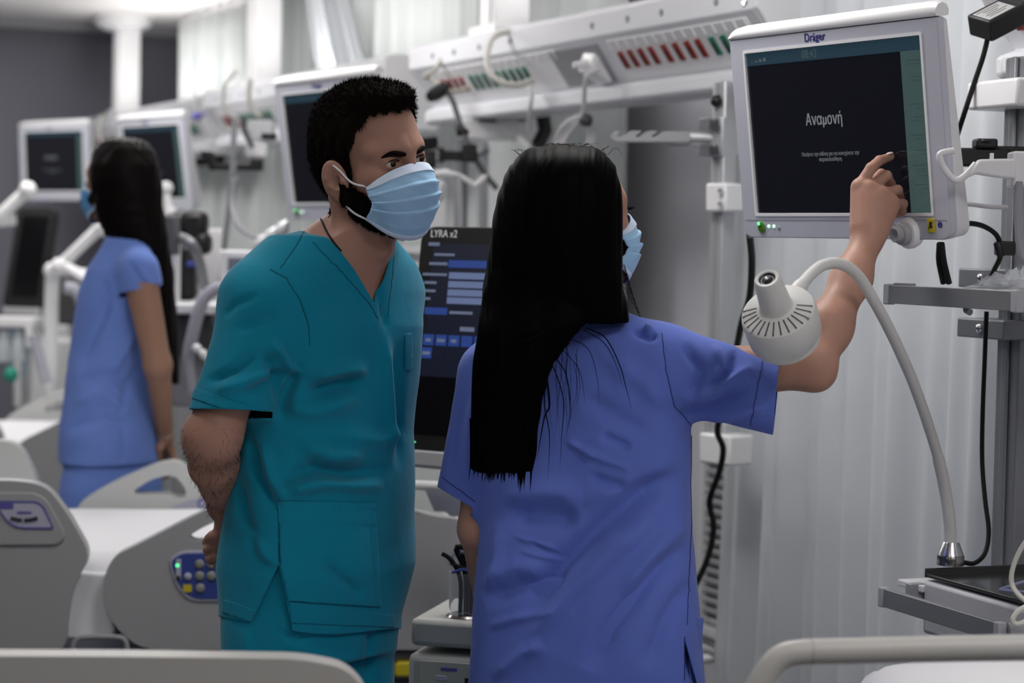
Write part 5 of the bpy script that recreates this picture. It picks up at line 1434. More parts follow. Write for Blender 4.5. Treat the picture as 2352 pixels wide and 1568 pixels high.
    up_l = np.interp(q[:, 0], [-.01, .006, .012, .024, .05, .09, .13], [-.2, -.2, -.025, -.034, -.052, -.046, -.046]) + .003 * np.sin(q[:, 0]*330 + q[:, 2]*150)
    g = np.minimum(up_l - q[:, 2], q[:, 2] - (-.108 - .28 * (q[:, 0] - .02)) )
    g = np.minimum(g, q[:, 0] - (.006 + 1.1 * np.maximum(0, -.078 - q[:, 2]))) + .0025 * np.sin(q[:, 0]*410 + 2*np.sin(q[:, 2]*300))
    v, f = clip(v, f, g)
    q = H.loc(v); v, f = clip(v, f, .078 - q[:, 0])
    beard = np_obj('beard', v, f, HAIRM, t, origin=O)
    if len(v):
        N = normals(v, f); pick = rg.choice(len(v), 5000)
        dr = N[pick] * .5 + (np.array([.1, 0, -.8]) @ H.R) + rg.standard_normal((len(pick), 3)) * .3; dr /= np.linalg.norm(dr, axis=1)[:, None]
        strands('beard_strands', v[pick] - N[pick]*.001, dr, .006, .0004, HAIRM, beard, O, 5)['kind'] = 'stuff'
    # ---- tunic
    SQ = np.array(P(527, 943, 3.47), dtype=np.float32); _a = np.array((P(527, 943, 3.47) - RS).normalized())
    SN = (_a + np.array([.22, 0, 0])); SN = (SN / np.linalg.norm(SN)).astype(np.float32)
    LQ = np.array(LS + (LE - LS) * .62, dtype=np.float32); LN = np.array((LE - LS).normalized(), dtype=np.float32)
    def tunic(p):
        d = torso(p, zz, A, Bf, Bb, .78, 1.485)
        d = smin(d, cap(p, NB, Vector(RS) + Vector((0, 0, .016)), .068, .046), .05)
        d = smin(d, cap(p, NB, Vector(LS) + Vector((0, 0, .010)), .066, .042), .05)
        se = P(505, 1040, 3.46)
        s1 = smax(cap(p, RS, se, .058, .0655), (p - SQ) @ SN - .008, .004)
        d = smin(d, s1, .028)
        le = LS + (LE - LS) * 1.0
        return smin(d, smax(cap(p, LS, le, .046, .050), (p - LQ) @ LN - .008, .004), .03)
    v, f = sdf_mesh(tunic, (hip.x-.36, Zc-.36, .76), (hip.x+.40, Zc+.42, 1.57), .0042)
    v = relax(v, f, 2)
    v = folds(v, f, [
        ([(690, 835), (660, 900), (640, 960)], 10, -.006), ([(705, 905), (780, 885), (840, 880)], 16, -.007), ([(700, 870), (790, 850), (850, 850)], 18, .006),
        ([(650, 930), (720, 945), (830, 910)], 22, .005), ([(570, 1000), (590, 1090), (640, 1170)], 10, -.005), ([(600, 1010), (625, 1100), (660, 1160)], 12, .004),
        ([(640, 1098), (720, 1075), (800, 1090), (900, 1070)], 17, -.005), ([(640, 1130), (740, 1110), (880, 1115)], 16, .007), ([(690, 1055), (760, 1080), (840, 1100)], 16, -.0025),
        ([(680, 1010), (760, 1050), (840, 1045)], 18, .005), ([(760, 1000), (870, 1010), (930, 990)], 20, .004),
        ([(735, 650), (752, 690), (748, 730)], 20, -.002), ([(540, 760), (600, 735), (640, 720)], 11, -.0022), ([(470, 880), (540, 850), (600, 800)], 10, -.004),
        ([(490, 900), (560, 880), (640, 840)], 13, .004), ([(560, 905), (620, 880), (660, 850)], 10, -.004), ([(620, 780), (660, 840), (690, 860)], 10, .005), ([(600, 800), (640, 870), (640, 930)], 10, -.004),
        ([(512, 730), (540, 700), (600, 672)], 9, -.0016),
        ([(885, 760), (895, 900), (900, 1050)], 12, .004), ([(915, 780), (918, 900), (915, 1080)], 10, -.004),
        ([(850, 600), (880, 720), (890, 760)], 8, -.002),
        ([(540, 1090), (560, 1180), (600, 1280)], 14, -.005), ([(560, 1200), (600, 1260), (640, 1300)], 12, .004),
        ([(740, 1290), (800, 1340), (830, 1370)], 14, -.003)], 2.7)
    v = wrinkle(v, f, .0017, 34, 11)
    # seams
    v = folds(v, f, [([(708, 522), (680, 565), (640, 622)], 2.5, -.0018), ([(622, 620), (660, 640), (690, 690), (708, 745), (712, 800)], 2.5, -.0022), ([(640, 1160), (642, 1240), (640, 1297)], 3, -.0018)])
    # openings: hem, sleeves, neck, side slit
    pxv = PX(v)
    def gcut(v):
        l, f_ = local(v); z = v[:, 2]; px = PX(v)
        hem = P(700, 1424, Zc).z + .012 * np.sin(l * 14)
        g = z - (hem - .20 * l - .004)
        # right sleeve end: a plane across the arm
        Q0 = np.array(P(527, 943, 3.47)); ax_ = np.array((P(527, 943, 3.47) - P(592, 703, 3.49)).normalized()); 
        nn = np.array(ax_) + np.array([.22, 0, 0]); nn /= np.linalg.norm(nn)
        dsl = -((v - Q0) @ nn)
        armside = (l < -.125) | (px[:, 0] < 545) 
        Rax = (v - np.array(RS)); tt = np.clip(Rax @ ax_, 0, 9); rad = np.linalg.norm(Rax - tt[:, None]*ax_, axis=1)
        onarm = (rad < .083) & (tt > .10) & (cap(v.astype(np.float32), RS, P(505, 1040, 3.46), .058, .0655) < torso(v.astype(np.float32), zz, A, Bf, Bb, .78, 1.54))
        trr = torso(v.astype(np.float32), zz, A, Bf, Bb, .78, 1.54)
        g = np.where(onarm & (dsl > -.0125) & (trr > .003), dsl, g)
        QL = np.array(LS + (LE - LS) * .62); axl = np.array((LE - LS).normalized())
        onl = (((v - np.array(LS)) @ axl) > .10) & (cap(v.astype(np.float32), LS, LE, .046, .050) < torso(v.astype(np.float32), zz, A, Bf, Bb, .78, 1.54))
        g = np.where(onl & (((v - QL) @ axl) < .0125) & (trr > .003), -((v - QL) @ axl), g)
        return g
    def neckg(v):
        l, f_ = local(v); z = v[:, 2]
        zv = P(873, 697, 3.50).z
        za = np.interp(f_, [-.075, -.03, .0, .02], [1.478, 1.425, zv + .02, zv])
        return np.where(z > 1.33, np.abs(l + .004) * 1.0 - .66 * (z - za), .1)
    v, f = clip(v, f, gcut(v))
    # drop islands cut off under the sleeve
    v, f = largest(v, f)
    # raised neck facing and sleeve hem
    g = neckg(v); N = normals(v, f)
    v = v + N * (.0016 * (1 / (1 + np.exp(-(.030 - g) / .0010))))[:, None]
    px = PX(v); hemd = (px @ np.array([.314, -.949])) - (np.array([440, 915]) @ np.array([.314, -.949]))   # above sleeve hem line
    onsl = (np.abs(hemd - 14) < 14) & (px[:, 0] < 640) & (px[:, 1] > 840)
    v, f = clip(v, f, neckg(v))
    def slit(v):
        px = PX(v); N = normals(v, f); vw = v - np.array(CAM)
        frt = (N * vw).sum(1) < 0
        a = np.array([640, 1296.]); e1 = np.array([583, 1414.]) - a; e2 = np.array([664, 1410.]) - a
        q = px - a
        s1 = (e1[0]*q[:, 1] - e1[1]*q[:, 0]) / np.linalg.norm(e1); s2 = (e2[0]*q[:, 1] - e2[1]*q[:, 0]) / np.linalg.norm(e2)
        inside = np.minimum(-s1, s2)
        return np.where(frt & (px[:, 1] > 1200), -inside, 5.0)
    v, f = clip(v, f, slit(v))
    tun = np_obj('tunic', v, f, TEAL, t, .0022, -1, origin=O)
    DST = cloth_mat('teal_stitching', (.001, .075, .105))
    seam('seam', v, f, [[(700, 530), (680, 565), (640, 622)], [(620, 618), (660, 640), (690, 690), (708, 745), (712, 800)], [(718, 555), (790, 630), (850, 700), (872, 738)], [(905, 590), (898, 660), (888, 735)], [(452, 893), (620, 952)], [(642, 1165), (642, 1240), (640, 1297)], [(873, 700), (873, 735)], [(668, 1402), (780, 1418), (900, 1420)]], DST, tun, O)
    # pockets: patches of cloth lying on the tunic
    def patch(name, poly, off, lines=()):
        N = normals(v, f); px = PX(v); vw = v - np.array(CAM); frt = (N * vw).sum(1) < 0
        poly = np.array(poly, float); n = len(poly); g = np.full(len(v), 1e9)
        ar = sum(poly[i][0]*poly[(i+1) % n][1] - poly[(i+1) % n][0]*poly[i][1] for i in range(n)); sg = 1 if ar > 0 else -1
        for i in range(n):
            a, b = poly[i], poly[(i+1) % n]; e = b - a
            g = np.minimum(g, sg * (e[0]*(px[:, 1]-a[1]) - e[1]*(px[:, 0]-a[0])) / np.linalg.norm(e))
        g = np.where(frt, g, -5.0)
        pv, pf = clip(v + N * off, f, g)
        pf_n = normals(pv, pf); pxx = PX(pv)
        for ln, w_, a_ in lines: pv = pv + pf_n * (a_ * np.exp(-(seg_dist(pxx, ln) / w_) ** 2))[:, None]
        return np_obj(name, *largest(pv, pf), TEAL, tun, .002, -1, origin=O)
    patch('pocket', [(640, 1150), (858, 1155), (872, 1392), (662, 1378), (645, 1300)], .0042, [([(642, 1168), (866, 1172)], 2.5, -.0015), ([(642, 1202), (862, 1210)], 3, -.002), ([(850, 1215), (862, 1390)], 3, -.0015), ([(648, 1215), (852, 1222)], 2.5, -.0012)])
    patch('chest_pocket', [(928, 766), (944, 764), (944, 850), (928, 850)], .003)
    patch('sleeve_hem', [(436, 912), (614, 974), (622, 950), (448, 890)], .0016)
    patch('tunic_hem', [(664, 1380), (905, 1412), (905, 1440), (670, 1430)], .0016)
    patch('tunic_hem', [(515, 1375), (590, 1402), (584, 1430), (510, 1405)], .0016)
    # ---- trousers
    def trousers(p):
        d = torso(p, zz, [a - .010 for a in A], [b - .010 for b in Bf], [b - .008 for b in Bb], .79, 1.02)
        for s_ in (-1, 1):
            a, b, c_ = leg(s_); d = smin(d, chain(p, [a, b, c_ + Vector((0, 0, -.03))], [.082, .075, .068], .03), .02)
        return d
    v, f = sdf_mesh(trousers, (hip.x-.30, Zc-.32, .0), (hip.x+.30, Zc+.32, 1.05), .006)
    v = relax(v, f, 2)
    v = folds(v, f, [([(640, 1450), (680, 1470), (720, 1462)], 6, -.006), ([(855, 1440), (850, 1500), (845, 1568)], 10, -.010), ([(640, 1420), (642, 1500), (640, 1568)], 3, -.002), ([(660, 1480), (760, 1520), (830, 1520)], 14, .005), ([(560, 1430), (575, 1568)], 12, .004)])
    v = wrinkle(v, f, .002, 24, 4)
    v, f = clip(v, f, v[:, 2] - .035)
    np_obj('trousers', v, f, TEAL, t, .002, -1, origin=O)
    def shoe(p):
        d = None
        for s_ in (-1, 1):
            c_ = leg(s_)[2]
            e = smax(smin(cap(p, c_ - Vector((0, 0, .005)) - fwd * .03, c_ + fwd * .17 - Vector((0, 0, .02)), .046, .038), ell(p, c_ + fwd * .08 - Vector((0, 0, .02)), (.07, .06, .045)), .03), .0 - p[:, 2], .005)
            d = e if d is None else np.minimum(d, e)
        return d
    v, f = sdf_mesh(shoe, (hip.x-.3, Zc-.4, -.01), (hip.x+.4, Zc+.3, .14), .006)
    np_obj('shoes', v, f, M_white, t, origin=O)
    # neck cord
    pts = [(745, 470, 3.60), (738, 482, 3.60), (734, 494, 3.585), (740, 510, 3.565), (752, 535, 3.548), (768, 558, 3.535), (784, 577, 3.525)]
    ca_ = smooth_path([P(*q_) for q_ in pts], 5)
    # press the cord on to the skin
    cp_ = []
    for a in ca_:
        dvec = (a - CAM).normalized(); k = 3.2
        s0 = CAM + (P(*[PX(np.array([a]))[0][0], PX(np.array([a]))[0][1], 3.2]) - CAM)
        pos = np.array([s0], dtype=np.float32); dv = np.array(dvec, dtype=np.float32)
        hit = False
        for _ in range(80):
            e = float(upper(pos)[0])
            if e < .0012: hit = True; break
            if pos[0][1] > 3.9: break
            pos = pos + dv * max(e * .8, .0004)
        if hit: cp_.append(Vector(pos[0]) - origin)
    ob('neck_cord', g_tube(cp_, .0018, 8), M_rubber, t)
    return t
man()
# ------------------------------------------------------------------ the woman in royal blue, pointing
def woman():
    b_ = math.radians(18)
    fwd = Vector((math.sin(b_), math.cos(b_), 0)); right = Vector((math.cos(b_), -math.sin(b_), 0)); left = -right
    Zc = 3.50
    ctr = [(700, 1300), (760, 1310), (850, 1332), (1000, 1342), (1200, 1345), (1500, 1346), (1700, 1346)]
    cz = np.array([P(x, y, Zc).z for y, x in ctr])[::-1]; cxx = np.array([P(x, y, Zc).x for y, x in ctr])[::-1]
    foot = P(1346, 1700, Zc); origin = Vector((foot.x, foot.y, 0)); O = np.array(origin)
    t = thing('person', 'long-haired woman in royal blue scrubs seen from behind, pointing at the monitor', 'person', origin)
    def local(p):
        cx_ = np.interp(p[:, 2], cz, cxx); qx = p[:, 0] - cx_; qy = p[:, 1] - Zc
        return qx * left.x + qy * left.y, qx * fwd.x + qy * fwd.y
    def torso(p, zs, A, Bf, Bb, zlo, zhi):
        l, f_ = local(p); z = p[:, 2]
        a = np.interp(z, zs, A); b = np.where(f_ > 0, np.interp(z, zs, Bf), np.interp(z, zs, Bb))
        k = (np.abs(l / a) ** 2.4 + np.abs(f_ / b) ** 2.4) ** (1 / 2.4)
        return np.maximum((k - 1) * np.minimum(a, b) * .9, np.maximum(zlo - z, z - zhi))
    zz = [.66, .78, .90, 1.02, 1.10, 1.18, 1.25, 1.30, 1.34, 1.37, 1.40]
    A = [.196, .192, .184, .174, .170, .172, .172, .160, .125, .090, .062]
    Bf = [.140, .138, .132, .128, .130, .134, .120, .100, .084, .070, .058]
    Bb = [.132, .128, .120, .110, .108, .112, .110, .100, .086, .074, .060]
    RS = P(1540, 858, 3.445); RE = P(1866, 843, 3.43); RW = P(1990, 556, 3.575)
    LS = P(1122, 868, 3.565); LE = P(1098, 1215, 3.54); LW = P(1124, 1400, 3.66)
    hc = math.radians(58); hf0 = Vector((math.sin(hc), math.cos(hc), .10)).normalized()
    H = Frame((0, 0, 0), hf0, (0, 0, 1), .915)
    eye = P(1436, 486, 3.485)
    H.o = (np.array(eye) - H.wld(np.array([(.085, -.033, 0)]))[0]).astype(np.float32)
    NB = P(1320, 770, 3.50); NT = H.wld(np.array([(-.012, 0, -.05)]))[0]
    SC = np.array([P(1974, 428, 3.605), P(1997, 433, 3.60), P(2023, 447, 3.60), P(2047, 466, 3.602)])
    def hand(p):
        kn = [Vector(q) for q in SC]
        fg = [[P(2001, 386, 3.608), P(2020, 369, 3.628), P(2045, 360, 3.652)],
              [P(2036, 404, 3.622), P(2045, 422, 3.645), P(2032, 437, 3.652)],
              [P(2061, 437, 3.622), P(2066, 455, 3.645), P(2052, 466, 3.650)],
              [P(2074, 468, 3.622), P(2072, 484, 3.642), P(2060, 492, 3.645)]]
        th = [P(1985, 500, 3.600), P(1990, 455, 3.645), P(2010, 415, 3.652), P(2024, 398, 3.650)]
        d = hand_sdf(p, RW, kn, fg, th, rp=.0122, rw=.024, rf=(.0092, .0084, .0068))
        # back of the hand
        d = smin(d, cap(p, RW, P(2008, 468, 3.60), .0235, .0245), .02)
        d = smin(d, cap(p, P(1985, 520, 3.585), P(1984, 450, 3.603), .017, .0150), .02)
        d = smin(d, cap(p, P(2012, 525, 3.585), P(2036, 478, 3.602), .017, .0150), .02)
        for q in SC: d = smin(d, ell(p, Vector(q) + Vector((-.001, -.006, .001)), (.0085, .0075, .0085)), .008)
        return d
    def arm(p):
        d = cap(p, RS, RE, .046, .0330)
        d = smin(d, ell(p, P(1880, 856, 3.425), (.020, .022, .022)), .02)
        d = smin(d, chain(p, [RE, P(1902, 752, 3.475), P(1955, 640, 3.535), RW], [.0315, .0345, .0285, .0245], .03), .025)
        d = smin(d, ell(p, P(2006, 545, 3.568), (.010, .010, .010)), .014)
        return smin(d, hand(p), .010)
    def larm(p):
        d = chain(p, [LS, LE, LW], [.042, .0300, .0225], .02)
        kn = [P(1132, 1452, 3.70), P(1138, 1455, 3.69), P(1144, 1455, 3.675), P(1150, 1452, 3.66)]
        fg = [[k + Vector((.006, .01, -.035)), k + Vector((.008, .005, -.055)), k + Vector((.009, -.004, -.068))] for k in kn]
        th = [P(1125, 1412, 3.69), P(1140, 1440, 3.72), P(1150, 1460, 3.73), P(1155, 1475, 3.73)]
        return smin(d, hand_sdf(p, LW, kn, fg, th, rp=.011, rw=.02), .01)
    def upper(p):
        d = head_sdf(H.loc(p), True) * H.sc
        d = smin(d, cap(p, NT, NB, .046, .052), .02)
        d = smin(d, torso(p, zz, [a - .018 for a in A], [b - .016 for b in Bf], [b - .016 for b in Bb], .7, 1.41), .05)
        return smin(d, cap(p, Vector(NB) - Vector((0, 0, .02)), Vector(RS), .045, .035), .03)
    hip = P(1346, 1620, Zc)
    def leg(s_):
        k = hip + left * (s_ * .09); return k, Vector((k.x, k.y + .01, .46)), Vector((k.x, k.y, .06))
    def lower(p):
        d = torso(p, zz, [a - .036 for a in A], [b - .034 for b in Bf], [b - .034 for b in Bb], .72, 1.24)
        for s_ in (-1, 1):
            a, b, c = leg(s_); d = smin(d, chain(p, [a, b, c], [.072, .052, .034], .03), .03)
            d = smin(d, cap(p, c - Vector((0, 0, .03)), c + fwd * .14 - Vector((0, 0, .035)), .030, .022), .02)
        return d
    c = H.o
    parts = [sdf_mesh(upper, (c[0]-.14, c[1]-.16, 1.22), (c[0]+.16, c[1]+.18, c[2]+.13), .0024),
             sdf_mesh(arm, (RS.x+.06, 3.36, RS.z-.10), (P(2110, 500, 3.6).x, 3.70, P(2040, 340, 3.65).z), .0017),
             sdf_mesh(larm, (LS.x-.10, LS.y-.10, LW.z-.16), (LS.x+.10, LW.y+.16, LS.z-.12), .0034),
             sdf_mesh(lower, (hip.x-.3, Zc-.3, 0), (hip.x+.3, Zc+.3, 1.24), .010)]
    body = np_obj('body', *merge(parts), SKINW, t, origin=O)
    eyes(H, body, O, (-.1, 0)); brows(H, body, O, HAIRW, .8)
    # long lashes of the visible eye
    for k in range(9):
        a = np.array([(.0868 - .0008*abs(k-4), -.024 - .0024*k, .0045 - .0003*abs(k-3))]); bq = a + np.array([(.011, -.003*(k-4)*.5 - .002, .004)])
        pa_, pb_ = Vector(H.wld(a)[0]) - origin, Vector(H.wld(bq)[0]) - origin
        ob('eyelash', g_tube([pa_, (pa_ + pb_)/2 + Vector((0, 0, -.0008)), pb_], [.0006, .0005, .0002], 5), HAIRW, body)
    # finger nail of the pointing finger
    nl = P(2043, 355, 3.648)
    nd = (P(2046, 357, 3.652) - P(2022, 364, 3.630)).normalized()
    Rm = nd.to_track_quat('X', 'Z').to_matrix()
    gv, gf = g_ball((0, 0, 0), 1, 14, 8, (.0072, .0052, .0020))
    ob('fingernail', ([Rm @ q + (nl - origin) + Vector((0, -.0035, .0022)) for q in gv], gf), mat('pale_nail', (.72, .56, .56), .25, coat=.3), body)
    face_mask(H, t, MASKM, O, True, 2)
    # ---- tunic
    SQ = np.array(P(1783, 914, 3.425), dtype=np.float32)
    SN = np.array((P(1790, 900, 3.42) - P(1540, 850, 3.445)).normalized()); SN = SN + np.array([.0, 0, .10]); SN = (SN / np.linalg.norm(SN)).astype(np.float32)
    LQ = np.array(P(1054, 1146, 3.54), dtype=np.float32); LN = np.array((LE - LS).normalized()) + np.array([-.50, 0, 0]); LN = (LN / np.linalg.norm(LN)).astype(np.float32)
    SE = P(1900, 944, 3.42); LF = P(1045, 1240, 3.54)
    RSs = P(1545, 848, 3.445)
    def rsl(p): return cap(p, RSs, SE, .0640, .0560)
    def lsl(p): return cap(p, LS, LF, .050, .0420)
    def tunic(p):
        d = torso(p, zz, A, Bf, Bb, .66, 1.41)
        d = smin(d, cap(p, Vector(NB) - Vector((0, 0, .03)), P(1500, 815, 3.45), .060, .052), .05)
        d = smin(d, cap(p, Vector(NB) - Vector((0, 0, .03)), P(1150, 855, 3.555), .060, .046), .05)
        d = smin(d, smax(rsl(p), (p - SQ) @ SN - .008, .004), .035)
        return smin(d, smax(lsl(p), (p - LQ) @ LN - .008, .004), .025)
    v, f = sdf_mesh(tunic, (LS.x-.12, Zc-.30, .64), (P(1830, 900, 3.42).x, Zc+.30, 1.42), .0042)
    v = relax(v, f, 2)
    v = folds(v, f, [
        ([(1575, 1085), (1480, 1130), (1370, 1215), (1290, 1300), (1200, 1420)], 26, -.012), ([(1560, 1050), (1450, 1095), (1340, 1165)], 26, .006),
        ([(1500, 1190), (1400, 1270), (1300, 1370), (1210, 1480)], 22, .008), ([(1590, 1240), (1490, 1330), (1400, 1440), (1350, 1540)], 22, -.009), ([(1585, 1180), (1500, 1270), (1430, 1370)], 20, .006),
        ([(1590, 1330), (1530, 1420), (1480, 1540)], 18, -.006), ([(1160, 1190), (1250, 1180), (1330, 1195)], 26, -.009), ([(1150, 1140), (1260, 1130), (1340, 1140)], 26, .007),
        ([(1180, 1230), (1280, 1262)], 5, .003), ([(1190, 1262), (1290, 1290)], 5, .003), ([(1210, 1240), (1290, 1280)], 5, -.003),
        ([(1330, 1030), (1400, 1060), (1450, 1075)], 9, .004), ([(1380, 1000), (1450, 1030)], 12, -.005), ([(1350, 1095), (1440, 1120)], 12, -.006), ([(1300, 1010), (1370, 1050)], 8, .004),
        ([(1120, 1330), (1190, 1300), (1260, 1310)], 22, .006), ([(1110, 1380), (1200, 1345), (1300, 1345)], 20, -.006), ([(1120, 1440), (1180, 1420), (1290, 1400)], 10, .004),
        ([(1150, 1200), (1145, 1290), (1120, 1360)], 14, .005), ([(1130, 1560), (1200, 1500), (1250, 1480)], 16, .006),
        ([(1550, 960), (1640, 935), (1720, 880)], 14, -.008), ([(1560, 920), (1650, 890), (1730, 840)], 13, .007), ([(1600, 975), (1690, 950), (1760, 930)], 12, .005),
        ([(1570, 790), (1610, 850), (1590, 920)], 12, -.006), ([(1640, 790), (1660, 840), (1640, 880)], 9, .004), ([(1690, 800), (1680, 850), (1620, 900)], 9, -.005),
        ([(1450, 760), (1490, 775), (1510, 770)], 8, -.006), ([(1480, 752), (1500, 760)], 7, .005),
        ([(1400, 830), (1480, 880), (1520, 940)], 24, .004), ([(1330, 900), (1420, 960), (1500, 1000)], 22, -.004),
        ([(1065, 900), (1050, 1000), (1040, 1090)], 10, -.004), ([(1090, 900), (1075, 1000), (1070, 1100)], 10, .004)], 1.9)
    v = wrinkle(v, f, .0012, 34, 21)
    v = folds(v, f, [([(1520, 765), (1530, 850), (1548, 930), (1592, 985)], 2.6, -.002), ([(1590, 1000), (1588, 1200), (1580, 1460)], 2.6, -.002)])
    def gcut(v):
        p = v.astype(np.float32); tr = torso(p, zz, A, Bf, Bb, .66, 1.41)
        g = v[:, 2] - .70
        sr_ = (p - SQ) @ SN; sl_ = (p - LQ) @ LN
        g = np.where((rsl(p) < tr) & (v[:, 0] > RS.x) & (sr_ < .0125) & (tr > .003), -sr_, g)
        g = np.where((lsl(p) < tr) & (v[:, 2] < LS.z - .1) & (sl_ < .0125) & (tr > .003), -sl_, g)
        return g
    def neckg(v):
        l, f_ = local(v); return np.where(v[:, 2] > 1.25, np.sqrt((l / .075) ** 2 + ((f_ - .02) / .075) ** 2) - 1 + np.clip((1.345 - .4 * f_ - v[:, 2]) / .03, 0, 3), 1)
    v, f = clip(v, f, gcut(v)); v, f = largest(v, f); v, f = clip(v, f, neckg(v))
    def slit(v):
        px = PX(v); N = normals(v, f); frt = (N * (v - np.array(CAM))).sum(1) < 0
        a = np.array([1572, 1462.]); e1 = np.array([1572, 1640.]) - a; e2 = np.array([1622, 1640.]) - a; q = px - a
        s1 = (e1[0]*q[:, 1] - e1[1]*q[:, 0]) / np.linalg.norm(e1); s2 = (e2[0]*q[:, 1] - e2[1]*q[:, 0]) / np.linalg.norm(e2)
        return np.where(frt & (px[:, 1] > 1400), -np.minimum(-s1, s2), 5.0)
    v, f = clip(v, f, slit(v))
    tun = np_obj('tunic', v, f, ROYAL, t, .0022, -1, origin=O)
    ST = cloth_mat('royal_stitching', (.022, .030, .14))
    seam('seam', v, f, [[(1520, 765), (1530, 850), (1548, 930), (1594, 985)], [(1590, 1000), (1588, 1200), (1578, 1440)], [(1752, 828), (1722, 985)], [(1014, 1095), (1096, 1155)], [(1572, 1462), (1572, 1568)]], ST, tun, O)
    # front pocket corner showing past her side
    pk = [P(1586, 1412, 3.42), P(1617, 1420, 3.46), P(1614, 1452, 3.46), P(1606, 1568, 3.46), P(1600, 1640, 3.46), P(1584, 1600, 3.42)]
    n_ = len(pk); dv = Vector((-.002, .006, 0))
    ob('pocket', ([q - origin for q in pk] + [q - origin + dv for q in pk], [tuple(range(n_)), tuple(range(2*n_-1, n_-1, -1))] + [(i, n_+i, n_+(i+1) % n_, (i+1) % n_) for i in range(n_)]), ROYAL, tun, .0008)
    # ---- trousers (dark gap at the slit shows them)
    def trousers(p):
        d = torso(p, zz, [a - .014 for a in A], [b - .012 for b in Bf], [b - .010 for b in Bb], .66, .96)
        for s_ in (-1, 1):
            a, b, c_ = leg(s_); d = smin(d, chain(p, [a, b, c_ - Vector((0, 0, .03))], [.095, .078, .068], .03), .03)
        return d
    v, f = sdf_mesh(trousers, (hip.x-.3, Zc-.3, 0), (hip.x+.3, Zc+.3, 1.0), .009)
    v = wrinkle(relax(v, f, 2), f, .002, 22, 5); v, f = clip(v, f, v[:, 2] - .035)
    np_obj('trousers', v, f, ROYAL, t, .002, -1, origin=O)
    def shoe(p):
        d = None
        for s_ in (-1, 1):
            c_ = leg(s_)[2]
            e = smax(smin(cap(p, c_ - fwd * .03, c_ + fwd * .15 - Vector((0, 0, .02)), .044, .035), ell(p, c_ + fwd * .07 - Vector((0, 0, .02)), (.06, .06, .045)), .03), -p[:, 2], .005)
            d = e if d is None else np.minimum(d, e)
        return d
    v, f = sdf_mesh(shoe, (hip.x-.3, Zc-.2, -.01), (hip.x+.3, Zc+.32, .14), .006)
    np_obj('shoes', v, f, M_white, t, origin=O)
    # ---- hair: one falling volume over skull and back, plus locks and loose strands
    rows = [  # py, left px, right px, depth of centre, half depth
        (331, 1290, 1300, 3.470, .006), (333, 1265, 1325, 3.470, .030), (338, 1222, 1365, 3.465, .060), (352, 1192, 1396, 3.460, .085), (380, 1168, 1414, 3.455, .100), (420, 1152, 1424, 3.45, .108), (480, 1138, 1428, 3.445, .108),
        (560, 1124, 1428, 3.435, .100), (640, 1112, 1429, 3.425, .090), (700, 1102, 1438, 3.415, .078), (742, 1096, 1446, 3.41, .066)]
    def rowsample(rows, n, sub):
        R = np.array(rows, float); yy = np.linspace(R[0, 0], R[-1, 0], sub)
        yy[:12] = np.linspace(R[0, 0], yy[12], 13)[:12]
        R = np.stack([np.interp(yy, R[:, 0], R[:, k]) for k in range(5)], 1)
        for _ in range(14): R[3:-3] = .25 * R[2:-4] + .5 * R[3:-3] + .25 * R[4:-2]
        V = []
        for y, xl, xr, Z, dp in R:
            cxp = (xl + xr) / 2; hw = (xr - xl) / 2
            for k in range(n):
                a = 2 * PI * k / n; ca, sa = math.cos(a), math.sin(a)
                e = 2 / 2.6
                xx = cxp + hw * math.copysign(abs(ca) ** e, ca); zz_ = Z - dp * math.copysign(abs(sa) ** e, sa)
                V.append(P(xx, y, Z) + Vector((0, zz_ - Z, 0)) )
        V = np.array([list(q) for q in V]); m_ = len(R)
        F = np.array([(i*n+k, i*n+(k+1) % n, (i+1)*n+(k+1) % n, (i+1)*n+k) for i in range(m_-1) for k in range(n)])
        T = tris(F)
        caps = [(k, k+1, 0) for k in range(1, n-1)]; caps2 = [((m_-1)*n, (m_-1)*n+k, (m_-1)*n+k+1) for k in range(1, n-1)]
        return V, np.concatenate([T, np.array([c_[::-1] for c_ in caps]), np.array([c_[::-1] for c_ in caps2])])
    v1, f1 = rowsample(rows, 120, 90)
    back = [  # the part hanging down her back
        (480, 1150, 1400, 3.44, .094), (600, 1122, 1405, 3.42, .080), (700, 1104, 1385, 3.385, .049), (745, 1096, 1345, 3.362, .040), (790, 1090, 1305, 3.352, .032), (830, 1086, 1272, 3.347, .028), (900, 1083, 1252, 3.345, .025), (960, 1081, 1242, 3.346, .024), (1020, 1079, 1233, 3.350, .022), (1060, 1078, 1228, 3.352, .020), (1085, 1080, 1222, 3.353, .016)]
    v2, f2 = rowsample(back, 110, 120)
    V, F = merge([(v1, f1), (v2, f2)])
    V = relax(V, F, 3); N = normals(V, F); pxv = PX(V)
    # fine vertical grooves that follow the fall
    u = pxv[:, 0] / 6.0
    V = V + N * (.0007 * np.sin(u * 3.1) + .0006 * np.sin(u * 1.7 + pxv[:, 1] / 90) + .0012 * np.sin(u * .5 + 1))[:, None]
    hair = np_obj('hair', V, F, HAIRW, t, origin=O)
    rg = np.random.default_rng(8)
    def lock(paths, r, nm):
        for pth in paths: ob(nm, g_tube(smooth_path([P(*q) - origin for q in pth], 6), r if not callable(r) else r(), 5), HAIRW, hair)
    geo = []
    def lockgeo(pth, r0):
        sp = smooth_path([P(*q) - origin for q in pth], 6); n = len(sp)
        geo.append(g_tube(sp, [r0 * (1 - (i / (n - 1)) ** 3 * .93) for i in range(n)], 5))
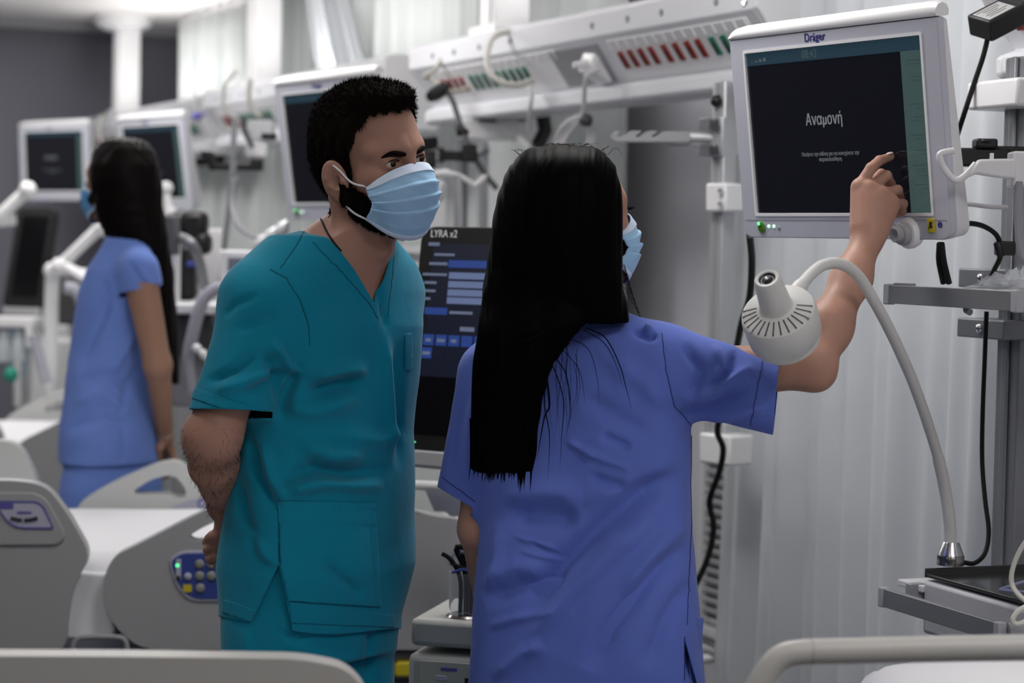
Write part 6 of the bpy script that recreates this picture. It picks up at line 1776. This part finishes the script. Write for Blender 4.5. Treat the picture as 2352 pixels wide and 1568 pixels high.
    # ragged ends
    for k in range(150):
        x = rg.uniform(1080, 1230); e = rg.uniform(1070, 1112) if x < 1190 else rg.uniform(1085, 1136)
        if x > 1205: e = rg.uniform(1000, 1130)
        z = 3.352 + rg.uniform(-.014, .006)
        lockgeo([(x + rg.uniform(-4, 4), 960, z - .006), (x, 1040, z - .006), (x - rg.uniform(-3, 8), e, z + .002)], rg.uniform(.0014, .0035))
    o = ob('hair_tips', geo, HAIRW, hair); o['kind'] = 'stuff'
    geo = []
    for pth, r0 in (([(1345, 752, 3.37), (1390, 775, 3.366), (1422, 835, 3.362), (1438, 890, 3.360), (1452, 945, 3.362)], .0014), ([(1340, 757, 3.37), (1385, 785, 3.365), (1412, 830, 3.362), (1434, 900, 3.361)], .0010),
                    ([(1265, 830, 3.345), (1285, 880, 3.343), (1295, 930, 3.344), (1290, 1000, 3.350), (1286, 1080, 3.353)], .0012), ([(1260, 840, 3.345), (1250, 920, 3.343), (1262, 1000, 3.352), (1258, 1105, 3.356)], .0014),
                    ([(1255, 860, 3.345), (1262, 930, 3.345), (1250, 960, 3.345), (1232, 1060, 3.352)], .0022), ([(1270, 815, 3.347), (1300, 860, 3.347), (1310, 940, 3.349), (1298, 1010, 3.352)], .0012),
                    ([(1290, 800, 3.349), (1330, 850, 3.352), (1345, 930, 3.356)], .0008), ([(1300, 775, 3.352), (1350, 800, 3.357), (1372, 870, 3.358), (1375, 940, 3.360)], .0008)): lockgeo(pth, r0 * .7)
    for k in range(18):
        x = rg.uniform(1235, 1330); y = rg.uniform(770, 850); dx = rg.uniform(-15, 55)
        lockgeo([(x, y, 3.352), (x + dx * .25 + rg.uniform(-6, 6), y + rg.uniform(40, 80), 3.348), (x + dx * .3 + rg.uniform(-25, 25), y + rg.uniform(110, 240), 3.351)], .00035)
    for k in range(34):   # flyaways on the crown and the right side
        x = rg.uniform(1190, 1400); y = 336 + ((x - 1296) / 100) ** 2 * 13
        lockgeo([(x, y + 8, 3.44), (x + rg.uniform(-18, 30), y - rg.uniform(1, 10), 3.43), (x + rg.uniform(-30, 60), y + rg.uniform(-10, 16), 3.42)], .0004)
    for k in range(8):
        lockgeo([(1425, 560 + 12*k, 3.45), (1440 + 5*k, 640 + 14*k, 3.46), (1448 + 8*k, 740 + 10*k, 3.47)], .00035)
    o = ob('loose_strands', geo, HAIRW, hair); o['kind'] = 'stuff'
    return t
woman()
# ------------------------------------------------------------------ the woman in sky blue, further back
def far_woman():
    fwd = Vector((-.88, .475, 0)).normalized(); left = Vector((-fwd.y, fwd.x, 0))
    Zc = 5.95
    ctr = [(520, 305), (560, 300), (640, 293), (700, 283), (860, 252), (960, 250), (1060, 255), (1200, 255)]
    cz = np.array([P(x, y, Zc).z for y, x in ctr])[::-1]; cxx = np.array([P(x, y, Zc).x for y, x in ctr])[::-1]
    foot = P(255, 1200, Zc); origin = Vector((foot.x, foot.y, 0)); O = np.array(origin)
    t = thing('person', 'long-haired woman in sky blue scrubs standing in profile at the left', 'person', origin)
    def local(p):
        cx_ = np.interp(p[:, 2], cz, cxx); qx = p[:, 0] - cx_; qy = p[:, 1] - Zc
        return qx * left.x + qy * left.y, qx * fwd.x + qy * fwd.y
    def torso(p, zs, A, B, zlo, zhi):
        l, f_ = local(p); z = p[:, 2]; a = np.interp(z, zs, A); b = np.interp(z, zs, B)
        k = (np.abs(l / a) ** 2.2 + np.abs(f_ / b) ** 2.2) ** (1 / 2.2)
        return np.maximum((k - 1) * np.minimum(a, b) * .9, np.maximum(zlo - z, z - zhi))
    zy = [1160, 1060, 1000, 900, 800, 720, 660, 620, 580, 545, 520]
    zz = [P(255, y, Zc).z for y in zy]
    A = [.160, .160, .156, .142, .140, .148, .150, .140, .105, .070, .052]
    B = [.112, .112, .112, .100, .094, .098, .096, .085, .070, .056, .048]
    LS = P(322, 640, 5.82); LE = P(362, 838, 5.84); LW = P(378, 1000, 5.98)
    RS = P(272, 640, 6.10); RE = P(300, 840, 6.16); RW = P(370, 1010, 6.06)
    H = Frame((0, 0, 0), Vector((-.85, .52, -.02)), (0, 0, 1), .93)
    H.o = np.array(P(272, 412, 5.95), dtype=np.float32)
    NB = P(300, 570, Zc); NT = H.wld(np.array([(-.01, 0, -.05)]))[0]
    def hand(p):
        kn = [P(392, 1032, 6.0), P(388, 1040, 6.02), P(383, 1046, 6.03), P(376, 1050, 6.04)]
        fg = [[k + Vector((.012, .0, -.030)), k + Vector((.010, .008, -.048)), k + Vector((.002, .012, -.058))] for k in kn]
        return hand_sdf(p, LW, kn, fg, [P(374, 1012, 5.97), P(366, 1030, 5.96), P(364, 1046, 5.97), P(367, 1058, 5.98)], rp=.011, rw=.02)
    def armf(p): return smin(chain(p, [LS, LE, LW], [.046, .036, .0235], .02), hand(p), .012)
    def upper(p):
        d = head_sdf(H.loc(p), True) * H.sc
        d = smin(d, cap(p, NT, NB, .046, .05), .02)
        return smin(d, torso(p, zz, [a - .02 for a in A], [b - .02 for b in B], .9, 1.55), .04)
    hip = P(255, 1130, Zc)
    def leg(s_):
        k = hip + left * (s_ * .075); return k, Vector((k.x - .01, k.y, .46)), Vector((k.x, k.y, .06))
    def lower(p):
        d = torso(p, zz, [a - .03 for a in A], [b - .028 for b in B], .80, 1.3)
        for s_ in (-1, 1):
            a, b, c = leg(s_); d = smin(d, chain(p, [a, b, c], [.066, .05, .034], .03), .03)
            d = smin(d, cap(p, c - Vector((0, 0, .03)), c + fwd * .14 - Vector((0, 0, .035)), .03, .022), .02)
        return smin(d, chain(p, [RS, RE, RW], [.044, .034, .024], .02), .02)
    c = H.o
    parts = [sdf_mesh(upper, tuple(c - np.array([.14, .14, .22])), tuple(c + np.array([.14, .14, .13])), .0034),
             sdf_mesh(armf, (LS.x-.07, LS.y-.08, LW.z-.13), (LW.x+.08, LW.y+.14, LS.z-.02), .004),
             sdf_mesh(lower, (hip.x-.3, Zc-.3, 0), (hip.x+.34, Zc+.36, 1.28), .011)]
    body = np_obj('body', *merge(parts), SKINF, t, origin=O)
    eyes(H, body, O); brows(H, body, O, HAIRW, .8)
    face_mask(H, t, MASKB, O, True, 4)
    SQ = np.array(P(314, 662, 5.82), dtype=np.float32); SN = np.array((LE - LS).normalized()) + np.array([.1, 0, 0]); SN = (SN / np.linalg.norm(SN)).astype(np.float32)
    RQ = np.array(RS + (RE - RS) * .3, dtype=np.float32); RN = np.array((RE - RS).normalized(), dtype=np.float32)
    def lsl(p): return cap(p, P(316, 622, 5.83), LE, .054, .058)
    def rsl(p): return cap(p, RS, RE, .05, .055)
    def tunic(p):
        d = torso(p, zz, A, B, .70, 1.53)
        d = smin(d, cap(p, NB, LS + Vector((0, 0, .03)), .05, .036), .04)
        d = smin(d, cap(p, NB, RS + Vector((0, 0, .03)), .05, .036), .04)
        d = smin(d, smax(lsl(p), (p - SQ) @ SN - .01, .004), .025)
        return smin(d, smax(rsl(p), (p - RQ) @ RN - .01, .004), .025)
    v, f = sdf_mesh(tunic, (hip.x-.3, Zc-.3, .68), (hip.x+.34, Zc+.3, 1.56), .0065)
    v = relax(v, f, 2)
    v = folds(v, f, [([(255, 690), (215, 780), (180, 860)], 12, -.008), ([(330, 720), (290, 800), (240, 870)], 12, .007), ([(240, 640), (250, 680), (240, 740)], 9, -.007), ([(300, 600), (320, 640), (350, 660)], 7, -.006),
                     ([(180, 880), (250, 860), (320, 900)], 12, -.008), ([(170, 930), (230, 900), (310, 950)], 11, .007), ([(180, 980), (240, 960), (300, 980)], 10, -.006), ([(325, 830), (290, 900), (270, 960)], 9, -.006), ([(282, 980), (282, 1060)], 4, -.006),
                     ([(160, 1000), (200, 950), (250, 930)], 9, -.006)], 1.4)
    v = wrinkle(v, f, .002, 26, 31)
    def g(v):
        p = v.astype(np.float32); tr = torso(p, zz, A, B, .70, 1.53); z0 = P(255, 1058, Zc).z
        g_ = v[:, 2] - z0; a = (p - SQ) @ SN; b = (p - RQ) @ RN
        g_ = np.where((lsl(p) < .010) & (a < .016) & (a > -.05) & (local(v)[0] > .07), -a, g_)
        return np.where((rsl(p) < tr) & (b < .015) & (b > -.05) & (tr > .004), -b, g_)
    v, f = clip(v, f, g(v)); v, f = largest(v, f)
    def ng(v):
        l, f_ = local(v); return np.where(v[:, 2] > P(300, 575, Zc).z, np.sqrt((l/.06)**2 + (f_/.062)**2) - 1 + np.clip((P(300, 545, Zc).z - .5 * f_ - v[:, 2]) / .03, 0, 3), 1)
    v, f = clip(v, f, ng(v))
    tun = np_obj('tunic', v, f, SKYB, t, .002, -1, origin=O)
    def trousers(p):
        d = torso(p, zz, [a - .012 for a in A], [b - .010 for b in B], .74, 1.0)
        for s_ in (-1, 1):
            a, b, c_ = leg(s_); d = smin(d, chain(p, [a, b, c_ - Vector((0, 0, .03))], [.088, .074, .066], .03), .03)
        return d
    v, f = sdf_mesh(trousers, (hip.x-.3, Zc-.3, 0), (hip.x+.3, Zc+.3, 1.02), .010)
    v = wrinkle(relax(v, f, 2), f, .003, 22, 6); v, f = clip(v, f, v[:, 2] - .035)
    np_obj('trousers', v, f, SKYB, t, .002, -1, origin=O)
    def shoe(p):
        d = None
        for s_ in (-1, 1):
            c_ = leg(s_)[2]; e = smax(cap(p, c_ - fwd * .03, c_ + fwd * .15 - Vector((0, 0, .02)), .044, .035), -p[:, 2], .005); d = e if d is None else np.minimum(d, e)
        return d
    v, f = sdf_mesh(shoe, (hip.x-.35, Zc-.25, -.01), (hip.x+.25, Zc+.35, .14), .008)
    np_obj('shoes', v, f, M_white, t, origin=O)
    rows = [(316, 284, 292, 5.94, .006), (319, 258, 320, 5.94, .04), (326, 236, 338, 5.945, .075), (344, 217, 353, 5.95, .095), (380, 207, 365, 5.95, .108), (420, 207, 370, 5.95, .110), (470, 216, 374, 5.95, .100),
            (520, 232, 381, 5.95, .090), (560, 252, 388, 5.95, .078), (590, 285, 393, 5.96, .07), (620, 325, 398, 5.965, .06), (680, 358, 403, 5.97, .05), (760, 378, 408, 5.975, .045), (840, 388, 411, 5.98, .04), (880, 394, 412, 5.98, .03)]
    R = np.array(rows); ys = np.linspace(0, len(R)-1, 90); R = np.stack([np.interp(ys, np.arange(len(R)), R[:, k]) for k in range(5)], 1)
    V = []; n = 70
    for y, xl, xr, Z, dp in R:
        for k in range(n):
            a = 2*PI*k/n; V.append(list(P((xl+xr)/2 + (xr-xl)/2*math.cos(a), y, Z) + Vector((0, -dp*math.sin(a), 0))))
    V = np.array(V); m_ = len(R)
    F = np.array([(i*n+k, i*n+(k+1) % n, (i+1)*n+(k+1) % n, (i+1)*n+k) for i in range(m_-1) for k in range(n)])
    T = np.concatenate([tris(F), np.array([(0, k+1, k) for k in range(1, n-1)]), np.array([((m_-1)*n, (m_-1)*n+k+1, (m_-1)*n+k) for k in range(1, n-1)])])
    px = PX(V); N = normals(V, T); V = V + N * (.0012*np.sin(px[:, 0]*.9) + .001*np.sin(px[:, 0]*.4 + px[:, 1]*.01))[:, None]
    hair = np_obj('hair', V, T, mat('hair_brown_black', (.0035, .0018, .0014), .5, spec=.12), t, origin=O)
    # earring and bracelet
    e = H.wld(np.array([(.0, .088, -.048)]))[0]
    gv, gf = g_lathe([(.026, -.004), (.0275, 0), (.026, .004)], 20, Matrix.Translation(LW + (LE - LW).normalized()*.012 - origin) @ (LE - LW).to_track_quat('Z', 'Y').to_matrix().to_4x4())
    ob('bracelet', (gv, gf[:-2]), mat('bracelet_silver', (.5, .42, .35), .3, metal=.8), t)
    return t
far_woman()
# ------------------------------------------------------------------ clutter further back
def tubes(t, o_, name, paths, m, sub=5):
    for pth, r in paths: ob(name, g_tube(smooth_path([P(*q) - o_ for q in pth], sub), r, 10), m, t)
# support arm and hoses of the far ventilator
t = thing('support_arm', 'white jointed support arm behind the far tablet ventilator', 'support arm', P(150, 900, 8.4)); o_ = t.location
tubes(t, o_, 'arm', [([(136, 612, 8.4), (228, 524, 8.35)], .022), ([(140, 606, 8.4), (212, 648, 8.3)], .022), ([(122, 620, 8.45), (118, 700, 8.45), (116, 1000, 8.45)], .028), ([(-30, 522, 8.4), (64, 436, 8.4)], .024), ([(-30, 512, 8.42), (35, 504, 8.42)], .022), ([(120, 622, 8.45), (210, 628, 8.45)], .018)], M_white2, 2)
for q_ in ((136, 612, 8.38), (236, 522, 8.33), (64, 436, 8.38), (120, 622, 8.42)): ob('joint', g_ball(P(*q_) - o_, .034, 14, 10), M_white2, t)
tubes(t, o_, 'hose', [([(150, 660, 8.3), (176, 668, 8.3), (190, 705, 8.3), (184, 765, 8.3)], .024), ([(75, 770, 8.3), (90, 820, 8.3), (108, 880, 8.3)], .02)], mat('hose_lilac', (.38, .38, .44), .4))
t = thing('breathing_machine', 'white breathing machine trolley behind the long-haired woman', 'medical device', P(175, 1000, 9.75)); o_ = t.location
t.location.z = 0; o_ = t.location
def bxq(nm, px, py, wpx, hpx, d, m, Z, bev=.006): return ob(nm, g_box(P(px, py, Z) - o_, (wpx/FPX*Z, d, hpx/FPX*Z)), m, t, bev)
bxq('body', 150, 780, 120, 170, .3, M_grey, 9.75); bxq('dark_bay', 160, 690, 70, 90, .3, M_dgrey, 9.7); bxq('side_panel', 155, 775, 26, 60, .28, M_white2, 9.6)
bxq('column', 150, 960, 60, 260, .2, M_alu2, 9.75); ob('base', g_box((0, 0, .05), (.5, .45, .1)), M_white, t, .02)
t = thing('suction_tray', 'white tray of clear suction bottles at the far left edge', 'bottles', P(35, 850, 8.6)); o_ = t.location
def bxr(nm, px, py, wpx, hpx, d, m, Z, bev=.006): return ob(nm, g_box(P(px, py, Z) - o_, (wpx/FPX*Z, d, hpx/FPX*Z)), m, t, bev)
bxr('tray', 35, 738, 110, 22, .2, M_white2, 8.6); bxr('side', 78, 770, 14, 50, .2, M_white2, 8.6)
for px in (8, 42): ob('bottle', g_lathe([(.0001, 0), (.03, 0), (.032, .01), (.032, .08), (.02, .1), (.018, .12), (.0001, .12)], 18, Matrix.Translation(P(px, 830, 8.55) - o_)), mat('bottle_clear', (.7, .75, .78), .15, alpha=.6), t)
for px in (24, 58): ob('tube', g_tube(smooth_path([P(px, 750, 8.55) - o_, P(px + 4, 800, 8.55) - o_, P(px - 4, 860, 8.55) - o_], 4), .008, 8), mat('tube_blue', (.3, .42, .5), .3), t)
ob('green_cap', g_ball(P(25, 860, 8.5) - o_, .03, 10, 8), mat('cap_green', (.02, .3, .22), .5), t)
ob('post', g_tube([P(60, 780, 8.62) - o_, P(60, 1100, 8.62) - o_], .02, 8), M_alu2, t)

# trolley between the far woman and the man
t = thing('ventilator_trolley', 'ventilator trolley with grey tube handle behind the man', 'ventilator', (P(500, 700, 6.5).x, 6.5, 0)); o_ = t.location
bxq('body', 480, 830, 130, 190, .35, M_grey, 6.7); bxq('shelf', 455, 706, 115, 24, .3, M_white2, 6.5); bxq('dark_front', 450, 765, 100, 90, .3, M_dgrey, 6.6)
bxq('upright', 403, 630, 18, 160, .06, M_white2, 6.5); bxq('screen_back', 395, 540, 26, 90, .10, mat('slate_plastic', (.10, .10, .11), .5), 6.4)
bxq('back_panel', 465, 600, 90, 150, .04, M_white, 6.9); bxq('black_module', 447, 520, 60, 70, .1, M_black, 6.75, .02); bxq('black_module', 430, 625, 44, 130, .1, M_black, 6.7, .02); bxq('black_module', 468, 560, 34, 50, .1, M_black, 6.7, .02)
bxq('blue_tag', 440, 606, 22, 12, .02, M_blue, 6.62, .002)
bxq('column', 480, 1010, 60, 190, .15, M_alu2, 6.7); ob('base', g_box((0, .2, .06), (.5, .5, .08)), M_white, t, .02)
tubes(t, o_, 'handle', [([(438, 900, 6.25), (432, 830, 6.25), (442, 770, 6.25), (462, 700, 6.25), (488, 668, 6.25), (540, 654, 6.25), (600, 652, 6.3)], .019)], mat('handle_grey', (.36, .36, .40), .4))
tubes(t, o_, 'hose', [([(412, 545, 6.45), (440, 560, 6.4), (458, 600, 6.45), (470, 660, 6.5)], .016), ([(545, 405, 6.6), (533, 460, 6.6), (545, 515, 6.55), (590, 545, 6.5), (640, 540, 6.5)], .008)], mat('hose_grey', (.25, .25, .27), .4))
tubes(t, o_, 'pole', [([(538, 270, 6.75), (532, 420, 6.75), (505, 660, 6.75)], .009)], M_alu, 2)
for k in range(7):
    q_ = P(452 + 14*k, 800 + 13*(k % 3), 6.2); ob('fitting', g_ball(q_ - o_, .014, 8, 6), M_white2, t)
for px, py in ((620, 545), (645, 530), (600, 560)): ob('filter', g_lathe([(.008, -.035), (.02, -.015), (.02, .015), (.008, .035)], 14, Matrix.Translation(P(px, py, 6.4) - o_) @ Matrix.Rotation(.6, 4, 'Y')), M_alu2, t)
bxq('device', 555, 610, 90, 70, .15, M_white, 6.5); bxq('device_screen', 548, 606, 34, 30, .15, M_bedd, 6.49, .001); bxq('device_key', 580, 612, 10, 12, .15, M_purple, 6.49, .001)
t = thing('black_bracket', 'black clamp bracket on the pole between the two left monitors', 'bracket', P(540, 385, 6.85)); o_ = t.location
def bxs(nm, px, py, wpx, hpx, d, m, Z=6.85, bev=.004): return ob(nm, g_box(P(px, py, Z) - o_, (wpx/FPX*Z, d, hpx/FPX*Z)), m, t, bev)
bxs('bar', 540, 383, 120, 15, .03, M_black); bxs('upright', 488, 370, 12, 40, .03, M_black); bxs('nub', 474, 354, 24, 14, .03, M_black); bxs('jaw', 590, 378, 26, 26, .05, M_black); bxs('band', 541, 384, 8, 22, .035, M_grey); bxs('jaw', 618, 313, 34, 14, .04, M_black)
t = thing('equipment_bracket', 'grey bracket and hanging cord under the second supply beam', 'bracket', P(580, 330, 7.4)); o_ = t.location
def bxt(nm, px, py, wpx, hpx, d, m, Z=7.4, bev=.004): return ob(nm, g_box(P(px, py, Z) - o_, (wpx/FPX*Z, d, hpx/FPX*Z)), m, t, bev)
bxt('plate', 600, 300, 60, 46, .06, M_alu2); bxt('lower_plate', 590, 345, 50, 30, .05, M_white)
tubes(t, o_, 'cord', [([(558, 270, 7.3), (562, 300, 7.3), (576, 330, 7.3), (582, 338, 7.3)], .009)], M_dgrey)
tubes(t, o_, 'cord_loop', [([(545, 160, 7.7), (520, 190, 7.7), (512, 230, 7.7), (525, 262, 7.7), (545, 275, 7.7), (525, 300, 7.7), (512, 290, 7.7)], .006), ([(575, 180, 7.7), (572, 225, 7.7), (585, 258, 7.7), (600, 266, 7.7)], .009)], M_cord)
# cord loop on the third beam
cord('looped_cable', [(238, 262, 9.9), (228, 290, 9.9), (230, 320, 9.9), (242, 335, 9.9)], .008, M_cord, 'cream cord looping beside the far left monitor')
t = thing('purple_clip', 'small violet clip on the corner of the far left monitor', 'clip', P(452, 267, 8.75)); ob('jaw', g_ball((0, 0, 0), .022, 12, 8, (1, .7, .8)), M_purple, t); ob('lever', g_box((.02, 0, .008), (.03, .012, .012)), M_purple, t, .003)
# white drip chamber behind the far woman's hair
t = thing('drip_stand', "white capped stand beside the far woman's hair", 'stand', (P(383, 700, 7.35).x, 7.35, 0)); o_ = t.location
ob('cap', g_ball(P(382, 432, 7.35) - o_, .024, 14, 10), M_white2, t); ob('neck', g_tube([P(382, 440, 7.35) - o_, P(386, 475, 7.35) - o_, P(392, 490, 7.35) - o_], [.014, .016, .026], 12), M_white2, t)
ob('pole', g_tube([P(392, 488, 7.35) - o_, Vector((.01, 0, .03))], .016, 10), M_alu2, t); ob('foot', g_lathe([(.16, 0), (.16, .02), (.03, .05)], 24), M_grey, t)
# wire step by the head wall
t = thing('wire_step', 'white tubular frame low behind the woman in blue, by the wall', 'frame', (P(1640, 1500, 5.3).x, 5.3, 0)); o_ = t.location
tubes(t, o_, 'tube', [([(1560, 1478, 5.2), (1600, 1482, 5.2), (1665, 1512, 5.35)], .009), ([(1560, 1520, 5.3), (1610, 1514, 5.3), (1660, 1512, 5.35)], .011)], M_white2, 3)
for px in (1600, 1658):
    q_ = P(px, 1505, 5.32) - o_; ob('leg', g_tube([Vector((q_.x, q_.y, q_.z)), Vector((q_.x, q_.y, 0.0))], .009, 8), M_white2, t)
